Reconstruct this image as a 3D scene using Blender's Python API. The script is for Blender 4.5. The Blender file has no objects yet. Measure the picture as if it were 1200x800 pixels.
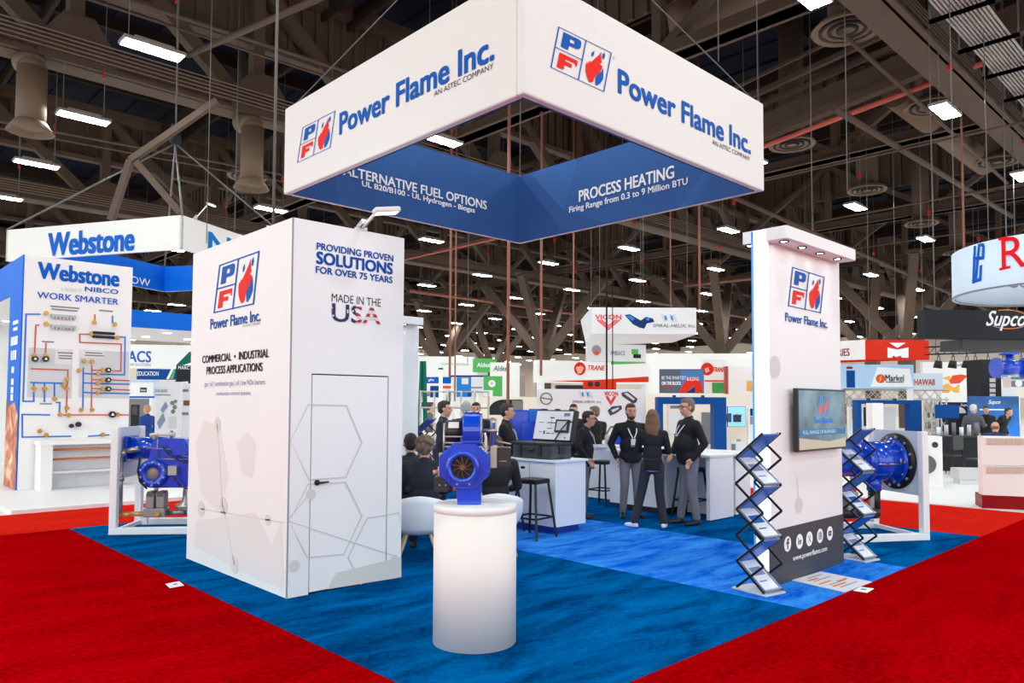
import bpy, bmesh, math, random
from mathutils import Vector, Matrix
random.seed(7)
C = bpy.context.scene.collection
scn = bpy.context.scene
PI = math.pi

# ------------------------------------------------------------------ camera
F_PX, PITCH, YAW, ROLL, SHIFT, EYE = 875.36, 0.0437012, 2.37835901 - PI, 0.0045406, 34.766, 1.70
FW = Vector((-math.sin(YAW) * math.cos(PITCH), math.cos(YAW) * math.cos(PITCH), math.sin(PITCH)))
_r0 = Vector((math.cos(YAW), math.sin(YAW), 0))
_u0 = _r0.cross(FW)
RT = math.cos(ROLL) * _r0 + math.sin(ROLL) * _u0
UP = -math.sin(ROLL) * _r0 + math.cos(ROLL) * _u0
EYEP = Vector((0, 0, EYE))
cam = bpy.data.cameras.new('camera')
cam.sensor_fit = 'HORIZONTAL'
cam.sensor_width = 36
cam.lens = F_PX / 1200 * 36
cam.shift_y = SHIFT / 1200
cam.clip_end = 600
cam.clip_start = 0.05
camo = bpy.data.objects.new('camera', cam)
C.objects.link(camo)
m = Matrix((RT, UP, -FW)).transposed().to_4x4()
m.translation = EYEP
camo.matrix_world = m
scn.camera = camo

# ------------------------------------------------------------------ world, exposure
scn.view_settings.view_transform = 'Standard'
scn.view_settings.look = 'None'
scn.view_settings.gamma = 1
scn.view_settings.use_curve_mapping = False
scn.view_settings.exposure = 0.08
WORLD = 2.0
LAMP = 100.0      # radiance of the hall luminaires
w = bpy.data.worlds.new('hall_air')
scn.world = w
w.use_nodes = True
w.node_tree.nodes['Background'].inputs[0].default_value = (0.87, 0.985, 1.0, 1)
w.node_tree.nodes['Background'].inputs[1].default_value = WORLD

# luminaire grid of the hall
GX = lambda n: 6.5 + 9.72 * n
GY = lambda k: 7.35 + 6.62 * k
LZ = 11.0

# ------------------------------------------------------------------ pixel -> point on a real plane (frame 1200x800)
def ray(x, y):
    return RT * ((x - 600) / F_PX) - UP * ((y - 400 - SHIFT) / F_PX) + FW
def atz(x, y, z=0.0):
    d = ray(x, y); return EYEP + d * ((z - EYE) / d.z)
def atx(x, y, X):
    d = ray(x, y); return EYEP + d * (X / d.x)
def aty(x, y, Y):
    d = ray(x, y); return EYEP + d * (Y / d.y)
FH = Vector((-math.sin(YAW), math.cos(YAW), 0))     # horizontal forward
RH = Vector((math.cos(YAW), math.sin(YAW), 0))      # horizontal right
def atd(x, y, D):
    d = ray(x, y); return EYEP + d * (D / d.dot(FH))
def seen(p, mx=40, my=40):
    q = Vector(p) - EYEP
    z = q.dot(FW)
    if z < 0.5: return False
    x = 600 + F_PX * q.dot(RT) / z; y = 400 + SHIFT - F_PX * q.dot(UP) / z
    return -mx < x < 1200 + mx and -my < y < 800 + my

for n in range(-4, 9):
    for k in range(-4, 9):
        p = (GX(n), GY(k), LZ - 0.06)
        if seen(p): continue
        l = bpy.data.lights.new('hall_lamp', 'AREA')
        l.shape = 'RECTANGLE'; l.size = 1.45; l.size_y = 0.5
        l.energy = LAMP * PI * 1.45 * 0.5
        l.color = (0.94, 0.985, 1.0)
        o = bpy.data.objects.new('hall_lamp', l); C.objects.link(o); o.location = p

# ------------------------------------------------------------------ materials
def lin(c):
    out = []
    for v in c[:3]:
        v /= 255.0
        out.append(v / 12.92 if v <= 0.04045 else ((v + 0.055) / 1.055) ** 2.4)
    return (*out, 1.0)
_M = {}
def mat(name, col, rough=0.5, metal=0.0, var=0.0, scale=8.0, emit=0.0, coat=0.0, bump=0.0, spec=0.5, sheen=0.0):
    if name in _M: return _M[name]
    if name.startswith(('print_', 'booth_', 'dark_roof')): spec = min(spec, .12)
    mt = bpy.data.materials.new(name); mt.use_nodes = True
    nt = mt.node_tree; b = nt.nodes['Principled BSDF']
    c = lin(col)
    b.inputs['Base Color'].default_value = c
    b.inputs['Roughness'].default_value = rough
    b.inputs['Metallic'].default_value = metal
    b.inputs['Specular IOR Level'].default_value = spec
    b.inputs['Coat Weight'].default_value = coat
    if sheen: b.inputs['Sheen Weight'].default_value = sheen
    if emit:
        b.inputs['Emission Color'].default_value = c
        b.inputs['Emission Strength'].default_value = emit
    if var or bump:
        tc = nt.nodes.new('ShaderNodeTexCoord'); no = nt.nodes.new('ShaderNodeTexNoise')
        no.inputs['Scale'].default_value = scale; no.inputs['Detail'].default_value = 5
        nt.links.new(tc.outputs['Object'], no.inputs['Vector'])
        if var:
            mx = nt.nodes.new('ShaderNodeMix'); mx.data_type = 'RGBA'
            mx.inputs[6].default_value = tuple(max(0, v * (1 - var)) for v in c[:3]) + (1,)
            mx.inputs[7].default_value = tuple(min(1, v * (1 + var)) for v in c[:3]) + (1,)
            nt.links.new(no.outputs['Fac'], mx.inputs[0]); nt.links.new(mx.outputs[2], b.inputs['Base Color'])
        if bump:
            bp = nt.nodes.new('ShaderNodeBump'); bp.inputs['Strength'].default_value = bump
            bp.inputs['Distance'].default_value = 0.02
            nt.links.new(no.outputs['Fac'], bp.inputs['Height']); nt.links.new(bp.outputs['Normal'], b.inputs['Normal'])
    _M[name] = mt
    return mt

def carpet(name, c1, c2, fine=140.0, streak=(1.2, 6.0), amt=0.55, lo=0.40):
    """pile carpet: fine fibre noise over broad brushed streaks"""
    mt = bpy.data.materials.new(name); mt.use_nodes = True
    nt = mt.node_tree; b = nt.nodes['Principled BSDF']
    b.inputs['Roughness'].default_value = 1.0; b.inputs['Specular IOR Level'].default_value = 0.0
    tc = nt.nodes.new('ShaderNodeTexCoord')
    mp = nt.nodes.new('ShaderNodeMapping'); mp.inputs['Scale'].default_value = (streak[0], streak[1], 1)
    mp.inputs['Rotation'].default_value = (0, 0, 0.5)
    nt.links.new(tc.outputs['Object'], mp.inputs['Vector'])
    n1 = nt.nodes.new('ShaderNodeTexNoise'); n1.inputs['Scale'].default_value = 1.0; n1.inputs['Detail'].default_value = 8
    n1.inputs['Roughness'].default_value = 0.65
    n1.inputs['Distortion'].default_value = 0.6
    nt.links.new(mp.outputs[0], n1.inputs['Vector'])
    n2 = nt.nodes.new('ShaderNodeTexNoise'); n2.inputs['Scale'].default_value = fine; n2.inputs['Detail'].default_value = 3
    n3 = nt.nodes.new('ShaderNodeTexNoise'); n3.inputs['Scale'].default_value = 22; n3.inputs['Detail'].default_value = 4
    for n in (n2, n3): nt.links.new(tc.outputs['Object'], n.inputs['Vector'])
    a = nt.nodes.new('ShaderNodeMath'); a.operation = 'MULTIPLY_ADD'; a.inputs[1].default_value = amt
    nt.links.new(n1.outputs['Fac'], a.inputs[0])
    a2 = nt.nodes.new('ShaderNodeMath'); a2.operation = 'MULTIPLY_ADD'; a2.inputs[1].default_value = (1 - amt) * 0.6
    a3 = nt.nodes.new('ShaderNodeMath'); a3.operation = 'MULTIPLY'; a3.inputs[1].default_value = (1 - amt) * 0.4
    nt.links.new(n3.outputs['Fac'], a3.inputs[0])
    nt.links.new(n2.outputs['Fac'], a2.inputs[0]); nt.links.new(a3.outputs[0], a2.inputs[2]); nt.links.new(a2.outputs[0], a.inputs[2])
    rp = nt.nodes.new('ShaderNodeValToRGB')
    rp.color_ramp.elements[0].position = lo; rp.color_ramp.elements[0].color = lin(c1)
    rp.color_ramp.elements[1].position = 1-lo; rp.color_ramp.elements[1].color = lin(c2)
    nt.links.new(a.outputs[0], rp.inputs[0]); nt.links.new(rp.outputs[0], b.inputs['Base Color'])
    bp = nt.nodes.new('ShaderNodeBump'); bp.inputs['Strength'].default_value = 0.5; bp.inputs['Distance'].default_value = 0.01
    nt.links.new(n2.outputs['Fac'], bp.inputs['Height']); nt.links.new(bp.outputs['Normal'], b.inputs['Normal'])
    return mt

WHITE = mat('white_laminate', (240, 239, 239), 0.45)
WARMW = mat('warm_white_paint', (240, 237, 234), 0.5)
CLOTHW = mat('white_stretch_fabric', (232, 228, 223), 0.85, bump=0.02, scale=60)
PFBLUE = mat('print_blue', (6, 90, 178), 0.55)
PFRED = mat('print_red', (232, 38, 28), 0.55)
NAVYPRINT = mat('print_dark_blue', (18, 66, 132), 0.6)
BLACKP = mat('print_black', (28, 26, 30), 0.6)
GREYP = mat('print_grey', (150, 150, 156), 0.6)
PALEP = mat('print_pale_grey', (208, 205, 204), 0.5)
PALERP = mat('print_paler_grey', (217, 213, 211), 0.5)
PRINTW = mat('print_white', (245, 245, 245), 0.6)
CABWHITE = mat('cabinet_white', (242, 243, 246), 0.35)
BLUEPAINT = mat('glossy_blue_enamel', (0, 66, 200), 0.22, coat=0.6, var=0.08, scale=5)
BLACKM = mat('black_metal', (24, 24, 28), 0.4, 0.2)
BLACKPL = mat('black_plastic', (30, 30, 32), 0.45)
STEEL = mat('brushed_steel', (176, 174, 170), 0.35, 0.85, var=0.15, scale=30)
CASTGREY = mat('grey_cast_metal', (150, 146, 140), 0.45, 0.5, var=0.25, scale=25)
DARKBROWN = mat('dark_brown_motor', (44, 36, 34), 0.4)
BRASS = mat('brass', (214, 160, 70), 0.35, 0.7)
COPPER = mat('copper_pipe', (214, 128, 84), 0.3, 0.7)
REDPL = mat('red_plastic', (200, 30, 24), 0.4)
SKIN = mat('skin', (218, 160, 132), 0.55, var=0.06, scale=20)
WOOD = mat('pale_beech_wood', (216, 178, 132), 0.45, var=0.12, scale=14)
ROOFST = mat('brown_roof_steel', (84, 66, 52), 0.7, var=0.25, scale=1.3)
ROOFDK = mat('dark_roof_steel', (46, 37, 31), 0.75, var=0.2, scale=1.0)
DECK = mat('dark_roof_deck', (24, 26, 40), 0.8, var=0.25, scale=0.6)
DUCT = mat('brown_duct', (118, 96, 76), 0.6, var=0.12, scale=1.2)
CONDUIT = mat('galvanised_conduit', (168, 162, 158), 0.5)
CABLE = mat('steel_cable', (112, 108, 104), 0.5, 0.3)
REDPIPE = mat('red_sprinkler_pipe', (190, 84, 70), 0.5)
RUST = mat('red_brown_rod', (150, 92, 76), 0.6)

# ------------------------------------------------------------------ object helpers
W = {}
def tag(o, label=None, cat=None, group=None, kind=None):
    if label: o['label'] = label
    if cat: o['category'] = cat
    if group: o['group'] = group
    if kind: o['kind'] = kind
    return o
def thing(name, label, cat, loc=(0, 0, 0), rz=0.0, group=None):
    o = bpy.data.objects.new(name, None); C.objects.link(o)
    o.empty_display_size = 0.1
    o.location = loc; o.rotation_euler = (0, 0, rz)
    W[o.name] = Matrix.Translation(Vector(loc)) @ Matrix.Rotation(rz, 4, 'Z')
    return tag(o, label, cat, group)
def copytree(o, loc=None, rz=None, label=None, group=None, parent=None):
    c = o.copy(); C.objects.link(c)
    if parent: c.parent = parent
    if loc is not None: c.location = loc
    if rz is not None: c.rotation_euler = (0, 0, rz)
    if label: c['label'] = label
    if group: c['group'] = group
    if not parent:
        W[c.name] = Matrix.Translation(c.location) @ Matrix.Rotation(c.rotation_euler.z, 4, 'Z')
    for ch in list(o.children): copytree(ch, parent=c)
    return c

class MB:
    def __init__(s): s.v = []; s.f = []; s.sm = []
    def add(s, vs, fs, smooth=False):
        k = len(s.v); s.v += [Vector(v) for v in vs]
        for f in fs: s.f.append([i + k for i in f]); s.sm.append(smooth)
        return s
    def box(s, a, b):
        x0, y0, z0 = a; x1, y1, z1 = b
        return s.add([(x0,y0,z0),(x1,y0,z0),(x1,y1,z0),(x0,y1,z0),(x0,y0,z1),(x1,y0,z1),(x1,y1,z1),(x0,y1,z1)],
              [(0,3,2,1),(4,5,6,7),(0,1,5,4),(1,2,6,5),(2,3,7,6),(3,0,4,7)])
    def cbox(s, c, d, rz=0.0):
        R = Matrix.Rotation(rz, 3, 'Z'); c = Vector(c); h = [v / 2 for v in d]
        vs = [c + R @ Vector((x*h[0], y*h[1], z*h[2])) for z in (-1,1) for x, y in ((-1,-1),(1,-1),(1,1),(-1,1))]
        return s.add(vs, [(0,3,2,1),(4,5,6,7),(0,1,5,4),(1,2,6,5),(2,3,7,6),(3,0,4,7)])
    def bar(s, p, q, w, h=None, up=(0, 0, 1)):
        p = Vector(p); q = Vector(q); h = h or w
        d = (q - p).normalized(); up = Vector(up)
        if abs(d.dot(up)) > 0.98: up = Vector((0, 1, 0))
        a = d.cross(up).normalized() * w / 2; b = a.normalized().cross(d) * h / 2
        vs = [p-a-b, p+a-b, p+a+b, p-a+b, q-a-b, q+a-b, q+a+b, q-a+b]
        return s.add(vs, [(0,3,2,1),(4,5,6,7),(0,1,5,4),(1,2,6,5),(2,3,7,6),(3,0,4,7)])
    def cyl(s, p, q, r, r2=None, n=12, caps=True):
        p = Vector(p); q = Vector(q); r2 = r if r2 is None else r2
        d = (q - p).normalized(); t = Vector((0, 0, 1)) if abs(d.z) < 0.9 else Vector((1, 0, 0))
        a = d.cross(t).normalized(); b = d.cross(a)
        vs = []
        for c, rr in ((p, r), (q, r2)):
            for i in range(n):
                an = 2 * PI * i / n; vs.append(c + a * math.cos(an) * rr + b * math.sin(an) * rr)
        k = len(s.v)
        s.add(vs, [(i, i+n, (i+1) % n + n, (i+1) % n) for i in range(n)], True)
        if caps:
            s.f.append([k + i for i in range(n)]); s.sm.append(False)
            s.f.append([k + n + i for i in reversed(range(n))]); s.sm.append(False)
        return s
    def tube(s, pts, r, n=8):
        for a, b in zip(pts[:-1], pts[1:]):
            s.cyl(a, b, r, n=n)
        for p in pts[1:-1]: s.ball(p, (r, r, r), 8, 6)
        return s
    def ball(s, c, r, nu=16, nv=10, M3=None):
        c = Vector(c); r = Vector(r) if hasattr(r, '__len__') else Vector((r, r, r)); vs = []
        M3 = M3 or Matrix.Identity(3)
        vs.append(c + M3 @ Vector((0, 0, r.z)))
        for j in range(1, nv):
            t = PI * j / nv
            for i in range(nu):
                a = 2 * PI * i / nu
                vs.append(c + M3 @ Vector((r.x*math.sin(t)*math.cos(a), r.y*math.sin(t)*math.sin(a), r.z*math.cos(t))))
        vs.append(c + M3 @ Vector((0, 0, -r.z)))
        fs = [(0, 1+i, 1+(i+1) % nu) for i in range(nu)]
        for j in range(nv-2):
            for i in range(nu):
                a = 1+j*nu; fs.append((a+i, a+nu+i, a+nu+(i+1) % nu, a+(i+1) % nu))
        e = len(vs)-1; a = 1+(nv-2)*nu
        fs += [(a+i, e, a+(i+1) % nu) for i in range(nu)]
        return s.add(vs, fs, True)
    def lathe(s, prof, o=(0,0,0), ax=(0,0,1), n=32):
        """prof: list of (r, h) along axis from o; closed where r = 0"""
        o = Vector(o); d = Vector(ax).normalized()
        t = Vector((0, 0, 1)) if abs(d.z) < 0.9 else Vector((1, 0, 0))
        a = d.cross(t).normalized(); b = d.cross(a); vs = []
        for r, h in prof:
            for i in range(n):
                an = 2*PI*i/n; vs.append(o + d*h + a*math.cos(an)*r + b*math.sin(an)*r)
        fs = []
        for j in range(len(prof)-1):
            for i in range(n):
                fs.append((j*n+i, (j+1)*n+i, (j+1)*n+(i+1) % n, j*n+(i+1) % n))
        return s.add(vs, fs, True)
    def prism(s, poly, fr, c0, c1):
        """2D polygon on a frame, extruded along its normal from c0 to c1"""
        n = len(poly)
        vs = [fr.p(a, b, c0) for a, b in poly] + [fr.p(a, b, c1) for a, b in poly]
        fs = [list(range(n))[::-1], list(range(n, 2*n))] + [(i, (i+1) % n, (i+1) % n + n, i + n) for i in range(n)]
        return s.add(vs, fs)
    def flat(s, poly, fr, c=0.003):
        return s.add([fr.p(a, b, c) for a, b in poly], [list(range(len(poly)))])
    def mesh(s, name, m=None, inv=None):
        me = bpy.data.meshes.new(name)
        vs = [(inv @ v if inv else v) for v in s.v]
        me.from_pydata([tuple(v) for v in vs], [], s.f)
        me.polygons.foreach_set('use_smooth', s.sm)
        if m: me.materials.append(m)
        me.update()
        return me
    def build(s, name, m, parent=None, local=False, bevel=0.0, label=None, fix=True, origin=None):
        inv = None
        if parent and not local: inv = W[parent.name].inverted()
        if origin is not None and not parent: inv = Matrix.Translation(-Vector(origin))
        me = s.mesh(name, m, inv)
        if fix:
            bm = bmesh.new(); bm.from_mesh(me); bmesh.ops.recalc_face_normals(bm, faces=bm.faces); bm.to_mesh(me); bm.free()
        o = bpy.data.objects.new(name, me); C.objects.link(o)
        if origin is not None and not parent: o.location = origin
        if parent:
            o.parent = parent; W[o.name] = W[parent.name]
        else:
            W[o.name] = Matrix.Translation(o.location)
        if bevel:
            md = o.modifiers.new('bevel', 'BEVEL'); md.width = bevel; md.segments = 2; md.limit_method = 'ANGLE'
        if label: o['label'] = label
        return o

class Fr:
    """a flat face: origin, unit u (right), unit v (up), n outward"""
    def __init__(s, o, u, v=(0, 0, 1)):
        s.o = Vector(o); s.u = Vector(u).normalized(); s.v = Vector(v).normalized(); s.n = s.u.cross(s.v)
    def p(s, a, b, c=0.0): return s.o + s.u*a + s.v*b + s.n*c
    def uv(s, x, y):
        d = ray(x, y); t = (s.o - EYEP).dot(s.n) / d.dot(s.n); q = EYEP + d*t - s.o
        return (q.dot(s.u), q.dot(s.v))
    def rect(s, x0, y0, x1, y1):
        """lower-left pixel, upper-right pixel -> a0, b0, a1, b1"""
        return (*s.uv(x0, y0), *s.uv(x1, y1))

def rectpoly(a0, b0, a1, b1): return [(a0, b0), (a1, b0), (a1, b1), (a0, b1)]
def circ(a, b, r, n=28, ry=None):
    ry = ry or r
    return [(a + r*math.cos(2*PI*i/n), b + ry*math.sin(2*PI*i/n)) for i in range(n)]
def decal(name, polys, m, parent, fr, off=0.003, local=False, label=None):
    mb = MB()
    for i_, p in enumerate(polys): mb.flat(p, fr, off+.00035*(i_ % 6))
    return mb.build(name, m, parent, local, fix=False, label=label)
def stroke(pts, w, closed=False):
    """flat band polygons along a 2D polyline"""
    out = []; seq = list(zip(pts[:-1], pts[1:])) + ([(pts[-1], pts[0])] if closed else [])
    for (x0, y0), (x1, y1) in seq:
        L = math.hypot(x1-x0, y1-y0) or 1e-6; dx = (x1-x0)/L*w/2; dy = (y1-y0)/L*w/2
        out.append([(x0-dx+dy, y0-dy-dx), (x1+dx+dy, y1+dy-dx), (x1+dx-dy, y1+dy+dx), (x0-dx-dy, y0-dy+dx)])
    return out
_G = {}
def glyphs(s, bold, shear, res):
    k = (s, bold, shear)
    if k in _G: return _G[k]
    cu = bpy.data.curves.new('t', 'FONT'); cu.body = s; cu.offset = bold; cu.shear = shear; cu.resolution_u = res
    o = bpy.data.objects.new('t', cu); C.objects.link(o)
    dg = bpy.context.evaluated_depsgraph_get()
    me = bpy.data.meshes.new_from_object(o.evaluated_get(dg))
    vs = [(v.co.x, v.co.y) for v in me.vertices]; fs = [list(p.vertices) for p in me.polygons]
    bpy.data.objects.remove(o); bpy.data.curves.remove(cu); bpy.data.meshes.remove(me)
    x0 = min(v[0] for v in vs); x1 = max(v[0] for v in vs); y0 = min(v[1] for v in vs); y1 = max(v[1] for v in vs)
    _G[k] = ([((x-x0)/(x1-x0), (y-y0)/(y1-y0)) for x, y in vs], fs)
    return _G[k]
def text(s, fr, rect, m, parent, name='lettering', bold=0.012, shear=0.0, off=0.004, res=3, local=False, label=None):
    extra = bold*.8; vs, fs = glyphs(s, 0, shear, res); a0, b0, a1, b1 = rect
    mb = MB(); hb = abs(b1-b0)
    for i_, (dx, dy) in enumerate(((0, 0),) if extra <= 0 else ((-1, -.6), (1, -.6), (1, .6), (-1, .6), (0, 0))):
        mb.add([fr.p(a0+(a1-a0)*x+dx*extra*hb, b0+(b1-b0)*y+dy*extra*hb, off+.0007*i_) for x, y in vs], fs)
    return mb.build(name, m, parent, local, fix=False, label=label)

# Power-burner emblem: quartered slanted frame, P, F and a flame
_P = [[(0,0),(.40,0),(.40,1),(0,1)], [(.38,.78),(.8,.78),(.9,1),(.38,1)], [(.38,.32),(.8,.32),(.86,.53),(.38,.53)],
      [(.64,.32),(.8,.32),(.95,.4),(1,.52),(1,.82),(.95,.94),(.84,1),(.64,1)]]
_F = [[(0,0),(.36,0),(.36,1),(0,1)], [(.3,.74),(1,.74),(1,1),(.3,1)], [(.3,.36),(.74,.36),(.74,.6),(.3,.6)], [(.9,.6),(1,.6),(1,.8),(.9,.8)]]
_FL = [(.34,0),(.2,.1),(.08,.24),(.02,.42),(.06,.55),(.1,.48),(.16,.6),(.22,.56),(.36,.7),(.56,.9),(.62,1.0),(.66,.88),(.74,.7),(.68,.64),(.82,.6),
       (.78,.46),(.72,.36),(.6,.28),(.54,.18),(.5,.04)]
_L1 = [(.64,.02),(.58,.2),(.64,.32),(.8,.44),(.86,.58),(.92,.42),(.96,.26),(.86,.1),(.72,0)]
_L2 = [(.72,.84),(.7,.95),(.78,1.03),(.84,.92),(.8,.82)]
_L3 = [(.2,.74),(.18,.84),(.28,.94),(.3,.82),(.26,.76)]
def emblem(fr, tl, tr, br, bl, parent, off=0.004, local=False, lw=0.032, blue=None, red=None):
    """corners in face coordinates"""
    blue = blue or PFBLUE; red = red or PFRED
    def q(x, y):
        a = [bl[i]*(1-x)+br[i]*x for i in (0,1)]; b = [tl[i]*(1-x)+tr[i]*x for i in (0,1)]
        return (a[0]*(1-y)+b[0]*y, a[1]*(1-y)+b[1]*y)
    Q = lambda P, x0, y0, x1, y1: [q(x0+(x1-x0)*x, y0+(y1-y0)*y) for x, y in P]
    l = lw
    bars = [rectpoly(0,0,1,l*.8), rectpoly(0,1-l*.8,1,1), rectpoly(0,0,l,1), rectpoly(1-l,0,1,1), rectpoly(.5-l/2,0,.5+l/2,1), rectpoly(0,.5-l*.4,.5,.5+l*.4)]
    lg = decal('logo', [[q(*p) for p in b] for b in bars], blue, parent, fr, off, local)
    decal('logo_letter', [Q(P, .1, .575, .43, .93) for P in _P], blue, lg, fr, off, local)
    decal('logo_letter', [Q(P, .1, .08, .43, .43) for P in _F], red, lg, fr, off, local)
    decal('flame', [Q(_FL, .57, .07, .95, .9)], red, lg, fr, off, local)
    decal('flame_lick', [Q(P, .57, .07, .95, .9) for P in (_L1, _L2, _L3)], blue, lg, fr, off + .0006, local)
    return lg
def struct(mb, name, m, **k):
    o = mb.build(name, m, **k); o['kind'] = 'structure'; return o
# ================================================================== SETTING
RED1 = carpet('red_aisle_carpet', (124, 0, 2), (188, 0, 10), 90, (1.0, 3.0), 0.25)
RED2 = carpet('bright_red_aisle_carpet', (190, 24, 16), (212, 40, 28), 90, (1.0, 3.0), 0.3)
BLU1 = carpet('deep_blue_carpet', (0, 50, 100), (0, 104, 172), 120, (1.0, 3.2), 0.6)
BLU2 = carpet('bright_blue_carpet', (0, 84, 208), (64, 154, 244), 120, (1.2, 4.5), 0.65)
CONC = mat('pale_hall_floor', (222, 214, 206), 0.5, var=0.05, scale=0.6)
struct(MB().box((-40, -40, -0.3), (150, 150, -0.03)), 'floor', CONC)
struct(MB().box((-25, -25, -0.03), (2.70, 11.4, 0)), 'aisle_carpet', RED1)
struct(MB().box((2.70, -25, -0.03), (40, 2.86, 0)), 'aisle_carpet', RED1)
struct(MB().box((-25, 11.4, -0.03), (14.2, 13.38, 0)), 'aisle_carpet', RED2)
struct(MB().box((11.2, 2.86, -0.03), (14.2, 11.4, 0)), 'aisle_carpet', RED2)
struct(MB().box((14.2, 13.38, -0.03), (40, 16, 0)), 'aisle_carpet', RED2)
struct(MB().box((2.70, 2.86, -0.03), (6.13, 11.4, 0.002)), 'booth_carpet', BLU1)
struct(MB().box((6.13, 2.86, -0.03), (8.5, 11.4, 0.002)), 'booth_carpet_stripe', BLU2)
struct(MB().box((8.5, 2.86, -0.03), (11.2, 11.4, 0.002)), 'booth_carpet', BLU1)
HALLW = mat('cream_hall_wall', (226, 214, 200), 0.8, var=0.04, scale=0.1)
struct(MB().box((131, -40, -0.03), (132, 150, 13.5)), 'wall_east', HALLW)
struct(MB().box((-40, 131, -0.03), (131, 132, 13.5)), 'wall_north', HALLW)
struct(MB().box((131, -40, 13.5), (132, 150, 19.6)), 'wall_east_upper', ROOFDK)
struct(MB().box((-40, 131, 13.5), (131, 132, 19.6)), 'wall_north_upper', ROOFDK)

# ribbed roof deck
mb = MB(); mb.box((-40, -40, 19.6), (150, 150, 19.9))
for i in range(-36, 140, 2): mb.box((i, -40, 19.48), (i + 0.5, 150, 19.6))
struct(mb, 'ceiling', DECK)

# ================================================================== ROOF STEEL
def truss_x(Y, x0, x1, zb=12.7, zt=18.2, bay=6.3, chord=0.85, ribs=False):
    mb = MB()
    mb.box((x0, Y-0.45, zb), (x1, Y-0.37, zb+chord)); mb.box((x0, Y-0.30, zb+chord*.1), (x1, Y+0.30, zb+chord*.9))
    mb.box((x0, Y-0.62, zb), (x1, Y+0.45, zb+0.10))
    for q in range(4): mb.bar((x0, Y-0.60, zb+0.28+q*0.12), (x1, Y-0.60, zb+0.28+q*0.12), 0.05)
    mb.box((x0, Y-0.3, zt), (x1, Y+0.3, zt+0.6))
    x = x0; k = 0
    while x < x1 - 0.1:
        mb.box((x-0.22, Y-0.25, zb+chord), (x+0.22, Y+0.25, zt))
        a = (x+0.1, Y, zt); b = (x+bay-0.5, Y, zb+chord*.6)
        mb.bar(a, b, 0.44, 0.5)
        g = x + bay
        fr = Fr((g, Y-0.5, zb), (1, 0, 0))
        mb.prism([(-1.2, 0.05), (1.2, 0.05), (1.0, 0.9), (0.45, 1.7), (-0.45, 1.7), (-1.0, 0.9)], fr, 0, 0.06)
        x += bay; k += 1
    if ribs:
        mb.box((x0, Y+0.4, zt-2.4), (x1, Y+0.45, zt+0.6))
        n = int((x1-x0)/0.62)
        for i in range(n): mb.box((x0+i*0.62, Y+0.28, zt-2.4), (x0+i*0.62+0.2, Y+0.41, zt+0.6))
        mb.box((x0, Y-0.1, zt-2.6), (x1, Y+0.4, zt-2.35))
    return mb
for i, Y in enumerate((7.8, 27.75, 47.7, 67.5, 87.4, 107.2)):
    struct(truss_x(Y, -12.6, 131, ribs=i in (1, 2, 3)), 'roof_truss', ROOFST)
LIGHTPIPE = mat('tan_conduit', (124, 102, 84), .5)
for Y in (27.75, 47.7):
    mb = MB()
    for q in range(5): mb.cyl((-12.6, Y-.68-.02*q, 13.0+q*.13), (60, Y-.68-.02*q, 13.0+q*.13), .026, n=8)
    struct(mb, 'conduit_run', LIGHTPIPE)
def truss_y(X, y0, y1, zb=13.6, zt=18.0, bay=6.6, ribs=True):
    mb = MB()
    mb.box((X-0.3, y0, zb), (X+0.3, y1, zb+0.5)); mb.box((X-0.3, y0, zt), (X+0.3, y1, zt+0.5))
    mb.box((X-0.45, y0, zb), (X+0.45, y1, zb+0.08))
    y = y0; k = 0
    while y < y1 - 0.1:
        mb.box((X-0.18, y-0.18, zb), (X+0.18, y+0.18, zt))
        mb.bar((X, y, zb+0.3) if k % 2 else (X, y, zt), (X, y+bay, zt) if k % 2 else (X, y+bay, zb+0.3), 0.32)
        y += bay; k += 1
    if ribs:
        mb.box((X+0.35, y0, zt-2.2), (X+0.40, y1, zt+0.5))
        n = int((y1-y0)/0.66)
        for i in range(n): mb.box((X+0.22, y0+i*0.66, zt-2.2), (X+0.37, y0+i*0.66+0.22, zt+0.5))
    return mb
for i, X in enumerate((21.4, 36.0, 50.5, 65.1, 84.5, 104.0)):
    struct(truss_y(X, -18, 131, ribs=i in (0, 1, 2)), 'cross_truss', ROOFST)
# purlins
mb = MB()
for i in range(20): mb.box((-14, -14+i*7.3, 18.85), (131, -13.75+i*7.3, 19.48))
struct(mb, 'roof_purlins', ROOFDK)
mb = MB()
for i in range(-3, 13):
    for s_ in (-.6, .6): mb.box((GX(i)+s_-.08, -30, 17.9), (GX(i)+s_+.08, 131, 18.6))
struct(mb, 'roof_joists', ROOFDK)

# branching tree columns
def tree_column(x, y, zf=6.6, spread=5.2):
    t = thing('tree_column', None, None, (x, y, 0)); del_ = None
    mb = MB(); mb.bar((x, y, -0.03), (x, y, zf), 1.0, 1.0, (0, 1, 0)); mb.build('trunk', ROOFST, t, bevel=0.03)
    for a, b in ((1, .45), (-1, -.45), (-.45, 1), (.45, -1)):
        mb = MB(); e = (x+a*spread, y+b*spread, 12.7)
        mb.bar((x+a*.2, y+b*.2, zf-0.5), e, 0.62, 0.7); mb.box((e[0]-.5, e[1]-.5, 12.55), (e[0]+.5, e[1]+.5, 12.75))
        mb.build('branch', ROOFST, t)
    return t
cols = [(517, 414, 84, 'tan branching column left of the centre, far back'), (578, 412, 98, 'small tan branching column above the green wall sign'),
        (637, 404, 68, 'tan branching column above the white fascia left of the hanging sign'), (846, 396, 62, 'tan branching column right of the hanging grey sign'),
        (1022, 392, 66, 'tan branching column just right of the display pillar'), (1062, 392, 58, 'tan branching column above the red hanging sign')]
for x, y, D, lb in cols:
    p = atd(x, y, D); t = tree_column(p.x, p.y); tag(t, lb, 'column', 'branching columns of the hall')

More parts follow.
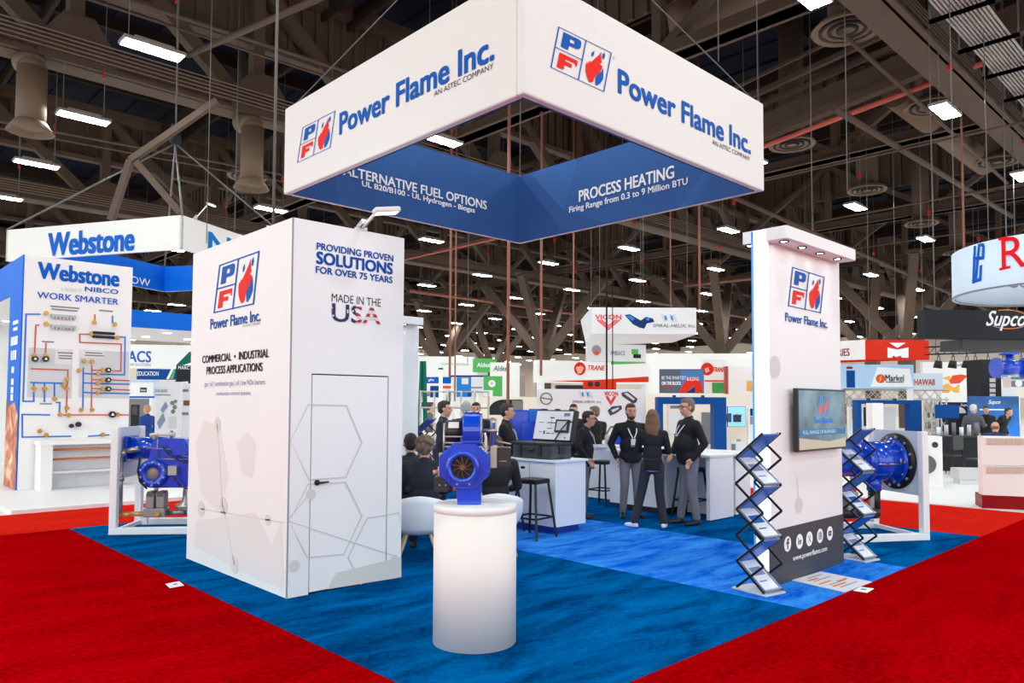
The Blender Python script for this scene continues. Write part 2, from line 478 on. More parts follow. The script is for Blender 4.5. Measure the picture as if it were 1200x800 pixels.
# ================================================================== ROOF SERVICES
def run(name, label, cat, a, b, r, m, n=10, group=None):
    mb = MB(); mb.cyl(a, b, r, n=n); return tag(mb.build(name, m), label, cat, group)
# big ducts
p = atz(1051, 111, 14.2); run('air_duct', 'brown round duct running down the right side of the roof', 'duct', p - Vector((0.2, 0, 0)), p + Vector((12.4, 0, 0)), 0.55, DUCT, 20, 'roof ducts')
p = atz(806, 45, 15.2)
mb = MB(); mb.cyl(p, p + Vector((0.2, -4.5, 0.9)), 0.6, n=20); mb.ball(p, (0.6, 0.6, 0.6)); mb.cyl(p, p + Vector((-.4, 0.5, 3.8)), 0.6, n=20)
tag(mb.build('air_duct', DUCT), 'brown duct elbow right of the big hanging sign', 'duct', 'roof ducts')
def diffuser(px, py, z, r, label):
    p = atz(px, py, z)
    t = thing('air_diffuser', label, 'vent', (p.x, p.y, z), 0, 'round air diffusers')
    mb = MB(); mb.lathe([(0, .06), (r*.25, .02), (r*.3, .08), (r*.48, .03), (r*.54, .09), (r*.72, .02), (r*.8, .1), (r, .0), (r*1.04, .06), (r*.9, .22), (r*.6, .35), (0, .36)], p, (0, 0, 1), 32)
    mb.build('louvre', DUCT, t)
    mb = MB()
    for rr in (.27, .51, .76): mb.lathe([(r*(rr-.05), .012), (r*(rr+.05), .012), (r*(rr+.05), .09), (r*(rr-.05), .09), (r*(rr-.05), .012)], p, (0, 0, 1), 32)
    mb.build('dark_slot', mat('vent_slot', (34, 28, 24), .8), t)
    mb = MB(); mb.cyl(p + Vector((0, 0, .3)), p + Vector((0, 0, 19.47 - z)), r*.55, n=20); mb.build('drop_duct', ROOFST, t)
    return t
for a in ((993, 37, 13.0, 1.0, 'round tan air diffuser nearest the top edge'), (1169, 191, 13.0, .95, 'round air diffuser at the right edge below the conduit bundle'),
          (928, 171, 13.0, .95, 'round air diffuser just right of the big hanging sign'), (1016, 224, 13.0, .95, 'round air diffuser above the lamp over the pillar cap'),
          (1080, 263, 13.0, .95, 'round air diffuser left of the drum shaped hanging sign'), (1092, 127, 13.0, .95, 'round air diffuser partly behind the bright square lamp'),
          (290, 208, 13.0, .95, 'dark round air diffuser left of the big hanging sign'), (1122, 297, 13.0, .95, 'round air diffuser half behind the drum shaped sign')):
    diffuser(*a)
p = atz(36, 40, 12.7)
# elbows of duct under the left girder
for px, py, lb in ((38, 80, 'brown duct drop under the left girder'), (296, 150, 'brown curved duct drop beside the big hanging sign')):
    q = atz(px, py, 12.2); mb = MB()
    mb.tube([q + Vector((0, .9, .45)), q + Vector((0, .3, .3)), q, q - Vector((0, 0, 2.2 if px > 100 else 1.9))], 0.42, 18)
    b_ = q - Vector((0, 0, 2.2 if px > 100 else 1.9)); mb.lathe([(.42, .3), (.62, .0), (.66, 0), (.46, .32)], b_ - Vector((0, 0, .15)), (0, 0, 1), 24)
    tag(mb.build('air_duct', DUCT), lb, 'duct', 'roof ducts')
# conduit bundle at the top right
t = None
p0 = atz(1090, 0, 12.6); p1 = atz(1152, 0, 12.6)
t = thing('conduit_bundle', 'bundle of silver conduits on cross hangers at the top right', 'conduits', (p0.x, p0.y, 12.6))
wY = p1.y - p0.y
for i in range(11):
    y = p0.y + wY * i / 10
    mb = MB(); mb.cyl((p0.x - 6, y, 12.6), (p0.x + 14, y, 12.6), abs(wY)/10*.36, n=10); mb.build('conduit', CONDUIT, t)
for i in range(-2, 5):
    x = p0.x + .9 + i*2.6
    mb = MB()
    for zz in (-0.16, -0.16): mb.box((x-.05, min(p0.y, p1.y)-.3, 12.6-.22), (x+.05, max(p0.y, p1.y)+.3, 12.6-.12))
    mb.box((x-.02, p0.y+.25, 12.4), (x+.02, p0.y+.29, 18)); mb.box((x-.02, p1.y-.29, 12.4), (x+.02, p1.y-.25, 18))
    mb.build('hanger', STEEL, t)
# red sprinkler main and the sloping girder beside it
a = atz(896, 171, 12.4); b = atx(1147, 76, a.x)
d = (b - a); run('sprinkler_pipe', 'red sprinkler pipe crossing the roof right of the big sign', 'pipe', a - d*.25, b + d*.1, 0.10, REDPIPE, 10, 'roof pipes')
a = atz(896, 150, 13.2); b = atx(1129, 51, a.x); d = b - a
mb = MB(); mb.bar(a - d*.6, b + d*.8, 0.75, 0.85); mb.bar(a - d*.6 + Vector((-.35, 0, -.5)), b + d*.8 + Vector((-.35, 0, -.5)), 0.35, 0.3)
mb.bar(a - d*.6 + Vector((.0, 0, 1.0)), b + d*.8 + Vector((0, 0, 1.0)), 0.16); mb.bar(a - d*.6 + Vector((.0, 0, 1.6)), b + d*.8 + Vector((0, 0, 1.6)), 0.2)
mb.bar(a - d*.6 + Vector((.0, 0, 2.3)), b + d*.8 + Vector((0, 0, 2.3)), 0.12)
struct(mb, 'sloping_girder', ROOFST)
# level pipes
def line2(px0, py0, px1, py1, z, r, m, label, along, ext=0.0, group='roof pipes', name='roof_pipe'):
    a = atz(px0, py0, z); b = (atx(px1, py1, a.x) if along == 'Y' else aty(px1, py1, a.y))
    d = b - a; return run(name, label, 'pipe', a - d*ext, b + d*ext, r, m, 8, group)
line2(896, 211, 1200, 143, 12.0, .05, ROOFST, 'thin tan pipe level across the roof above the pillar', 'Y', .3)
line2(946, 262, 1200, 214, 12.0, .05, ROOFST, 'thin tan pipe just under the lamp above the pillar cap', 'Y', .3)
line2(1010, 290, 1200, 262, 12.0, .05, ROOFST, 'thin tan pipe left of the drum sign', 'Y', .2)
line2(992, 136, 1180, 250, 12.0, .12, ROOFST, 'tan box rail sloping down towards the drum sign', 'X', .05)
line2(880, 240, 1150, 360, 12.0, .12, ROOFST, 'tan rail passing behind the pillar cap', 'X', .1)
line2(1010, 60, 1170, 205, 12.8, .07, ROOFST, 'thin tan rail beside the bright square lamp', 'X', .1)
line2(490, 342, 640, 362, 11.6, .16, RUST, 'rusty pipe across the far roof left of centre', 'X', .05)
line2(575, 353, 700, 372, 11.6, .16, RUST, 'rusty pipe across the far roof near the centre', 'X', .05)
line2(480, 303, 570, 282, 11.8, .07, REDPIPE, 'red pipe just right of the white storage tower', 'Y', .1)
line2(810, 334, 900, 324, 11.8, .12, RUST, 'tan pipe meeting the pillar at its left', 'Y', .1)
line2(150, 0, 420, 88, 13.9, .07, ROOFST, 'tan pipe above the left girder', 'X', .2)
line2(150, 14, 420, 102, 13.9, .05, ROOFST, 'thinner tan pipe above the left girder', 'X', .2)
line2(0, 142, 340, 206, 12.3, .06, ROOFST, 'brown pipe behind the first lamp row on the left', 'X', .2)
line2(0, 150, 340, 214, 12.3, .05, ROOFST, 'thinner brown pipe behind the first lamp row on the left', 'X', .2)
line2(232, 60, 392, -10, 13.2, .09, ROOFST, 'brown brace crossing behind the tall grey cable', 'Y', .1)
# swing braces on the left, between trusses
for a, b, Dz, lb in (((255, 118), (153, 188), 22, 'tan diagonal brace left of the chain hoist'), ((153, 188), (130, 258), 22, 'tan steep brace dropping to the left hanging sign'),
                     ((160, 190), (212, 250), 22, 'brown brace falling right behind the sling')):
    p = atd(*a, Dz); q = atd(*b, Dz); mb = MB(); mb.bar(p, q, 0.18, 0.18); tag(mb.build('roof_brace', ROOFST), lb, 'brace', 'roof braces')
# vertical rods and cables
def rod(px, y0, y1, D, r, m, label, name='hanging_rod'):
    a = atd(px, y0, D); b = atd(px, y1, D)
    mb = MB(); mb.cyl((b.x, b.y, b.z), (b.x, b.y, 19.6), r*(.55 if m is CABLE and r < .034 else .8), n=8)
    return tag(mb.build(name, m), label, 'cable' if 'cable' in name else 'rod', 'rods and cables hanging from the roof')
rod(319, 0, 330, 13.5, .035, CABLE, 'thick grey cable hanging behind the white storage tower', 'hanging_cable')
rod(527, 280, 441, 31, .06, RUST, 'red brown rod just right of the storage tower', 'hanging_rod')
rod(533, 280, 470, 33, .04, RUST, 'thin rod beside the first red brown rod', 'hanging_rod')
rod(595, 280, 500, 25, .065, RUST, 'red brown rod dropping below the centre of the big sign', 'hanging_rod')
rod(634, 280, 440, 30, .065, RUST, 'red brown rod right of the centre of the big sign', 'hanging_rod')
rod(672, 270, 415, 36, .05, RUST, 'thin red rod left of the hanging grey sign', 'hanging_rod')
rod(820, 240, 362, 36, .07, RUST, 'red rod at the right end of the hanging grey sign', 'hanging_rod')
rod(786, 300, 362, 37, .04, RUST, 'thin red rod above the hanging grey sign', 'hanging_rod')
rod(711, 260, 458, 30, .045, ROOFDK, 'dark rod in front of the hanging grey sign', 'hanging_rod')
rod(718, 260, 458, 30, .025, ROOFDK, 'thin dark rod beside the dark rod', 'hanging_rod')
rod(1131, 250, 352, 28, .05, RUST, 'red brown rod left of the drum shaped sign', 'hanging_rod')
rod(548, 285, 425, 34, .025, CABLE, 'thin grey cable left of the centre of the big sign', 'hanging_cable')
rod(242, 120, 285, 18, .02, CABLE, 'thin cable left of the storage tower', 'hanging_cable')
rod(275, 150, 270, 26, .03, CABLE, 'thin cable with a red tag left of the storage tower', 'hanging_cable')
rod(842, 20, 72, 14, .02, CABLE, 'thin cable above the right part of the big sign', 'hanging_cable')
rod(888, 20, 122, 14, .015, CABLE, 'thin cable over the right corner of the big sign', 'hanging_cable')
rod(993, 120, 222, 21, .03, CABLE, 'thin cable above the pillar cap', 'hanging_cable')
rod(952, 200, 270, 24, .03, CABLE, 'thin cable just left of the pillar cap lamp', 'hanging_cable')

# ================================================================== HALL LUMINAIRES
LAMPM = mat('lamp_diffuser', (246, 251, 252), 0.5, emit=LAMP)
FIXM = mat('lamp_housing', (150, 140, 130), 0.5)
def lamp_proto():
    t = thing('hall_light', 'white rectangular hall light hanging from the roof', 'ceiling light', (0, 0, LZ))
    mb = MB(); mb.box((-.78, -.28, 0.0), (.78, .28, .10)); mb.box((-.5, -.18, .10), (.5, .18, .2)); mb.build('housing', FIXM, t, True, 0.02)
    mb = MB(); mb.add([(-.725, -.25, -.008), (-.725, .25, -.008), (.725, .25, -.008), (.725, -.25, -.008)], [(0, 1, 2, 3)]); mb.build('diffuser', LAMPM, t, True, fix=False)
    for s in (-1, 1):
        mb = MB(); mb.cyl((s*.6, 0, .1), (s*.6, 0, 7.2), .012, n=6); mb.build('suspension_wire', CABLE, t, True)
    mb = MB(); mb.box((.55, -.09, 1.5), (.57, .09, 1.75)); mb.build('number_tag', REDPL, t, True)
    return t
names = {(0, 0): 'nearest bright lamp left of the big sign, above the girder', }
special = {}
lamp = None
PX = lambda p: (600 + F_PX*(Vector(p)-EYEP).dot(RT)/(Vector(p)-EYEP).dot(FW), 400 + SHIFT - F_PX*(Vector(p)-EYEP).dot(UP)/(Vector(p)-EYEP).dot(FW))
NEARL = {(202, 46): 'largest white tube lamp at the top left, over the girder', (114, 128): 'white tube lamp second from the top left, below the girder',
         (54, 186): 'white tube lamp third from the top left', (15, 225): 'white tube lamp cut by the left edge above the hanging sign',
         (532, 157): 'white tube lamp seen through the open middle of the big sign', (327, 241): 'white tube lamp just under the left corner of the big sign',
         (1112, 120): 'bright square lamp beside the conduit bundle at the right', (1195, 200): 'bright lamp cut by the right edge under the conduits',
         (1007, 237): 'bright lamp above the right end of the pillar cap', (858, 264): 'bright lamp just left of the pillar cap',
         (897, 185): 'lamp half hidden by the right corner of the big sign', (950, 0): 'lamp cut by the top edge right of the big sign',
         (515, 279): 'lamp right under the left blue wing of the big sign', (742, 286): 'lamp under the right blue wing of the big sign'}
for n in range(-2, 13):
    for k in range(-3, 19):
        p = Vector((GX(n), GY(k), LZ))
        if not seen(p, 50, 50): continue
        x, y = PX(p)
        lb = next((v for q, v in NEARL.items() if math.hypot(q[0]-x, q[1]-y) < 14), None)
        if lamp is None: o = lamp = lamp_proto(); o.location = p; W[o.name] = Matrix.Translation(p)
        else: o = copytree(lamp, p)
        o['label'] = lb or 'one of the many white hall lamps hanging under the dark roof'
        o['group'] = 'hall lights under the roof'
def rect2(fr, xl, ybl, ytl, xr, yr): # text: left edge bottom/top pixels and a pixel at the right edge
    return (fr.uv(xl, ybl)[0], fr.uv(xl, ybl)[1], fr.uv(xr, yr)[0], fr.uv(xl, ytl)[1])
# ================================================================== STORAGE TOWER
TX0, TX1, TY0, TY1, TH = 3.13, 4.33, 6.09, 8.40, 3.345
tw = thing('display_tower', 'tall white exhibition storage tower with a flush door and printed slogans', 'booth tower', (TX0, TY0, 0))
fA = Fr((TX0, TY0, 0), (1, 0, 0))                 # face with the door
fB = Fr((TX0, TY1, 0), (0, -1, 0))                # left face with the emblem
mb = MB()
dx0, dx1, dz = .205, 1.035, 1.965
mb.box((TX0, TY0, 0.002), (TX0+dx0, TY0+.05, TH)); mb.box((TX0+dx1, TY0, 0.002), (TX1, TY0+.05, TH)); mb.box((TX0+dx0, TY0, dz), (TX0+dx1, TY0+.05, TH))
mb.build('front_panel', WHITE, tw)
MB().box((TX0, TY0+.05, 0.002), (TX0+.05, TY1, TH)).build('side_panel', WARMW, tw)
MB().box((TX1-.05, TY0+.05, 0.002), (TX1, TY1, TH)).build('side_panel', WHITE, tw)
MB().box((TX0+.05, TY1-.05, 0.002), (TX1-.05, TY1, TH)).build('back_panel', WHITE, tw)
MB().box((TX0+.05, TY0+.05, TH-.05), (TX1-.05, TY1-.05, TH-.005)).build('top_panel', WHITE, tw)
mb = MB(); mb.box((TX0+dx0, TY0+.03, 0.01), (TX0+dx0+.012, TY0+.05, dz)); mb.box((TX0+dx1-.012, TY0+.03, .01), (TX0+dx1, TY0+.05, dz)); mb.box((TX0+dx0, TY0+.03, dz-.012), (TX0+dx1, TY0+.05, dz))
mb.box((TX0+dx0, TY0+.03, .005), (TX0+dx1, TY0+.05, .018))
mb.build('door_gap', mat('dark_gap', (52, 44, 44), .8), tw)
dr = MB().box((TX0+dx0+.012, TY0+.003, .02), (TX0+dx1-.012, TY0+.045, dz-.012)).build('door', WHITE, tw)
hx, hz = TX0+dx0+.07, .985
mb = MB(); mb.lathe([(0, 0), (.026, 0), (.026, .012), (.012, .014), (.012, .05), (0, .05)], (hx, TY0+.003, hz), (0, -1, 0), 20); mb.cyl((hx, TY0-.045, hz), (hx+.09, TY0-.05, hz+.004), .010, .008)
mb.build('door_handle', BLACKM, dr)
# vertical corner strips
mb = MB(); mb.box((TX0-.004, TY0-.004, .002), (TX0+.006, TY0+.01, TH)); mb.build('corner_strip', GREYP, tw)
# printed molecules and hexagons
def hexa(cx, cz, r, flat=True): return [(cx + r*math.cos(PI/3*i), cz + r*math.sin(PI/3*i)) for i in range(6)]
pat = []
pc = lambda x, y: fA.uv(x, y)
def pxpoly(fr, pts): return [fr.uv(*p) for p in pts]
h1 = pxpoly(fA, [(338.5, 517), (361, 474), (406, 475), (424, 518), (405, 559), (362, 562)])
h2 = pxpoly(fA, [(337.5, 611), (361, 567), (405, 565), (424, 604), (403, 649), (360, 653)])
h3 = pxpoly(fA, [(408, 653), (430, 607), (467, 601), (474, 612)])
h4 = pxpoly(fA, [(408, 653), (424, 686)])
polys = stroke(h1, .012, True) + stroke(h2, .012, True) + stroke(h3, .012) + stroke(h4, .012)
polys += stroke(pxpoly(fA, [(336, 611), (465, 652)]), .008) + stroke(pxpoly(fA, [(337, 607), (363, 578)]), .01)
polys = [[(min(max(a, 0.008), TX1-TX0-.004), b) for a, b in P] for P in polys]
decal('hexagon_print', polys, PALEP, tw, fA, .0015)
for i__, P_ in enumerate([circ(*fA.uv(364, 579), .048), circ(*fA.uv(345, 663), .05), circ(*fA.uv(462, 654), .036), pxpoly(fA, [(384, 690), (394, 671), (470, 652), (470, 676)])]): decal('molecule_print', [P_], PALERP, tw, fA, .0036+.0004*i__)
for P_ in [circ(*fB.uv(255, 497), .075), circ(*fB.uv(262, 593), .09), circ(*fB.uv(236, 596), .085), circ(*fB.uv(314, 609), .05), circ(*fB.uv(275, 661), .085)] + stroke(pxpoly(fB, [(255, 497), (261, 593)]), .012) + stroke(pxpoly(fB, [(236, 596), (333, 612)]), .012) + stroke(pxpoly(fB, [(262, 593), (275, 661)]), .012):
    decal('molecule_print', [P_], mat('print_faint_beige', (222, 214, 210), .5), tw, fB, .0035)
def blob(fr, pts, off): return [pxpoly(fr, pts)]
decal('shaded_print', blob(fB, [(229, 520), (240, 492), (258, 500), (268, 560), (256, 600), (236, 580)], 0) + blob(fB, [(278, 520), (290, 505), (300, 520), (296, 560), (284, 556)], 0) + blob(fB, [(228, 640), (230, 610), (300, 600), (318, 640), (330, 610), (333, 690), (300, 678)], 0),
      mat('print_fainter_beige', (231, 226, 222), .5), tw, fB, .0012)
emblem(fB, fB.uv(257.3, 310.5), fB.uv(304.7, 293.5), fB.uv(298, 356.5), fB.uv(250.4, 367), tw)
text('Power Flame Inc.', fB, rect2(fB, 247, 386, 374, 305.5, 375), PFBLUE, tw, bold=.03)
text('AN ASTEC COMPANY', fB, rect2(fB, 285, 383.5, 380.5, 305.5, 378), GREYP, tw, bold=0)
text('COMMERCIAL  •  INDUSTRIAL', fB, rect2(fB, 237.5, 425.5, 417, 315.5, 415), BLACKP, tw, bold=.03)
text('PROCESS APPLICATIONS', fB, rect2(fB, 242.5, 438.6, 429.8, 308, 430), BLACKP, tw, bold=.03)
LAV = mat('print_lavender_grey', (132, 136, 176), .6)
text('gas | oil | combination gas | oil | low NOx burners', fB, rect2(fB, 240, 454.5, 447, 311, 450), LAV, tw, bold=0)
text('combustion control systems', fB, rect2(fB, 253.5, 464.5, 458.5, 294, 460), LAV, tw, bold=0)
DEEPB = mat('print_royal_blue', (8, 80, 170), .55)
text('PROVIDING PROVEN', fA, (fA.uv(371, 292)[0], fA.uv(371, 292)[1], fA.uv(460.5, 300)[0], fA.uv(371, 284)[1]), DEEPB, tw, bold=.045)
text('SOLUTIONS', fA, (fA.uv(371, 307)[0], fA.uv(371, 308.5)[1], fA.uv(459.5, 316)[0], fA.uv(371, 294.5)[1]), DEEPB, tw, bold=.065)
text('FOR OVER 75 YEARS', fA, (fA.uv(370, 318)[0], fA.uv(370, 319.5)[1], fA.uv(459.5, 330)[0], fA.uv(370, 311.5)[1]), DEEPB, tw, bold=.045)
text('MADE IN THE', fA, (fA.uv(388.5, 352)[0], fA.uv(388.5, 353)[1], fA.uv(446, 356)[0], fA.uv(388.5, 343.5)[1]), mat('print_charcoal', (70, 66, 74), .6), tw, bold=0)
# letters U S A: navy with white stars on the left, red and white bars on the right
a0, b0 = fA.uv(389, 376); a1, _ = fA.uv(445.5, 380); _, b1 = fA.uv(389, 355)
flag = bpy.data.materials.new('print_flag_letters'); flag.use_nodes = True
nt = flag.node_tree; bs = nt.nodes['Principled BSDF']; bs.inputs['Roughness'].default_value = .6
tc = nt.nodes.new('ShaderNodeTexCoord'); sp = nt.nodes.new('ShaderNodeSeparateXYZ'); nt.links.new(tc.outputs['Object'], sp.inputs[0])
wv = nt.nodes.new('ShaderNodeTexWave'); wv.bands_direction = 'Z'; wv.inputs['Scale'].default_value = 5.2; wv.inputs['Distortion'].default_value = 1.2; wv.inputs['Detail Scale'].default_value = .8
nt.links.new(tc.outputs['Object'], wv.inputs[0])
r1 = nt.nodes.new('ShaderNodeValToRGB'); r1.color_ramp.interpolation = 'CONSTANT'; r1.color_ramp.elements[0].color = lin((178, 34, 44)); r1.color_ramp.elements[1].position = .5; r1.color_ramp.elements[1].color = lin((226, 220, 222))
nt.links.new(wv.outputs['Fac'], r1.inputs[0])
vo = nt.nodes.new('ShaderNodeTexVoronoi'); vo.inputs['Scale'].default_value = 22; nt.links.new(tc.outputs['Object'], vo.inputs['Vector'])
r2 = nt.nodes.new('ShaderNodeValToRGB'); r2.color_ramp.interpolation = 'CONSTANT'; r2.color_ramp.elements[0].color = lin((225, 228, 236)); r2.color_ramp.elements[1].position = .22; r2.color_ramp.elements[1].color = lin((24, 40, 84))
nt.links.new(vo.outputs['Distance'], r2.inputs[0])
gt = nt.nodes.new('ShaderNodeMath'); gt.operation = 'GREATER_THAN'; gt.inputs[1].default_value = a0 + (a1-a0)*.47
nt.links.new(sp.outputs[0], gt.inputs[0])
mx = nt.nodes.new('ShaderNodeMix'); mx.data_type = 'RGBA'; nt.links.new(gt.outputs[0], mx.inputs[0]); nt.links.new(r2.outputs[0], mx.inputs[6]); nt.links.new(r1.outputs[0], mx.inputs[7])
nt.links.new(mx.outputs[2], bs.inputs['Base Color'])
text('USA', fA, (a0, b0, a1, b1), flag, tw, bold=.03, name='flag_lettering')

# arm spotlights clipped to the tower and to the left hanging sign
ALU = mat('white_arm_lamp', (226, 224, 220), .4)
def arm_spot(base, tip, head, label):
    b = Vector(base); t_ = thing('arm_spotlight', label, 'spotlight', base, 0, 'arm spotlights')
    tip = Vector(tip); d = (tip - b).normalized()
    mb = MB(); mb.cbox(b + Vector((0, 0, -.005)), (.1, .07, .035)); mb.bar(b - d*.04 + Vector((0, 0, .02)), b + d*.1 + Vector((0, 0, .03)), .06, .05); mb.build('clamp', STEEL, t_)
    mb = MB(); mb.bar(b, tip, .018, .03); mb.build('arm', ALU, t_)
    hd = Vector(head).normalized(); mb = MB(); mb.bar(tip - hd*.04, tip + hd*.2, .13, .05); mb.build('lamp_head', ALU, t_, bevel=.015)
    mb = MB(); c = tip + hd*.08; mb.bar(c - hd*.1 + Vector((0, 0, -.027)), c + hd*.1 + Vector((0, 0, -.027)), .1, .004); mb.build('lamp_glass', mat('spot_glass', (255, 250, 240), .4, emit=4), t_)
p = aty(423, 268, TY0 + .03); q = aty(443, 247, TY0 - .36)
arm_spot((p.x, TY0+.03, TH+.02), q, (.75, -.25, .12), 'white arm spotlight clipped above the door face of the tower')

# ================================================================== HANGING CUBE SIGN
SX0, SX1, SY0, SY1, SB, ST = 4.64, 9.09, 4.72, 9.32, 4.50, 5.67
sg = thing('hanging_sign', 'large square white hanging sign ring with blue inner faces over the booth', 'hanging sign', ((SX0+SX1)/2, (SY0+SY1)/2, SB))
T = .09
INB = bpy.data.materials.new('inner_blue_print'); INB.use_nodes = True
nt = INB.node_tree; bs = nt.nodes['Principled BSDF']; bs.inputs['Roughness'].default_value = .85
tc = nt.nodes.new('ShaderNodeTexCoord'); vo = nt.nodes.new('ShaderNodeTexVoronoi'); vo.inputs['Scale'].default_value = .55
rp = nt.nodes.new('ShaderNodeValToRGB'); rp.color_ramp.elements[0].color = lin((28, 72, 132)); rp.color_ramp.elements[1].color = lin((48, 98, 160))
nt.links.new(tc.outputs['Object'], vo.inputs['Vector']); nt.links.new(vo.outputs['Color'], rp.inputs[0]); nt.links.new(rp.outputs[0], bs.inputs['Base Color'])
MB().box((SX0, SY0, SB), (SX1, SY0+T, ST)).build('sign_panel', CLOTHW, sg, bevel=.02)
MB().box((SX0, SY0+T, SB), (SX0+T, SY1, ST)).build('sign_panel', CLOTHW, sg, bevel=.02)
MB().box((SX0+T, SY1-T, SB), (SX1, SY1, ST)).build('sign_panel', CLOTHW, sg, bevel=.02)
MB().box((SX1-T, SY0+T, SB), (SX1, SY1-T, ST)).build('sign_panel', CLOTHW, sg, bevel=.02)
MB().box((SX0+T+.001, SY1-T-.012, SB+.0), (SX1-T-.014, SY1-T-.001, ST)).build('inner_panel', INB, sg)
MB().box((SX1-T-.012, SY0+T+.001, SB+.0), (SX1-T-.001, SY1-T-.014, ST)).build('inner_panel', INB, sg)
MB().box((SX0+T+.001, SY0+T+.001, SB), (SX1-T-.014, SY0+T+.012, ST)).build('inner_panel', INB, sg)
MB().box((SX0+T+.001, SY0+T+.014, SB), (SX0+T+.012, SY1-T-.014, ST)).build('inner_panel', INB, sg)
gL = Fr((SX0, SY1, SB), (0, -1, 0)); gR = Fr((SX0, SY0, SB), (1, 0, 0))
emblem(gL, gL.uv(355, 149.5), gL.uv(393.5, 129.5), gL.uv(387.5, 173), gL.uv(348.5, 191), sg, off=.006, lw=.02)
text('Power Flame Inc.', gL, rect2(gL, 398.5, 158, 133.5, 579, 60), PFBLUE, sg, bold=.05, off=.006)
text('AN ASTEC COMPANY', gL, rect2(gL, 509, 113.5, 107, 578.5, 78), mat('print_charcoal', (70, 66, 74), .6), sg, bold=0, off=.006)
emblem(gR, gR.uv(654, 31), gR.uv(716.5, 62), gR.uv(707.5, 108), gR.uv(644.5, 79), sg, off=.006, lw=.02)
text('Power Flame Inc.', gR, rect2(gR, 724.5, 108.5, 81, 879, 170), PFBLUE, sg, bold=.05, off=.006)
text('AN ASTEC COMPANY', gR, rect2(gR, 834.5, 169, 163.5, 878.5, 184), mat('print_charcoal', (70, 66, 74), .6), sg, bold=0, off=.006)
text('®', gR, rect2(gR, 717.5, 69, 65.5, 720, 68), GREYP, sg, bold=0, off=.006)
iL = Fr((SX0+T, SY1-T-.012, SB), (1, 0, 0)); iR = Fr((SX1-T-.012, SY1-T, SB), (0, -1, 0))
text('ALTERNATIVE FUEL OPTIONS', iL, rect2(iL, 402, 204.5, 193, 570, 240), PRINTW, sg, bold=.04, off=.006)
text('UL B20/B100 - UL Hydrogen - Biogas', iL, rect2(iL, 424, 220, 211.5, 556, 250), PRINTW, sg, bold=.04, off=.006)
text('PROCESS HEATING', iR, rect2(iR, 679, 236.5, 223.5, 790, 200), PRINTW, sg, bold=.04, off=.006)
text('Firing Range from 0.3 to 9 Million BTU', iR, rect2(iR, 667.5, 251.5, 242.5, 806, 213), PRINTW, sg, bold=.03, off=.006)
cxs, cys = (SX0+SX1)/2, (SY0+SY1)/2
for x, y in ((SX0+.06, SY0+.06), (SX0+.06, SY1-.06), (SX1-.06, SY0+.06), (SX1-.06, SY1-.06)):
    mb = MB(); mb.cyl((x, y, ST), (cxs, cys, 8.9), .008, n=6); mb.ball((x, y, ST+.02), .03, 8, 6); mb.build('sling', CABLE, sg)
mb = MB(); mb.cyl((cxs, cys, 8.85), (cxs, cys, 18.0), .015, n=6); mb.ball((cxs, cys, 8.9), .08, 10, 8); mb.build('suspension_cable', CABLE, sg)

# ================================================================== DISPLAY PILLAR
PX0, PX1, PY0, PT, PH = 6.58, 8.23, 3.41, .15, 3.36
LEDW = mat('led_edge_panel', (226, 238, 255), .4, emit=.9)
LEDB = mat('led_blue_strip', (60, 130, 226), .4, emit=.8)
DARKPAN = mat('charcoal_panel', (58, 58, 66), .5)
def pillar(name, label, loc, rz, front=True):
    t = thing(name, label, 'booth pillar', loc, rz)
    L = PX1 - PX0
    MB().box((0.05, 0, .003), (L, PT, PH)).build('panel', WHITE, t, True)
    MB().box((0.0, .0, .003), (.045, PT-.022, PH)).build('led_edge', LEDW, t, True)
    MB().box((0.0, PT-.02, .003), (.045, PT-.0, PH)).build('led_strip', LEDB, t, True)
    fr = Fr((0, 0, PH-.11), (1, 0, 0), (0, 1, 0))
    mb = MB(); mb.prism([(.0, -.19), (.02, -.21), (L-.08, -.21), (L-.06, -.19), (L-.06, 0), (0.05, 0), (.05, PT), (L-.06, PT), (L-.06, PT+.09), (.0, PT+.09)], fr, 0, .12); mb.build('canopy', WHITE, t, True, .004)
    for i, (x, y) in enumerate(((.12, -.12), (.50, -.12), (.90, -.12), (1.32, -.12), (.07, PT+.05))):
        mb = MB(); mb.lathe([(.026, -.004), (.042, -.004), (.045, -.012), (.045, 0), (.024, .0)], (x, y, PH-.11), (0, 0, 1), 24); d_ = mb.build('downlight', BLACKM, t, True)
        mb = MB(); mb.lathe([(0, -.006), (.027, -.006), (.027, 0)], (x, y, PH-.11), (0, 0, 1), 20); mb.build('bulb', mat('downlight_bulb', (255, 250, 244), .4, emit=25), d_, True)
    return t
pl = pillar('display_pillar', 'tall white display pillar with spotlit canopy, screen and dark lower panel', (PX0, PY0, 0), 0)
for x in (.12, .50, .90, 1.32):
    l = bpy.data.lights.new('downlight_lamp', 'SPOT'); l.energy = 6; l.spot_size = 1.0; l.spot_blend = .6; l.shadow_soft_size = .03; l.color = (1, .97, .95)
    o = bpy.data.objects.new('downlight_lamp', l); C.objects.link(o); o.location = (PX0+x, PY0-.13, PH-.14); o.rotation_euler = (-.05, 0, 0)
fP = Fr((PX0, PY0, 0), (1, 0, 0))
a, b = fP.uv(903, 622); b = .525
MB().box((PX0+.0, PY0-.006, .004), (PX1, PY0-.001, b)).build('base_panel', DARKPAN, pl)
emblem(fP, fP.uv(928, 312.5), fP.uv(966, 324.5), fP.uv(961.5, 367), fP.uv(923, 358.5), pl, off=.004, lw=.03)
text('Power Flame Inc.', fP, rect2(fP, 920, 376, 366, 969.5, 381), PFBLUE, pl, bold=.03)
text('AN ASTEC COMPANY', fP, rect2(fP, 954, 383.5, 381, 969.5, 386), GREYP, pl, bold=0)
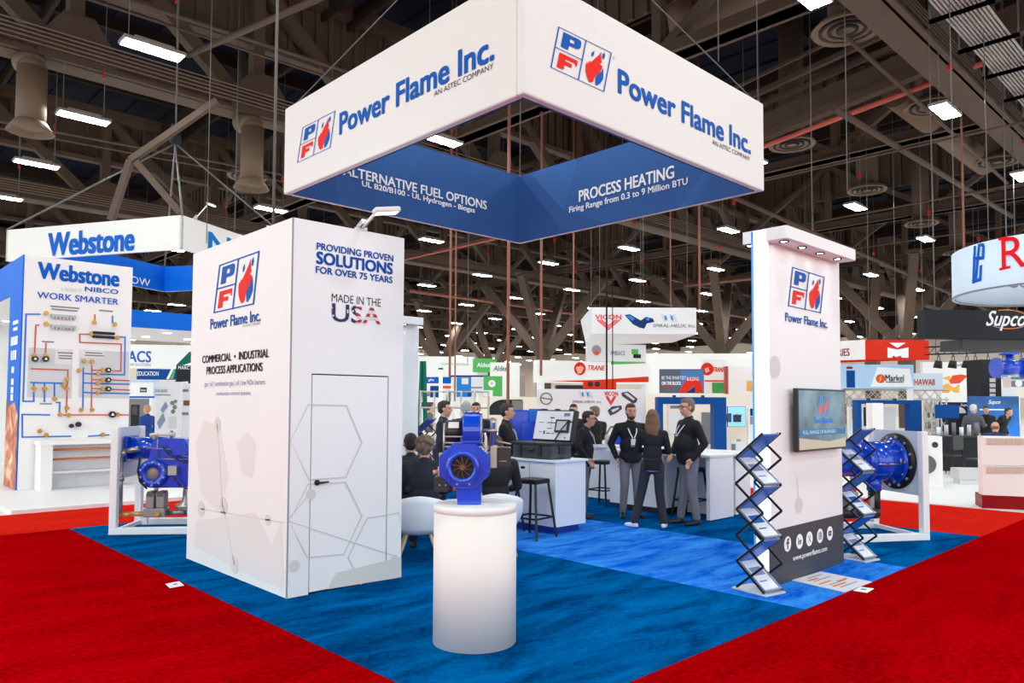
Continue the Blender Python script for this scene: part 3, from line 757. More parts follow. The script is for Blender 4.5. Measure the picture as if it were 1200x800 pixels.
# social icons
ICX = [(922, 637), (936, 634), (947.5, 631), (960, 627.5), (971.5, 624.5)]
ics = []
for x, y in ICX: ics.append(fP.uv(x, y))
rI = .073
icon_marks = [
 lambda a, b: [rectpoly(a-.012, b-.05, a+.012, b+.02), rectpoly(a-.03, b+.0, a+.03, b+.018), [(a-.012, b+.018), (a+.012, b+.018), (a+.012, b+.03), (a+.03, b+.036), (a+.03, b+.055), (a-.002, b+.052), (a-.012, b+.04)]],
 lambda a, b: [rectpoly(a-.034, b-.03, a-.02, b+.014), circ(a-.027, b+.03, .009, 12), rectpoly(a-.01, b-.03, a+.004, b+.014), [(a+.004, b-.004), (a+.01, b+.004), (a+.018, b+.002), (a+.02, b-.03), (a+.034, b-.03), (a+.034, b+.004), (a+.024, b+.016), (a+.004, b+.012)]],
 lambda a, b: [[(a-.034, b+.034), (a-.02, b+.034), (a+.034, b-.034), (a+.02, b-.034)], [(a+.022, b+.034), (a+.03, b+.034), (a-.022, b-.034), (a-.03, b-.034)]],
 lambda a, b: stroke([(a-.032, b-.02), (a-.032, b+.02), (a-.02, b+.032), (a+.02, b+.032), (a+.032, b+.02), (a+.032, b-.02), (a+.02, b-.032), (a-.02, b-.032)], .008, True) + stroke(circ(a, b, .015, 16), .008, True) + [circ(a+.02, b+.02, .005, 10)],
 lambda a, b: [[(a-.036, b-.016), (a-.03, b-.026), (a+.03, b-.026), (a+.036, b-.016), (a+.036, b+.016), (a+.03, b+.026), (a-.03, b+.026), (a-.036, b+.016)]]]
for (a, b), mk in zip(ics, icon_marks):
    ic = decal('social_icon', [circ(a, b, rI, 32)], PRINTW, pl, fP, .009)
    decal('icon_mark', mk(a, b), DARKPAN, ic, fP, .0105)
    if mk is icon_marks[4]: decal('play_triangle', [[(a-.008, b-.012), (a+.014, b), (a-.008, b+.012)]], PRINTW, ic, fP, .012)
text('www.powerflame.com', fP, rect2(fP, 928, 659, 650.5, 968, 645), PRINTW, pl, bold=.012, off=.0095)
# faint print on the pillar
decal('molecule_print', [circ(*fP.uv(936, 592), .08), circ(*fP.uv(908, 430), .11)] + stroke([fP.uv(936, 592), fP.uv(934, 560)], .012), PALERP, pl, fP, .002)
# television
tv = thing('television', 'black framed wall screen with a blue slide hung on the pillar', 'screen', (7.56, PY0-.05, 1.25))
ft = Fr((7.0, PY0-.095, 0), (1, 0, 0))
MB().box((7.0, PY0-.095, 1.245), (8.12, PY0-.045, 1.865)).build('case', BLACKPL, tv, bevel=.006)
MB().box((7.35, PY0-.045, 1.4), (7.77, PY0-.0, 1.7)).build('wall_bracket', BLACKM, tv)
SCR = bpy.data.materials.new('screen_picture'); SCR.use_nodes = True
nt = SCR.node_tree; bs = nt.nodes['Principled BSDF']; bs.inputs['Roughness'].default_value = .25; bs.inputs['Base Color'].default_value = (.02, .02, .02, 1)
tc = nt.nodes.new('ShaderNodeTexCoord'); no = nt.nodes.new('ShaderNodeTexNoise'); no.inputs['Scale'].default_value = 2.6; no.inputs['Detail'].default_value = 3
rp = nt.nodes.new('ShaderNodeValToRGB'); rp.color_ramp.elements[0].position = .35; rp.color_ramp.elements[0].color = lin((34, 66, 86)); rp.color_ramp.elements[1].position = .7; rp.color_ramp.elements[1].color = lin((120, 168, 186))
nt.links.new(tc.outputs['Object'], no.inputs['Vector']); nt.links.new(no.outputs['Fac'], rp.inputs[0]); nt.links.new(rp.outputs[0], bs.inputs['Emission Color']); bs.inputs['Emission Strength'].default_value = .75
sc_ = decal('screen', [rectpoly(.02, 1.265, 1.10, 1.845)], SCR, tv, ft, .001)
EMB = mat('screen_blue', (40, 110, 190), .4, emit=.6); EMR = mat('screen_red', (200, 50, 40), .4, emit=.6); EMT = mat('screen_teal', (16, 84, 130), .4, emit=.5); EMD = mat('screen_dark', (22, 44, 60), .4, emit=.4)
decal('screen_band', [rectpoly(.02, 1.40, 1.10, 1.46)], EMT, sc_, ft, .0018); decal('screen_band', [[(.02, 1.265), (1.10, 1.265), (1.10, 1.36), (.7, 1.33), (.02, 1.38)]], mat('screen_sand', (160, 150, 130), .4, emit=.6), sc_, ft, .0018)
emblem(ft, (.46, 1.80), (.72, 1.80), (.68, 1.60), (.42, 1.60), sc_, off=.0025, blue=EMB, red=EMR)
text('Power Flame Inc.', ft, (.36, 1.52, .80, 1.58), EMB, sc_, off=.0025)
text('FULL RANGE OF BURNERS', ft, (.10, 1.415, .85, 1.45), mat('screen_text', (150, 190, 210), .4, emit=.7), sc_, off=.0025, bold=0)

# floor sticker and cards on the carpet
def ground_card(name, label, cat, pts, m, marks, z=0.004, h=.006):
    t = thing(name, label, cat, atz(*pts[0], 0).to_tuple()[:2] + (z,))
    P = [atz(*q, z) for q in pts]
    mb = MB(); mb.add([p for p in P] + [p + Vector((0, 0, h)) for p in P], [(3,2,1,0), (4,5,6,7)] + [(i, (i+1) % 4, (i+1) % 4+4, i+4) for i in range(4)])
    mb.build('sheet', m, t)
    def q(x, y): a_ = P[0].lerp(P[1], x); b_ = P[3].lerp(P[2], x); return a_.lerp(b_, y) + Vector((0, 0, h+.0012))
    for nm, mm, rc in marks:
        mb = MB()
        for x0, y0, x1, y1 in rc: mb.add([q(x0, y0), q(x1, y0), q(x1, y1), q(x0, y1)], [(0, 1, 2, 3)])
        mb.build(nm, mm, t)
    return t
ORN = mat('print_orange', (230, 140, 70), .6)
ground_card('floor_sticker', 'white printed floor sheet with orange and blue lines at the pillar foot', 'floor sheet', [(928, 680), (990, 694), (1022, 682), (962, 670)], mat('sheet_white', (226, 226, 230), .5),
    [('printed_line', ORN, [(.2, .15, .26, .5), (.45, .1, .5, .5), (.68, .15, .74, .6), (.55, .55, .6, .9)]), ('printed_line', LAV, [(.3, .2, .33, .8), (.6, .2, .63, .8), (.8, .2, .83, .8), (.12, .3, .15, .8)])])
ground_card('direction_card', 'small white card on the red carpet beside the pillar floor sheet', 'card', [(1000, 692), (1016, 694.5), (1024, 690), (1008, 688)], PRINTW, [('printed_line', LAV, [(.3, .35, .7, .65)])])
ground_card('direction_card', 'small white card on the red carpet near the storage tower', 'card', [(194, 684.5), (199, 689), (215.5, 686), (210, 681.5)], PRINTW, [('printed_line', PFBLUE, [(.4, .4, .6, .7)])])

# ================================================================== PEDESTAL AND BLOWER BURNER
PC = Vector((3.575, 4.115, 0)); PR = .298
pd = thing('pedestal', 'round white pedestal plinth carrying the blue burner', 'pedestal', (PC.x, PC.y, 0))
mb = MB(); mb.lathe([(0, .003), (PR, .003), (PR, .93), (PR, .93)], PC, (0, 0, 1), 72); mb.build('drum', mat('pedestal_white', (236, 228, 222), .45), pd)
mb = MB(); mb.lathe([(PR, .93), (PR+.003, .932), (PR+.003, .972), (PR-.004, .98), (0, .98)], PC, (0, 0, 1), 72); mb.build('top_disc', mat('pedestal_top', (240, 236, 232), .3), pd)
PZ = .98
bn = thing('blower_burner', 'blue blower burner with round open inlet on the white pedestal', 'burner', (PC.x, PC.y, PZ), YAW)
# local: x right in view, y away, z up; about 6.3 mm per photo pixel, x = 0 at photo x 557
S = .00625
def lx(px): return (px - 557) * S
def lz(py): return (598 - py) * S - .0
fr0 = Fr((0, 0, 0), (1, 0, 0))
mb = MB(); mb.prism([(lx(537), 0.0), (lx(564), 0.0), (lx(565), lz(558)), (lx(534), lz(558))], Fr((0, -.09, 0), (1, 0, 0)), -.2, 0); mb.build('foot', BLUEPAINT, bn, True, .006)
mb = MB()
oc = [(lx(545)+.195*math.cos(PI/8+PI/4*i), lz(553)+.175*math.sin(PI/8+PI/4*i)) for i in range(8)]
mb.prism(oc, Fr((0, -.12, 0), (1, 0, 0)), -.24, 0); mb.build('fan_housing', BLUEPAINT, bn, True, .008)
mb = MB(); c0 = (lx(543.5), -.12, lz(554.5))
mb.lathe([(.082, 0), (.118, 0), (.118, .05), (.112, .06), (.084, .06), (.08, .05), (.08, -.06)], c0, (0, -1, 0), 40); mb.build('inlet_ring', BLUEPAINT, bn, True)
mb = MB(); mb.lathe([(0, .035), (.082, .035)], (c0[0], c0[1], c0[2]), (0, -1, 0), 32); mb.build('inlet_throat', mat('dark_throat', (26, 20, 20), .7), bn, True)
mb = MB()
for i in range(10):
    a = 2*PI*i/10; p = Vector(c0) + Vector((math.cos(a)*.02, -.045, math.sin(a)*.02)); q = Vector(c0) + Vector((math.cos(a+.4)*.074, -.042, math.sin(a+.4)*.074)); mb.bar(p, q, .004, .014, (0, 1, 0))
mb.cyl(Vector(c0)+Vector((0, -.036, 0)), Vector(c0)+Vector((0, -.055, 0)), .02, n=14); mb.build('impeller', mat('impeller_metal', (120, 84, 64), .4, .6), bn, True)
for x, z in ((537, 574), (551, 574)):
    mb = MB(); mb.cyl((lx(x), -.09, lz(z)), (lx(x), -.128, lz(z)), .008, n=6); mb.build('bolt', STEEL, bn, True)
mb = MB(); mb.box((lx(540), -.10, lz(541)), (lx(562), .10, lz(521))); mb.build('neck', BLUEPAINT, bn, True, .01)
# upper volute: a scroll seen edge-on
fv = Fr((lx(543), 0, lz(514)), (0, -1, 0))
sc = [(.15*math.cos(a)*(1+.0*a), .135*math.sin(a)) for a in [2*PI*i/28 for i in range(28)]]
mb = MB(); mb.prism(sc, fv, -.0, -.125); mb.build('volute', BLUEPAINT, bn, True, .008)
mb = MB(); mb.box((lx(543), -.13, lz(528)), (lx(564), .13, lz(512))); mb.build('volute_outlet', BLUEPAINT, bn, True, .006)
mb = MB(); mb.lathe([(0, .128), (.075, .128), (.085, .134), (.13, .134), (.13, .126)], (lx(543), 0, lz(514)), (1, 0, 0), 32); mb.cyl((lx(564), 0, lz(514)), (lx(582), 0, lz(514)), .014, n=10); mb.build('end_plate', STEEL, bn, True)
mo = MB().lathe([(0, 0), (.06, .0), (.078, .012), (.082, .03), (.082, .15), (0, .15)], (lx(521), 0, lz(515)), (1, 0, 0), 32).build('motor', DARKBROWN, bn, True)
fm = Fr((lx(526), -.075, lz(512)), (1, 0, 0), (0, .55, .83)); decal('name_plate', [rectpoly(0, 0, .075, .05)], mat('plate_silver', (225, 222, 215), .4), mo, fm, .014, True)
mb = MB()
for z in (520.5, 527.5, 532): mb.tube([(lx(521), -.10, lz(z)), (lx(566), -.10, lz(z))], .006, 8)
mb.tube([(lx(521.5), -.10, lz(505)), (lx(521.5), -.10, lz(549))], .007, 8); mb.build('frame_rod', STEEL, bn, True)
mb = MB(); mb.box((lx(515), -.04, lz(562)), (lx(521), .04, lz(540))); mb.cyl((lx(518), 0, lz(566)), (lx(518), 0, lz(556)), .03, n=14); mb.build('gas_valve', mat('beige_cast', (206, 186, 164), .5), bn, True, .004)
mb = MB(); mb.cyl((lx(521), -.02, lz(556)), (lx(526), -.02, lz(556)), .03, n=14); mb.box((lx(520), -.05, lz(548)), (lx(524), 0, lz(540))); mb.build('red_fitting', REDPL, bn, True)
mb = MB(); mb.tube([(lx(508), 0, lz(563)), (lx(514), 0, lz(562)), (lx(522), 0, lz(562))], .018, 12); mb.build('pipe_stub', mat('tan_pipe', (206, 150, 118), .4, .3), bn, True)
bx = MB().box((lx(510.5), -.10, lz(583.5)), (lx(526), .06, lz(567))).build('junction_box', BLACKPL, bn, True, .005)
for x in (517, 524): MB().cyl((lx(x), -.10, lz(575.5)), (lx(x), -.106, lz(575.5)), .006, n=8).build('screw', STEEL, bx, True)
cb = MB().box((lx(574), -.02, lz(557)), (lx(582), .14, lz(532))).build('control_box', mat('box_beige', (196, 184, 170), .5), bn, True, .004)
MB().box((lx(582.2), -.03, lz(556)), (lx(598), .14, lz(533.5))).build('box_cover', DARKBROWN, cb, True, .006)
mb = MB(); mb.tube([(lx(584), -.035, lz(549)), (lx(593), -.035, lz(549))], .004); mb.build('box_handle', STEEL, cb, True)
mb = MB(); mb.tube([(lx(575), .02, lz(532)), (lx(575), .02, lz(500)), (lx(580), .02, lz(500)), (lx(580), .02, lz(526)), (lx(598), .02, lz(530))], .008, 8); mb.tube([(lx(566), .02, lz(501)), (lx(582), .02, lz(501))], .006, 8); mb.build('tubing', STEEL, bn, True)
mb = MB(); mb.box((lx(576.5), .0, lz(531)), (lx(579), .03, lz(505))); mb.build('blue_bracket', BLUEPAINT, bn, True)
mb = MB(); mb.tube([(lx(564), -.05, lz(528)), (lx(570), -.1, lz(534)), (lx(567), -.1, lz(541)), (lx(573), -.08, lz(547))], .012, 10); mb.build('conduit', STEEL, bn, True)
# ================================================================== BURNER RIGS IN WHITE FRAMES
def frame_rect(t, L, y, wd, H, left_post=True, right_post=True):
    mb = MB()
    mb.box((0, y-wd/2, .003), (L, y+wd/2, wd)); mb.build('frame_rail', WHITE, t, True, .008)
    for on, x in ((left_post, 0), (right_post, L-wd)):
        if on: mb = MB(); mb.box((x, y-wd/2, wd), (x+wd, y+wd/2, H)); mb.build('frame_post', WHITE, t, True, .008)
def elbow(pts, r, n=14): return MB().tube([Vector(p) for p in pts], r, n)
PANELG = mat('pale_blue_grey_panel', (206, 214, 226), .5)
# ---- left rig
rg = thing('burner_rig', 'blue gas burner with silver piping in a white frame left of the storage tower', 'burner rig', (2.93, 10.51, 0), math.atan2(-.62, .785))
frame_rect(rg, 2.2, .045, .09, 1.37); frame_rect(rg, 2.2, .85, .09, 1.37)
mb = MB(); mb.box((0.02, .09, .70), (.05, .80, 1.37)); mb.build('end_panel', PANELG, rg, True)
mb = MB(); mb.box((0.05, .1, .02), (.09, .80, .07)); mb.box((2.11, .09, .02), (2.15, .80, .07)); mb.box((0.3, .3, .09), (.36, .36, .3)); mb.build('cross_rail', WHITE, rg, True)
kx = lambda px: (px-131)*.0113
kz = lambda py: (621-py)*.0113
y0 = .42
mb = MB(); mb.lathe([(0, 0), (.15, 0), (.15, .45), (0, .45)], (kx(140), y0, kz(525)), (1, 0, 0), 32); mb.build('blast_tube', BLUEPAINT, rg, True)
mb = MB(); mb.box((kx(137), y0-.2, kz(540)), (kx(141), y0+.2, kz(510))); mb.build('head_flange', BLUEPAINT, rg, True, .01)
mb = MB(); mb.prism([(kx(166), kz(536)), (kx(170), kz(516)), (kx(184), kz(512)), (kx(206), kz(513)), (kx(216), kz(534)), (kx(222), kz(545)), (kx(222), kz(568)), (kx(204), kz(570)), (kx(170), kz(570)), (kx(162), kz(556))], Fr((0, y0-.22, 0), (1, 0, 0)), -.44, 0); mb.build('burner_housing', BLUEPAINT, rg, True, .012)
mb = MB(); c0 = (kx(172.5), y0-.22, kz(553)); mb.lathe([(.085, .0), (.085, .05), (.185, .05), (.185, .02), (.15, .0)], c0, (0, -1, 0), 36); fl = mb.build('inlet_flange', BLUEPAINT, rg, True)
for i in range(10):
    a = 2*PI*i/10+.3; p = Vector(c0)+Vector((math.cos(a)*.15, -.05, math.sin(a)*.15)); MB().cyl(p, p+Vector((0, -.02, 0)), .014, n=6).build('bolt', STEEL, fl, True)
mb = MB(); mb.lathe([(0, .01), (.086, .01), (.086, .03), (0, .03)], c0, (0, -1, 0), 24); mb.build('inlet_throat', mat('beige_throat', (150, 130, 118), .6), rg, True)
mb = MB(); mb.prism([(kx(188), kz(515)), (kx(204), kz(513)), (kx(214), kz(531)), (kx(196), kz(533))], Fr((0, y0-.24, 0), (1, 0, 0)), -.02, .03); mb.build('access_cover', BLUEPAINT, rg, True, .006)
elbow([(kx(158), y0-.28, kz(524)), (kx(143), y0-.28, kz(527)), (kx(137.5), y0-.28, kz(532)), (kx(137.5), y0-.28, kz(598))], .036).build('gas_pipe', STEEL, rg, True)
mb = MB(); mb.cyl((kx(137.5), y0-.28, kz(561)), (kx(137.5), y0-.28, kz(556)), .05, n=12); mb.build('union_nut', STEEL, rg, True)
elbow([(kx(138), y0-.28, kz(600)), (kx(150), y0-.28, kz(599)), (kx(166), y0-.28, kz(599))], .03).build('brass_pipe', mat('orange_brass', (222, 160, 96), .35, .6), rg, True)
vt = MB().box((kx(166), y0-.36, kz(602)), (kx(190), y0-.16, kz(592))).build('gas_valve_train', CASTGREY, rg, True, .01)
for x in (167, 178.5):
    MB().box((kx(x+1), y0-.34, kz(592)), (kx(x+10), y0-.18, kz(575))).build('valve_actuator', CASTGREY, vt, True, .012)
    MB().box((kx(x+2), y0-.345, kz(579)), (kx(x+9), y0-.175, kz(573))).build('actuator_cap', mat('dark_cast', (92, 90, 88), .5, .3), vt, True, .008)
mb = MB(); mb.cyl((kx(183), y0-.37, kz(598)), (kx(183), y0-.40, kz(598)), .03, n=14); mb.build('brass_plug', BRASS, vt, True)
rgl = MB().lathe([(0, 0), (.05, .0), (.06, .06), (.14, .10), (.14, .13), (.05, .17), (.04, .34), (0, .34)], (kx(209), y0-.2, kz(601)), (0, 0, 1), 24).build('regulator', STEEL, rg, True)
elbow([(kx(190), y0-.25, kz(598)), (kx(212), y0-.22, kz(598)), (kx(222), y0-.2, kz(596))], .03).build('outlet_pipe', STEEL, rg, True)
mb = MB(); mb.box((kx(191), y0-.32, kz(555)), (kx(201), y0-.22, kz(544))); mb.build('terminal_box', STEEL, rg, True, .006)
mb = MB(); mb.tube([(kx(177), y0-.26, kz(512)), (kx(177), y0-.26, kz(536)), (kx(218), y0-.26, kz(537))], .006); mb.tube([(kx(168), y0-.26, kz(524)), (kx(195), y0-.26, kz(525)), (kx(197), y0-.26, kz(530)), (kx(218), y0-.26, kz(535))], .006); mb.build('air_line', STEEL, rg, True)
mb = MB(); mb.tube([(kx(183), y0-.27, kz(522)), (kx(192), y0-.3, kz(531)), (kx(204), y0-.3, kz(538)), (kx(219), y0-.28, kz(543))], .012); mb.tube([(kx(156), y0-.2, kz(536)), (kx(156), y0-.26, kz(550)), (kx(160), y0-.3, kz(562)), (kx(168), y0-.3, kz(570))], .013); mb.tube([(kx(198), y0-.3, kz(558)), (kx(206), y0-.32, kz(567)), (kx(220), y0-.3, kz(573))], .012); mb.build('cable', BLACKPL, rg, True)
elbow([(kx(162), y0-.05, kz(510)), (kx(172), y0-.05, kz(508.5)), (kx(190), y0-.05, kz(508.5))], .03).build('top_pipe', mat('cream_pipe', (226, 212, 196), .4), rg, True)
mb = MB(); mb.cyl((kx(167), y0-.05, kz(517)), (kx(167), y0-.05, kz(509)), .04, n=14); mb.cyl((kx(186), y0-.05, kz(513)), (kx(186), y0-.05, kz(504)), .02, n=12); mb.build('ignition_fitting', CASTGREY, rg, True)
mb = MB(); mb.box((kx(168), y0-.06, kz(600)), (kx(172), y0-.02, kz(565))); mb.build('support_leg', STEEL, rg, True)
# ---- right rig
ang = math.atan2(-.53, .85)
rr = thing('burner_rig', 'long blue burner tube with black bolted flange in a white frame right of the pillar', 'burner rig', (10.41, 3.22, 0), ang)
LR = 1.75
def fr_right(y):
    MB().box((-LR, y-.045, .003), (0, y+.045, .09)).build('frame_rail', WHITE, rr, True, .008)
    for x in (-.09, -LR):
        MB().box((x, y-.045, .09), (x+.09, y+.045, 1.37)).build('frame_post', WHITE, rr, True, .008)
fr_right(.045); fr_right(.98)
MB().box((-.06, .09, .55), (-.04, .935, 1.37)).build('end_panel', PANELG, rr, True)
fe = Fr((-.06, .935, 0), (0, -1, 0)); text('BUILT RANGE', fe, (.08, .60, .74, .67), PRINTW, rr, bold=.01, local=True, off=.003)
mb = MB(); mb.box((-.09, .09, .02), (-.05, .935, .07)); mb.box((-LR+.02, .09, .02), (-LR+.07, .935, .07)); mb.build('cross_rail', WHITE, rr, True)
zc = 1.7-(538-473)*.0113
yc = .50
def ringx(prof, x, name, m, par=rr, n=40): return MB().lathe(prof, (x, yc, zc), (1, 0, 0), n).build(name, m, par, True)
fl = ringx([(.2, 0), (.37, 0), (.37, .03), (.2, .03)], -.10, 'black_flange', BLACKM)
for i in range(12):
    a = 2*PI*i/12+.2; p = Vector((-.10, yc+math.cos(a)*.325, zc+math.sin(a)*.325)); MB().cyl(p, p+Vector((-.03, 0, 0)), .02, n=6).build('bolt', STEEL, fl, True)
f2 = ringx([(.2, 0), (.30, 0), (.30, .03), (.2, .03)], -.15, 'blue_flange', BLUEPAINT)
for i in range(10):
    a = 2*PI*i/10; p = Vector((-.15, yc+math.cos(a)*.27, zc+math.sin(a)*.27)); MB().cyl(p, p+Vector((-.025, 0, 0)), .016, n=6).build('bolt', STEEL, f2, True)
ringx([(0, 0), (.26, 0), (.26, .42), (0, .42)], -.55, 'burner_drum', BLUEPAINT)
ringx([(0, 0), (.275, 0), (.275, .04), (.2, .04)], -.59, 'drum_collar', BLUEPAINT)
ringx([(0, 0), (.195, 0), (.195, 1.3), (0, 1.3)], -1.85, 'blast_tube', BLUEPAINT)
for x in (-.75, -1.45): ringx([(.19, 0), (.205, .0), (.205, .03), (.19, .03)], x, 'tube_band', BLUEPAINT)
MB().lathe([(0, 0), (.27, 0), (.27, .5), (0, .5)], (-2.05, yc, zc-.02), (1, 0, 0), 32).build('fan_housing', BLUEPAINT, rr, True)
mb = MB(); mb.tube([(-.55, yc-.27, zc-.02), (-.40, yc-.285, zc-.02), (-.22, yc-.27, zc-.02), (-.22, yc-.27, zc+.05)], .010); mb.build('side_bracket', STEEL, rr, True)
for x in (-.62, -.78, -1.1):
    MB().cyl((x, yc-.05, zc-.19), (x, yc-.05, zc-.23), .02, n=8).build('lug', STEEL, rr, True)
mb = MB(); mb.cyl((-.45, yc-.05, zc-.38), (-.45, yc-.05, zc-.2), .09, n=20); mb.build('drop_stub', BLUEPAINT, rr, True)
elbow([(-.45, yc-.05, zc-.36), (-.45, yc-.05, zc-.62), (-.5, yc-.05, zc-.66), (-1.15, yc-.05, zc-.66)], .075, 18).build('black_gas_pipe', BLACKPL, rr, True)
MB().cyl((-.52, yc-.05, zc-.66), (-.42, yc-.05, zc-.66), .085, n=18).build('pipe_cap', BLACKPL, rr, True)
mb = MB(); mb.tube([(-1.0, yc-.1, zc-.19), (-1.0, yc-.1, zc-.66)], .03); mb.build('pipe_strut', BLACKPL, rr, True)
vb = MB().box((-.92, yc-.16, zc-.62), (-.76, yc+.02, zc-.38)).build('valve_body', CASTGREY, rr, True, .01)
MB().box((-.93, yc-.15, zc-.40), (-.78, yc, zc-.33)).build('red_handle', REDPL, vb, True, .006)
MB().box((-.56, yc-.12, zc-.60), (-.50, yc-.08, zc-.44)).build('steel_tag', STEEL, vb, True, .004)

# ================================================================== LITERATURE RACKS
BRO = [mat('brochure_white', (224, 228, 236), .4), mat('brochure_blue', (30, 110, 214), .4), mat('brochure_navy', (26, 46, 92), .4)]
RACKM = mat('rack_black_metal', (26, 28, 34), .35, .4)
CHROME = mat('rack_silver', (206, 208, 214), .45, .2)
TRAYM = mat('rack_tray_silver', (150, 158, 172), .35, .3)
def rack(loc, rz, label, kinds):
    t = thing('literature_rack', label, 'brochure rack', loc, rz, 'zigzag brochure racks')
    w_, hx, dz, n = .235, .15, .236, 6
    mb = MB(); mb.box((-.20, -w_/2-.02, .004), (.18, w_/2+.02, .022)); mb.build('base_plate', CHROME, t, True, .004)
    for k in range(n):
        s = 1 if k % 2 == 0 else -1
        a = Vector((s*hx, 0, .03+k*dz)); b = Vector((-s*hx, 0, .03+(k+1)*dz))
        d = (b-a).normalized(); nn = Vector((0, 1, 0)).cross(d) ; nn = nn if nn.z > 0 else -nn
        fr = Fr(a+Vector((0, -w_/2, 0)), (0, 1, 0), d)
        if fr.n.z < 0: fr = Fr(a+Vector((0, w_/2, 0)), (0, -1, 0), d)
        Lt = (b-a).length - .012
        mb = MB()
        mb.prism(rectpoly(0, 0.006, w_, Lt), fr, -.006, 0); mb.prism(rectpoly(0, 0.006, .012, Lt), fr, 0, .018); mb.prism(rectpoly(w_-.012, .006, w_, Lt), fr, 0, .018); mb.prism(rectpoly(0, .006, w_, .02), fr, 0, .022)
        tr = mb.build('tray', TRAYM, t, True)
        mb = MB(); mb.prism(rectpoly(.018, .02, w_-.018, Lt-.01), fr, -.012, -.007); mb.build('under_sheet', BRO[(0, 1)[k % 2]], tr, True)
        mb = MB(); mb.prism(rectpoly(.018, .024, w_-.018, Lt-.01), fr, .001, .010); mb.build('brochure', BRO[kinds[k % len(kinds)]], tr, True)
        mk = kinds[k % len(kinds)]
        if mk == 0: decal('print_block', [rectpoly(.04, Lt*.5, w_-.04, Lt*.75), rectpoly(.04, Lt*.3, w_*.6, Lt*.34)], PFBLUE if k % 4 else LAV, tr, fr, .0108, True)
        elif mk == 2: decal('print_block', [rectpoly(.035+.06*i, .05+.05*j, .085+.06*i, .085+.05*j) for i in range(3) for j in range(4)], PALEP, tr, fr, .0108, True)
        else: decal('print_block', [rectpoly(.035, Lt*.65, w_-.035, Lt*.85), rectpoly(.035, Lt*.2, w_*.5, Lt*.5)], PRINTW, tr, fr, .0108, True)
        for sy in (-1, 1):
            yy = sy*(w_/2+.014)
            mb = MB(); mb.bar((-s*hx, yy, .03+k*dz), (s*hx, yy, .03+(k+1)*dz) if k < n-1 else (0, yy, .03+(k+.5)*dz), .012, .02); mb.bar((s*hx, yy*.98, .03+k*dz), (-s*hx, yy*.98, .03+(k+1)*dz), .010, .016)
            mb.build('link_bar', RACKM, t, True)
    return t
qr = atz(890, 693); rack((qr.x, qr.y, 0), YAW-.98, 'zigzag brochure rack standing at the left edge of the display pillar', [0, 1, 0, 1, 0, 1])
qr = atz(1005, 655); rack((qr.x, qr.y, 0), YAW-.98, 'zigzag brochure rack between the display pillar and the right burner frame', [0, 1, 0, 1, 0, 1])
rack((7.75, 10.25, 0), YAW-.45, 'zigzag brochure rack with dark sheets beside the back pillar behind the tower', [2, 0, 2, 0, 2, 2])
# back pillar half hidden by the tower
q = atd(487, 500, 10.6)
bp_ = pillar('display_pillar', 'white display pillar at the back, mostly hidden behind the storage tower', (q.x-1.61*math.cos(YAW+.75), q.y-1.61*math.sin(YAW+.75), 0), YAW+.75)
bp_.scale = (1, 1, .86)
# ================================================================== COUNTERS
KICK = mat('blue_kick_base', (10, 48, 150), .4)
ct = thing('reception_counter', 'white cabinet counter with cut-out handles under the open equipment case', 'counter', (7.45, 7.3, 0))
MB().box((7.15, 6.65, .10), (7.75, 7.55, .935)).build('cabinet_body', CABWHITE, ct, bevel=.004)
MB().box((7.12, 6.62, .935), (7.78, 7.58, .965)).build('worktop', CABWHITE, ct, bevel=.006)
MB().box((7.22, 6.72, .003), (7.68, 7.48, .10)).build('kick_base', KICK, ct)
fc = Fr((7.15, 7.55, 0), (0, -1, 0))
d1 = decal('door', [rectpoly(.01, .12, .42, .92)], CABWHITE, ct, fc, .0015); d2 = decal('door', [rectpoly(.435, .12, .89, .92)], CABWHITE, ct, fc, .0015)
decal('door_gap', [rectpoly(.423, .12, .432, .92)], GREYP, ct, fc, .002)
for par, x in ((d1, .14), (d1, .30)):
    decal('handle_hole', [circ(x, .84, .045, 20, .018)], BLACKP, par, fc, .003)
decal('blue_tape', [rectpoly(.0, .925, .90, .935)], mat('blue_film', (70, 150, 226), .4), ct, fc, .0306)
bc = thing('bar_counter', 'long white bar counter behind the three standing visitors', 'counter', (9.9, 7.0, 0))
MB().box((9.62, 5.88, .925), (10.35, 7.85, .965)).build('worktop', CABWHITE, bc, bevel=.006)
MB().box((10.36, 5.88, .925), (11.0, 9.0, .965)).build('worktop', CABWHITE, bc, bevel=.006)
MB().box((9.64, 5.90, .02), (10.3, 5.96, .925)).build('end_panel', CABWHITE, bc)
MB().box((9.70, 6.75, .10), (10.3, 7.8, .925)).build('cabinet_body', CABWHITE, bc)
MB().box((10.15, 5.97, .02), (10.3, 6.74, .925)).build('cabinet_body', CABWHITE, bc)
MB().box((10.45, 5.95, .02), (10.9, 8.95, .925)).build('cabinet_body', CABWHITE, bc)
MB().box((9.78, 6.8, .003), (10.25, 7.7, .10)).build('kick_base', mat('dark_kick', (30, 28, 34), .5), bc)
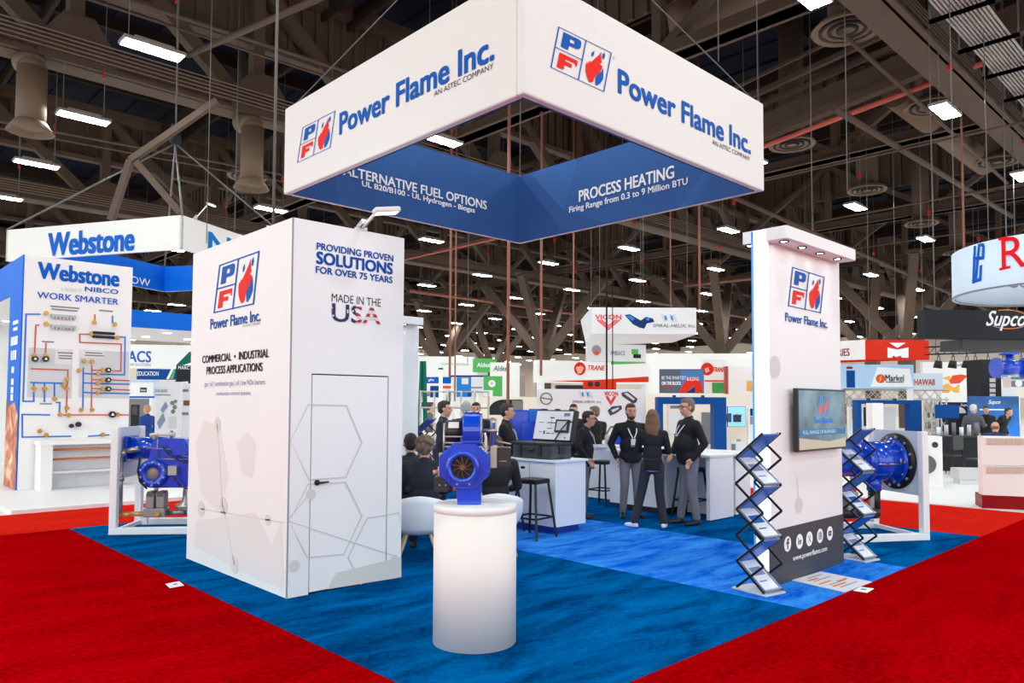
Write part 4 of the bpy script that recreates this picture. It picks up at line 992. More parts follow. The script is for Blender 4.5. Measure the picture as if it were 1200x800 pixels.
# open equipment case on the counter
cs = thing('equipment_case', 'open black equipment case with a white control board in its lid', 'case', (7.45, 7.3, .965))
CASEM = mat('charcoal_case', (58, 62, 74), .5); CASEE = mat('charcoal_case_end', (70, 68, 70), .5)
fa = lambda x, y: aty(x, y, 6.95)
MB().box((7.17, 6.75, .967), (7.58, 7.48, 1.17)).build('case_body', CASEM, cs, bevel=.02)
MB().box((7.155, 6.735, 1.15), (7.595, 7.495, 1.185)).build('case_rim', BLACKPL, cs, bevel=.008)
mb = MB(); mb.box((7.155, 6.92, 1.0), (7.169, 6.98, 1.15)); mb.box((7.155, 7.30, 1.0), (7.169, 7.36, 1.15)); mb.build('latch', BLACKPL, cs)
mb = MB(); mb.tube([(7.165, 7.05, 1.10), (7.125, 7.07, 1.085), (7.125, 7.21, 1.085), (7.165, 7.23, 1.10)], .012); mb.build('handle', BLACKPL, cs)
mb = MB(); mb.box((7.32, 6.735, 1.04), (7.44, 6.749, 1.14)); mb.box((7.34, 6.735, .975), (7.42, 6.749, .995)); mb.build('end_handle', BLACKPL, cs)
# lid leaning back over the far side, hinged along Y
lo = Vector((7.56, 7.49, 1.19)); lu = Vector((0, -1, 0)); lv = Vector((.22, 0, .97)).normalized()
fl_ = Fr(lo, lu, lv)
LWd, LHt = .74, .44
mb = MB(); mb.prism(rectpoly(0, 0, LWd, LHt), fl_, -.09, 0); lid = mb.build('lid', BLACKPL, cs, bevel=.012)
decal('control_board', [rectpoly(.025, .02, LWd-.025, LHt-.02)], mat('board_white', (238, 240, 244), .4), lid, fl_, .004)
mb = MB()
for P in [rectpoly(.30, .32, .38, .335), rectpoly(.25, .25, .42, .262), rectpoly(.10, .255, .19, .262), rectpoly(.33, .20, .335, .31), rectpoly(.27, .17, .36, .18), rectpoly(.12, .12, .18, .128), rectpoly(.26, .10, .34, .112), rectpoly(.21, .09, .235, .14), rectpoly(.36, .10, .42, .11)]: mb.flat(P, fl_, .006)
mb.build('wiring_diagram', BLACKP, lid, fix=False)
decal('printed_line', [rectpoly(.55, .35, .66, .395)], LAV, lid, fl_, .006)
mb = MB(); mb.prism(rectpoly(.43, .12, .68, .30), fl_, .004, .03); scn_ = mb.build('touch_panel', BLACKPL, lid, bevel=.004)
decal('panel_screen', [rectpoly(.46, .15, .65, .275)], mat('grey_screen', (176, 176, 182), .3, emit=.25), scn_, fl_, .0315)
decal('status_light', [circ(.62, .05, .014, 12)], REDPL, lid, fl_, .006)
mb = MB(); mb.tube([fl_.p(.46, .01, .02), fl_.p(.59, .16, .06), fl_.p(.68, .27, .05), fl_.p(.725, .27, 0.01)], .009); mb.build('lid_stay', BLACKPL, cs)
for a in (.08, .34, .60):
    mb = MB(); mb.prism(rectpoly(a, LHt, a+.07, LHt+.02), fl_, -.06, -.02); mb.build('lid_catch', BLACKPL, lid)
# small blue control unit on the bar counter
p = Vector((10.6, 8.35, .967))
cu_ = thing('valve_actuator', 'small blue valve actuator with grey pipe stub on the bar counter', 'actuator', p.to_tuple())
mb = MB(); mb.cbox(p+Vector((0, 0, .15)), (.14, .14, .26), YAW); mb.build('blue_body', BLUEPAINT, cu_, bevel=.012)
mb = MB(); mb.cbox(p+Vector((0, 0, .30)), (.10, .10, .05), YAW); mb.build('top_cap', BLACKPL, cu_, bevel=.006)
mb = MB(); mb.cyl(p+RH*-.22+Vector((0, 0, .1)), p+RH*-.08+Vector((0, 0, .1)), .085, n=20); mb.cyl(p+RH*-.16, p+RH*-.16+Vector((0, 0, .1)), .03); mb.build('pipe_stub', mat('pale_cast', (206, 198, 190), .5), cu_)
mb = MB(); mb.tube([p+RH*-.2+Vector((0, 0, .2)), p+RH*-.12+Vector((0, 0, .33)), p+RH*.02+Vector((0, 0, .34))], .02); mb.build('linkage', CASTGREY, cu_)
# blue gas train block behind the case
p = atd(618, 527, 12.3); p.z = 0
gb = thing('burner_cabinet', 'tall blue burner cabinet standing behind the equipment case', 'burner', p.to_tuple(), YAW)
MB().box((-.10, -.15, .003), (.12, .2, .95)).build('stand', CABWHITE, gb, True)
mb = MB(); mb.box((-.30, -.2, .95), (.02, .25, 1.60)); mb.build('blue_housing', BLUEPAINT, gb, True, .02)
mb = MB(); mb.box((-.10, -.28, 1.08), (.18, -.2, 1.42)); mb.build('front_cover', BLUEPAINT, gb, True, .015)
mb = MB(); mb.box((.02, -.05, 1.02), (.34, .2, 1.62)); mb.build('side_cover', mat('light_blue_enamel', (10, 110, 224), .25, coat=.5), gb, True, .012)
mb = MB(); mb.lathe([(0, 0), (.12, 0), (.14, .1), (.10, .22), (0, .22)], (.2, -.22, 1.06), (.3, -1, 0), 20); mb.build('cast_elbow', mat('pale_cast', (206, 198, 190), .5), gb, True)

# ================================================================== BAR STOOLS
def stool_proto():
    t = thing('bar_stool', 'black metal bar stool nearest, in front of the white cabinet counter', 'bar stool', (0, 0, 0), 0, 'black metal bar stools')
    mb = MB(); mb.box((-.155, -.155, .725), (.155, .155, .748)); mb.build('seat', BLACKM, t, True, .01)
    mb = MB()
    for s in (-1, 1): mb.box((-.15, s*.15-.006, .69), (.15, s*.15+.006, .725)); mb.box((s*.15-.006, -.15, .69), (s*.15+.006, .15, .725))
    mb.build('seat_apron', BLACKM, t, True)
    for sx in (-1, 1):
        for sy in (-1, 1):
            mb = MB(); p = Vector((sx*.135, sy*.135, .72)); q = Vector((sx*.215, sy*.215, .003))
            a = Vector((sx*.024, 0, 0)); b = Vector((0, sy*.024, 0))
            mb.bar(p, q, .028, .028, (sx, -sy, 0)); mb.build('leg', BLACKM, t, True)
    mb = MB(); z = .25; r = .188
    for s in (-1, 1): mb.box((-r, s*r-.006, z), (r, s*r+.006, z+.022)); mb.box((s*r-.006, -r, z), (s*r+.006, r, z+.022))
    mb.build('foot_rail', BLACKM, t, True)
    return t
st = stool_proto()
def place(o, px, py, rz, dz=0):
    p = atz(px, py); o.location = (p.x, p.y, 0); o.rotation_euler = (0, 0, rz); W[o.name] = Matrix.Translation(o.location) @ Matrix.Rotation(rz, 4, 'Z')
def put(o, x, y, rz): o.location = (x, y, 0); o.rotation_euler = (0, 0, rz); W[o.name] = Matrix.Translation(o.location) @ Matrix.Rotation(rz, 4, 'Z')
put(st, 6.85, 6.76, YAW+PI/4+.12)
s2 = copytree(st, label='black bar stool half hidden behind the round pedestal'); put(s2, 6.88, 7.38, 0)
s3 = copytree(st, label='black bar stool between the cabinet counter and the bar counter'); put(s3, 9.92, 8.14, .1)
s4 = copytree(st, label='black bar stool behind the legs of the man in grey trousers at the right'); put(s4, 9.86, 6.36, .05)

# ================================================================== TUB CHAIRS
def tub_chair():
    t = thing('tub_chair', 'white tub chair with wooden legs behind the pedestal, man seated', 'chair', (0, 0, 0), 0, 'white tub chairs')
    # open front towards +y local; back at -y
    mb = MB(); n = 26; vs = []; fs = []
    for i in range(n+1):
        a = -PI*.08 + (PI*1.16)*i/n      # around from right arm over the back to left arm
        for j in range(7):
            v = j/6
            k = abs((i/n)-.5)*2
            top = .71 - .17*k**1.6
            z = .29 + (top-.29)*v
            r = .19 + .10*math.sin(min(1, v*1.3)*PI/2)
            vs.append((r*1.02*math.cos(a)*1.02, -r*1.0*math.sin(a), z))
    for i in range(n):
        for j in range(6): fs.append((i*7+j, (i+1)*7+j, (i+1)*7+j+1, i*7+j+1))
    mb.add(vs, fs, True); sh = mb.build('shell', mat('white_shell', (238, 240, 244), .35), t, True)
    md = sh.modifiers.new('thickness', 'SOLIDIFY'); md.thickness = .022; md.offset = 0
    mb = MB(); mb.lathe([(0, .30), (.19, .29), (.22, .32), (.225, .40), (.20, .44), (0, .445)], (0, .02, 0), (0, 0, 1), 32); mb.build('seat_cushion', mat('white_shell', (238, 240, 244), .35), t, True)
    mb = MB(); mb.bar((-.12, -.12, .28), (.12, .12, .28), .03); mb.bar((.12, -.12, .28), (-.12, .12, .28), .03); mb.build('under_frame', BLACKM, t, True)
    for sx in (-1, 1):
        for sy in (-1, 1):
            mb = MB(); mb.cyl((sx*.12, sy*.12, .30), (sx*.22, sy*.22, .003), .020, .012, 10); mb.build('leg', WOOD, t, True)
    return t
tc_ = tub_chair(); q = atd(490, 640, 8.3); tc_.location = (q.x, q.y, 0); tc_.rotation_euler = (0, 0, YAW+.15); W[tc_.name] = Matrix.Translation(tc_.location) @ Matrix.Rotation(YAW+.15, 4, 'Z')
t2 = copytree(tc_, label='white tub chair right behind the blue burner on the pedestal'); q = atd(581, 640, 8.6); t2.location = (q.x, q.y, 0); t2.rotation_euler = (0, 0, YAW+.1)
# ================================================================== PEOPLE
def capsule(mb, p, q, r0, r1, n=12, flat=None):
    p = Vector(p); q = Vector(q)
    mb.ball(p, r0, n, 8); mb.ball(q, r1, n, 8); mb.cyl(p, q, r0, r1, n)
def merged(mb, name, m, parent, voxel=.012, smooth=4):
    """fuse the overlapping volumes into one continuous skin"""
    me = mb.mesh('tmp'); o = bpy.data.objects.new('tmp', me); C.objects.link(o)
    r = o.modifiers.new('r', 'REMESH'); r.mode = 'VOXEL'; r.voxel_size = voxel; r.use_smooth_shade = True
    s = o.modifiers.new('s', 'SMOOTH'); s.factor = .5; s.iterations = smooth
    dg = bpy.context.evaluated_depsgraph_get()
    m2 = bpy.data.meshes.new_from_object(o.evaluated_get(dg)); m2.name = name
    bpy.data.objects.remove(o); bpy.data.meshes.remove(me)
    m2.polygons.foreach_set('use_smooth', [True]*len(m2.polygons)); m2.materials.clear(); m2.materials.append(m)
    o = bpy.data.objects.new(name, m2); C.objects.link(o); o.parent = parent; W[o.name] = W[parent.name]
    return o
HAIRB = mat('brown_hair', (74, 52, 38), .6, var=.2, scale=60); HAIRD = mat('dark_hair', (44, 34, 30), .6, var=.2, scale=60)
HAIRG = mat('grey_hair', (176, 172, 168), .6, var=.15, scale=60); HAIRS = mat('grey_brown_hair', (120, 100, 84), .6, var=.3, scale=40); HAIRL = mat('light_brown_hair', (120, 82, 54), .6, var=.25, scale=50)
HAIRW = mat('white_hair', (222, 214, 204), .6); HAIRR = mat('sandy_hair', (196, 150, 104), .6)
JACK = mat('black_knit_shirt', (20, 20, 24), .8, var=.15, scale=15); SUIT = mat('dark_navy_suit', (28, 32, 46), .8); SUITB = mat('charcoal_suit', (40, 42, 52), .8)
TROUG = mat('grey_trousers', (124, 122, 128), .85, var=.08, scale=10); TROUD = mat('dark_charcoal_trousers', (46, 46, 54), .85); TROUT = mat('tan_trousers', (206, 176, 140), .85)
SHOED = mat('black_shoe', (22, 20, 20), .4); SHOEW = mat('white_shoe', (232, 232, 234), .5); SHOEB = mat('brown_shoe', (60, 40, 32), .45)
SHIRTB = mat('blue_shirt', (20, 66, 150), .8); SHIRTN = mat('navy_jacket', (30, 58, 104), .8); SHIRTGY = mat('grey_sweater', (92, 92, 98), .85)
LANY = mat('white_lanyard', (232, 232, 236), .7); EYEM = mat('dark_eye', (30, 24, 22), .3); LIPM = mat('lip', (176, 104, 92), .5)

def person(label, loc, rz, h=1.77, top=JACK, leg=TROUG, shoe=SHOED, hair=HAIRB, hairstyle='short', lanyard=False, badge=True, female=False, P=None, belly=.0, sit=False,
           beard=False, glasses=False, hem=0.86, head_turn=0.0, detail=True, shirt=None, group=None, lower=True):
    t = thing('person', label, 'person', loc, rz, group)
    s = h/1.77
    V = lambda x, y, z: Vector((x*s, y*s, z*s))
    J = dict(pel=V(0, 0, .97), che=V(0, .01, 1.30), nk=V(0, 0, 1.49), hd=V(0, .03, 1.645))
    sw = .175 if female else .20
    for sd, k in (('l', -1), ('r', 1)):
        J['sh'+sd] = V(k*sw, 0, 1.405); J['el'+sd] = V(k*(sw+.06), -.03, 1.15); J['wr'+sd] = V(k*(sw+.055), .07, .91)
        J['hp'+sd] = V(k*.09, 0, .93); J['kn'+sd] = V(k*.10, .02, .51); J['an'+sd] = V(k*.105, -.01, .09)
    if P:
        for k, v in P.items(): J[k] = V(*v)
    f = .9 if female else 1.0
    hm = Matrix.Rotation(head_turn, 3, 'Z')
    vx = .011 if detail else .02
    hv = lambda x, y, z: J['hd'] + hm @ Vector((x*s, y*s, z*s))
    mb = MB()
    # skin body: head, neck, trunk, limbs, hands
    mb.ball(hv(0, -.008, .03), (.078*s, .098*s, .098*s), 20, 14, hm); mb.ball(hv(0, .022, -.05), (.062*s, .072*s, .078*s), 18, 12, hm)
    mb.ball(hv(0, .06, -.092), (.03*s, .028*s, .026*s), 12, 8, hm)
    capsule(mb, hv(0, .09, .012), hv(0, .112, -.026), .011*s, .017*s, 8)
    for k in (-1, 1):
        mb.ball(hv(k*.08, -.005, -.008), (.012*s, .022*s, .034*s), 10, 8, hm); mb.ball(hv(k*.036, .084, .026), (.028*s, .012*s, .012*s), 10, 6, hm); mb.ball(hv(k*.038, .066, -.03), (.028*s, .024*s, .03*s), 10, 8, hm)
    mb.ball(hv(0, .088, -.062), (.03*s, .016*s, .012*s), 10, 6, hm)
    capsule(mb, J['nk']-Vector((0, 0, .03)), J['hd']+Vector((0, -.012*s, -.05*s)), .056*s*f, .054*s*f)
    capsule(mb, J['pel'], J['che'], .075*s, .075*s); capsule(mb, J['che'], J['nk'], .07*s, .05*s)
    for sd, k in (('l', -1), ('r', 1)):
        capsule(mb, J['sh'+sd], J['el'+sd], .045*s*f, .036*s*f); capsule(mb, J['el'+sd], J['wr'+sd], .036*s*f, .025*s*f)
        capsule(mb, J['hp'+sd], J['kn'+sd], .07*s, .05*s); capsule(mb, J['kn'+sd], J['an'+sd], .046*s, .034*s)
        capsule(mb, J['sh'+sd], J['nk']-Vector((0, 0, .06*s)), .045*s, .05*s)
        # hand
        d = (J['wr'+sd]-J['el'+sd]).normalized()
        d = (d + Vector((0, 0, J.get('hz'+sd, 0) or 0))).normalized() if not isinstance(J.get('hz'+sd), Vector) else d
        side = d.cross(Vector((0, 0, 1)) if abs(d.z) < .8 else Vector((0, 1, 0))).normalized()
        # palm width direction: roughly fore-aft for hanging arms
        wd = (Vector((0, 1, 0)) - d*d.y).normalized() if abs(d.y) < .8 else Vector((1, 0, 0)); th = d.cross(wd)*(-k)
        w0 = J['wr'+sd]; pc_ = w0 + d*.052*s
        M3 = Matrix((wd, th, d)).transposed()
        mb.ball(pc_, (.040*s*f, .018*s, .05*s), 12, 8, M3)
        if detail:
            for i, (o_, L1) in enumerate(((.030, .066), (.011, .074), (-.009, .069), (-.028, .054))):
                b0 = pc_ + d*.038*s + wd*o_*s; m1 = b0 + d*L1*.55*s + th*(-.012)*s; e1 = m1 + d*L1*.42*s + th*(-.03)*s
                capsule(mb, b0, m1, .0095*s*f, .0088*s*f, 8); capsule(mb, m1, e1, .0088*s*f, .0075*s*f, 8)
            b0 = w0 + d*.03*s + wd*.032*s; m1 = b0 + d*.035*s + wd*.026*s - th*.012*s; e1 = m1 + d*.032*s + wd*.006*s - th*.012*s
            capsule(mb, b0, m1, .012*s*f, .0105*s*f, 8); capsule(mb, m1, e1, .0105*s*f, .0085*s*f, 8)
    merged(mb, 'body', SKIN, t, .0085 if detail else .018, 3)
    # eyes, brows, mouth
    if detail:
        for k in (-1, 1):
            MB().ball(hv(k*.031, .088, .004), (.013*s, .007*s, .006*s), 8, 6, hm).build('eye', EYEM, t, True)
            mb = MB(); mb.bar(hv(k*.016, .099, .030), hv(k*.052, .086, .030), .006*s, .008*s); mb.build('eyebrow', hair, t, True)
        MB().ball(hv(0, .098, -.066), (.022*s, .008*s, .006*s), 10, 6, hm).build('mouth', LIPM, t, True)
        if glasses:
            mb = MB()
            for k in (-1, 1):
                c = hv(k*.034, .108, .004); mb.tube([c+hm@Vector((a_*.026*s, 0, b_*.017*s)) for a_, b_ in ((-1, 1), (1, 1), (1, -1), (-1, -1), (-1, 1))], .003*s, 6)
                mb.tube([hv(k*.06, .105, .012), hv(k*.086, .0, .012)], .003*s, 6)
            mb.tube([hv(-.008, .112, .008), hv(.008, .112, .008)], .003*s, 6); mb.build('glasses', BLACKPL, t, True)
    # hair
    mb = MB()
    if hairstyle == 'bald':
        for k in (-1, 1): mb.ball(hv(k*.062, -.03, .0), (.026*s, .06*s, .045*s), 12, 8, hm)
        mb.ball(hv(0, -.075, .0), (.06*s, .035*s, .05*s), 12, 8, hm)
    else:
        mb.ball(hv(0, -.026, .052), (.084*s, .094*s, .086*s), 18, 12, hm); mb.ball(hv(0, .03, .088), (.066*s, .06*s, .04*s), 14, 10, hm)
        mb.ball(hv(0, -.05, .0), (.078*s, .066*s, .085*s), 16, 10, hm)
        for k in (-1, 1): mb.ball(hv(k*.072, -.005, .03), (.014*s, .03*s, .04*s), 10, 8, hm)
        if hairstyle == 'long':
            mb.ball(hv(0, -.06, -.06), (.098*s, .062*s, .12*s), 16, 12, hm); mb.ball(hv(0, -.08, -.17), (.105*s, .046*s, .12*s), 16, 12, hm); mb.ball(hv(.02, -.085, -.25), (.075*s, .036*s, .075*s), 16, 12, hm)
            for k in (-1, 1): capsule(mb, hv(k*.075, .0, .03), hv(k*.09, -.02, -.15), .026*s, .03*s)
        if hairstyle == 'curly':
            rnd = random.Random(3)
            for i in range(60):
                a = rnd.uniform(0, 2*PI); b = rnd.uniform(-.5, 1.4); r = .105
                p = (r*math.cos(b)*math.cos(a), -.03+r*math.cos(b)*math.sin(a)*1.05, .03+r*math.sin(b))
                if p[1] < .055 or p[2] > .09: mb.ball(hv(*p), .022*s, 8, 6)
    merged(mb, 'hair', hair, t, .009 if detail else .016, 2)
    if beard:
        mb = MB(); mb.ball(hv(0, .052, -.088), (.052*s, .05*s, .042*s), 14, 10, hm); mb.ball(hv(0, .092, -.048), (.03*s, .012*s, .008*s), 10, 6, hm)
        for k in (-1, 1): mb.ball(hv(k*.055, .02, -.055), (.014*s, .035*s, .045*s), 10, 8, hm)
        merged(mb, 'beard', hair, t, .009, 2)
    # jacket / shirt
    mb = MB(); hz = hem*s
    tor = lambda c, rx, ry, rz_: mb.ball(c, (rx*s, ry*s, rz_*s), 20, 14)
    wq = .88 if female else 1.0
    up = (J['nk']-J['pel']).normalized()
    tor(J['che']+up*.02*s, .185*wq, .125*wq, .19); tor(J['pel'].lerp(J['che'], .45)+Vector((0, belly*.5*s, 0)), (.165+belly*.3)*wq, (.12+belly*.6)*wq, .19); tor(J['pel']+Vector((0, belly*.25*s, -.01*s)), .178*f+belly*.2, .13*f+belly*.3, .14)
    for sd in 'lr':
        capsule(mb, J['sh'+sd], J['el'+sd], .068*s*f, .056*s*f); capsule(mb, J['el'+sd], J['wr'+sd].lerp(J['el'+sd], .03), .055*s*f, .040*s*f)
        capsule(mb, J['sh'+sd], J['nk']-up*.05*s, .066*s*f, .06*s*f)
        capsule(mb, J['sh'+sd]-up*.03*s, J['che'], .07*s*f, .12*s*f)
    capsule(mb, J['nk']-up*.05*s, J['nk']+up*.0*s, .068*s*f, .066*s*f)
    if not sit: mb.cyl(J['pel']-up*.11*s, J['pel']+up*.06*s, .155*s*f, .165*s*f, 24)
    merged(mb, 'jacket' if top in (SUIT, SUITB) else 'shirt', top, t, .011 if detail else .02, 4)
    if shirt:
        mb = MB(); mb.ball(J['pel']-up*.085*s, (.172*s*f, .135*s*f, .06*s), 20, 10); merged(mb, 'undershirt', shirt, t, .012, 2)
    # trousers
    if lower:
        mb = MB()
        mb.ball(J['pel']-Vector((0, 0, .05*s)), (.165*s*f, .125*s*f, .12*s), 20, 12)
        for sd in 'lr':
            fl = .066 if female else .056
            capsule(mb, J['hp'+sd], J['kn'+sd], .098*s*f, .072*s); capsule(mb, J['kn'+sd], J['an'+sd]+(J['kn'+sd]-J['an'+sd]).normalized()*.02*s, .07*s, fl*s)
        merged(mb, 'trousers', leg, t, .012 if detail else .02, 4)
        for sd in 'lr':
            a = J['an'+sd]; fx = J.get('ft'+sd)
            fd = (Vector((fx.x, fx.y, 0)).normalized() if fx is not None else Vector((.0, 1, 0)))
            M3 = Matrix((Vector((fd.y, -fd.x, 0)), fd, Vector((0, 0, 1)))).transposed()
            g = Vector((a.x, a.y, a.z-.09*s))
            mb = MB(); mb.ball(g+fd*.055*s+Vector((0, 0, .035*s)), (.046*s, .135*s, .032*s), 16, 10, M3); mb.ball(g+fd*.0*s+Vector((0, 0, .05*s)), (.042*s, .06*s, .046*s), 14, 10, M3); mb.ball(g+fd*.06*s+Vector((0, 0, .018*s)), (.048*s, .142*s, .014*s), 16, 8, M3)
            merged(mb, 'shoe', shoe, t, .010, 2)
    if lanyard:
        c = J['che']; y = .128+belly*.5
        bz = Vector((0, (y+belly*.25)*s, 1.19*s)) + Vector((J['che'].x, J['che'].y-.01*s, J['che'].z-1.30*s))
        for k in (-1, 1):
            mb = MB(); pts = [J['nk']+Vector((k*.062*s, -.02*s, .01*s)), J['nk']+Vector((k*.075*s, .075*s, -.045*s)), Vector((c.x+k*.055*s, c.y+(.135+belly*.2)*s, c.z+.03*s)), bz+Vector((k*.012*s, .012*s, .05*s))]
            for a_, b_ in zip(pts[:-1], pts[1:]): mb.bar(a_, b_, .018*s, .004*s, (0, 1, 0))
            mb.build('lanyard', LANY, t, True)
        if badge:
            mb = MB(); mb.cbox(bz+Vector((0, .018*s, -.02*s)), (.085*s, .006, .12*s)); bd = mb.build('badge', PRINTW, t, True)
            mb = MB(); mb.cbox(bz+Vector((0, .0222*s, -.065*s)), (.08*s, .003, .02*s)); mb.build('badge_band', REDPL, bd, True)
    return t

def stand_at(px, py, head_y):
    """foot point of a standing figure, and its height, from where it stands"""
    p = atz(px, py); D = p.dot(FH)
    top_ = atd(px, head_y, D).z
    return (p.x, p.y, 0), top_
AWAY = YAW           # facing away from the camera
TOW = YAW + PI
RIGHTW = YAW - PI/2
LEFTW = YAW + PI/2

# 1 bearded man facing the camera, hands in pockets
l, h = stand_at(739, 606, 473)
person('bearded man in black zip top and grey trousers facing the camera with a lanyard', l, TOW+.12, h, belly=.05, beard=True, hair=HAIRB, lanyard=True,
       P=dict(ell=(-.30, -.06, 1.15), wrl=(-.235, .05, .93), elr=(.30, -.06, 1.15), wrr=(.235, .05, .93), anl=(-.12, -.01, .09), anr=(.12, -.02, .09), ftl=(-.3, 1, 0), ftr=(.3, 1, 0)))
# 2 woman from behind
l, h = stand_at(765, 618, 480)
person('woman with long brown hair seen from behind in a black jacket and dark trousers', l, AWAY-.25, h, leg=TROUD, shoe=SHOEW, hair=HAIRL, hairstyle='long', female=True, shirt=mat('pale_blue_shirt', (206, 222, 236), .8),
       P=dict(ell=(-.235, .06, 1.14), wrl=(-.08, .20, 1.17), elr=(.235, .06, 1.14), wrr=(.08, .20, 1.13), knl=(-.17, .03, .52), anl=(-.27, -.05, .09), knr=(.10, .02, .52), anr=(.16, .0, .09), ftl=(-.75, .5, 0), ftr=(.1, 1, 0)))
# 3 man with glasses in profile
l, h = stand_at(808, 614, 467)
person('stout man with glasses in black zip top and grey trousers facing left, hand in pocket', l, LEFTW+.28, h, belly=.085, glasses=True, beard=False, hair=HAIRS, lanyard=True, badge=False,
       P=dict(ell=(-.25, -.10, 1.14), wrl=(-.20, .06, .93), elr=(.24, .05, 1.16), wrr=(.12, .20, 1.0), anl=(-.10, -.06, .09), anr=(.11, .08, .09), ftl=(-.15, 1, 0), ftr=(.15, 1, 0)))
# 4 man leaning on the cabinet counter
l, h = stand_at(683, 607, 480)
person('man with glasses and white lanyard resting a hand on the counter beside the case', l, RIGHTW-.25, h, glasses=True, hair=HAIRD, lanyard=True, belly=.04,
       P=dict(elr=(.30, -.02, 1.17), wrr=(.30, .12, .995), ell=(-.27, -.05, 1.15), wrl=(-.25, .06, .93), nk=(0, .05, 1.47), hd=(0, .10, 1.62), che=(0, .04, 1.29)))
# 5 man seen from behind at the bar counter
q = atd(697, 600, 13.9)
person('man in a black jacket seen from behind at the bar counter, head turned left', (q.x, q.y, 0), AWAY+.4, 1.66, leg=TROUD, hair=HAIRS, P=dict(elr=(.24, .10, 1.15), wrr=(.12, .28, 1.05)), head_turn=.9)
# 6 man in black facing right beside the blue cabinet
q = atd(592, 600, 11.2)
person('man in a black shirt with lanyard facing right, left of the equipment case', (q.x, q.y, 0), RIGHTW-.15, 1.70, leg=TROUD, hair=HAIRD, lanyard=True, belly=.05, P=dict(elr=(.22, .16, 1.18), wrr=(.16, .42, 1.16), ell=(-.22, .12, 1.17), wrl=(-.12, .38, 1.13)))
# 7 man in dark suit facing right
q = atd(518, 600, 11.6)
person('dark haired man in a dark suit facing right, just left of the burner motor', (q.x, q.y, 0), RIGHTW+.0, 1.74, top=SUIT, leg=SUIT, hair=HAIRD, shirt=None, P=dict(elr=(.24, .02, 1.15), wrr=(.22, .12, .92)), lanyard=True, badge=False)
# 8 grey-haired man from behind
q = atd(545, 600, 12.4)
person('grey haired man in a dark suit seen from behind above the burner volute', (q.x, q.y, 0), AWAY+.1, 1.74, top=SUITB, leg=SUIT, hair=HAIRG)
# 9 man facing the camera behind him
q = atd(557, 600, 13.2)
person('man in dark clothes facing the camera, partly behind the grey haired man', (q.x, q.y, 0), TOW, 1.72, top=SUIT, leg=SUIT, hair=HAIRD)
# 10 seated man with curly hair, back to camera
def seated(label, px, D, rz, headz, **k):
    q = atd(px, 600, D)
    P = dict(pel=(0, -.02, .55), che=(0, -.06, .86), nk=(0, -.04, 1.05), hd=(0, .0, 1.20), shl=(-.20, -.06, 1.0), shr=(.20, -.06, 1.0), ell=(-.27, .04, .74), elr=(.27, .04, .74), wrl=(-.20, .26, .68), wrr=(.20, .26, .68),
             hpl=(-.10, .02, .52), hpr=(.10, .02, .52), knl=(-.13, .44, .52), knr=(.13, .44, .52), anl=(-.13, .46, .09), anr=(.13, .46, .09))
    P.update(k.pop('P', {}))
    return person(label, (q.x, q.y, 0), rz, 1.77, sit=True, P=P, **k)
seated('seated man with curly grey brown hair and navy jacket, back turned', 497, 8.45, AWAY+.1, 1.2, top=SUIT, leg=SUIT, hair=HAIRS, hairstyle='curly')
seated('person in a black jacket seated in the right tub chair behind the burner', 580, 8.75, AWAY+.1, 1.2, top=JACK, leg=TROUD, hair=HAIRB)
seated('person seated at the edge of the tower, only hair and shoulder showing', 480, 9.3, AWAY+.3, 1.2, top=SUITB, leg=SUIT, hair=HAIRD)
# distant people
def far(label, px, D, rz, h=1.74, **k):
    q = atd(px, 560, D); return person(label, (q.x, q.y, 0), rz, h, detail=False, **k)
far('fair haired person in a blue shirt at the booth behind the left rig', 171, 19.5, LEFTW-.3, 1.62, top=SHIRTB, leg=TROUD, hair=HAIRR)
far('person in grey walking behind the zigzag rack, left of the suited man', 503, 18.2, RIGHTW, 1.72, top=SHIRTGY, leg=SUIT, hair=HAIRB)
far('dark haired person behind the lid of the equipment case', 672, 14.5, TOW, 1.70, top=JACK, leg=TROUD, hair=HAIRD)
far('white haired man in a grey sweater and tan trousers at the right booth', 1142, 20.5, RIGHTW+.5, 1.74, top=SHIRTGY, leg=TROUT, hair=HAIRW, P=dict(elr=(.22, .12, 1.18), wrr=(.14, .36, 1.2)))
far('man in black facing the camera left of the blue booth table', 1157, 23, TOW-.3, 1.70, top=JACK, leg=TROUD, hair=HAIRD)
far('man in a black shirt bending over the blue booth table', 1174, 22.0, TOW+.5, 1.72, top=JACK, leg=TROUD, hair=HAIRB, P=dict(che=(0, .08, 1.28), nk=(0, .16, 1.45), hd=(0, .24, 1.57), shl=(-.2, .14, 1.4), shr=(.2, .14, 1.4)))
q = atd(1166, 560, 17.5)
person('bald man in a navy jacket seated behind the white grille cabinet', (q.x, q.y, 0.021), RIGHTW+.6, 1.75, top=SHIRTN, leg=TROUD, hair=HAIRS, hairstyle='bald', sit=True, detail=False,
       P=dict(pel=(0, -.02, .55), che=(0, .0, .86), nk=(0, .04, 1.05), hd=(0, .08, 1.20), shl=(-.20, .02, 1.0), shr=(.20, .02, 1.0), ell=(-.27, .1, .74), elr=(.27, .1, .74), wrl=(-.20, .32, .76), wrr=(.20, .32, .76), hpl=(-.10, .02, .52), hpr=(.10, .02, .52), knl=(-.13, .44, .52), knr=(.13, .44, .52), anl=(-.13, .46, .09), anr=(.13, .46, .09)))
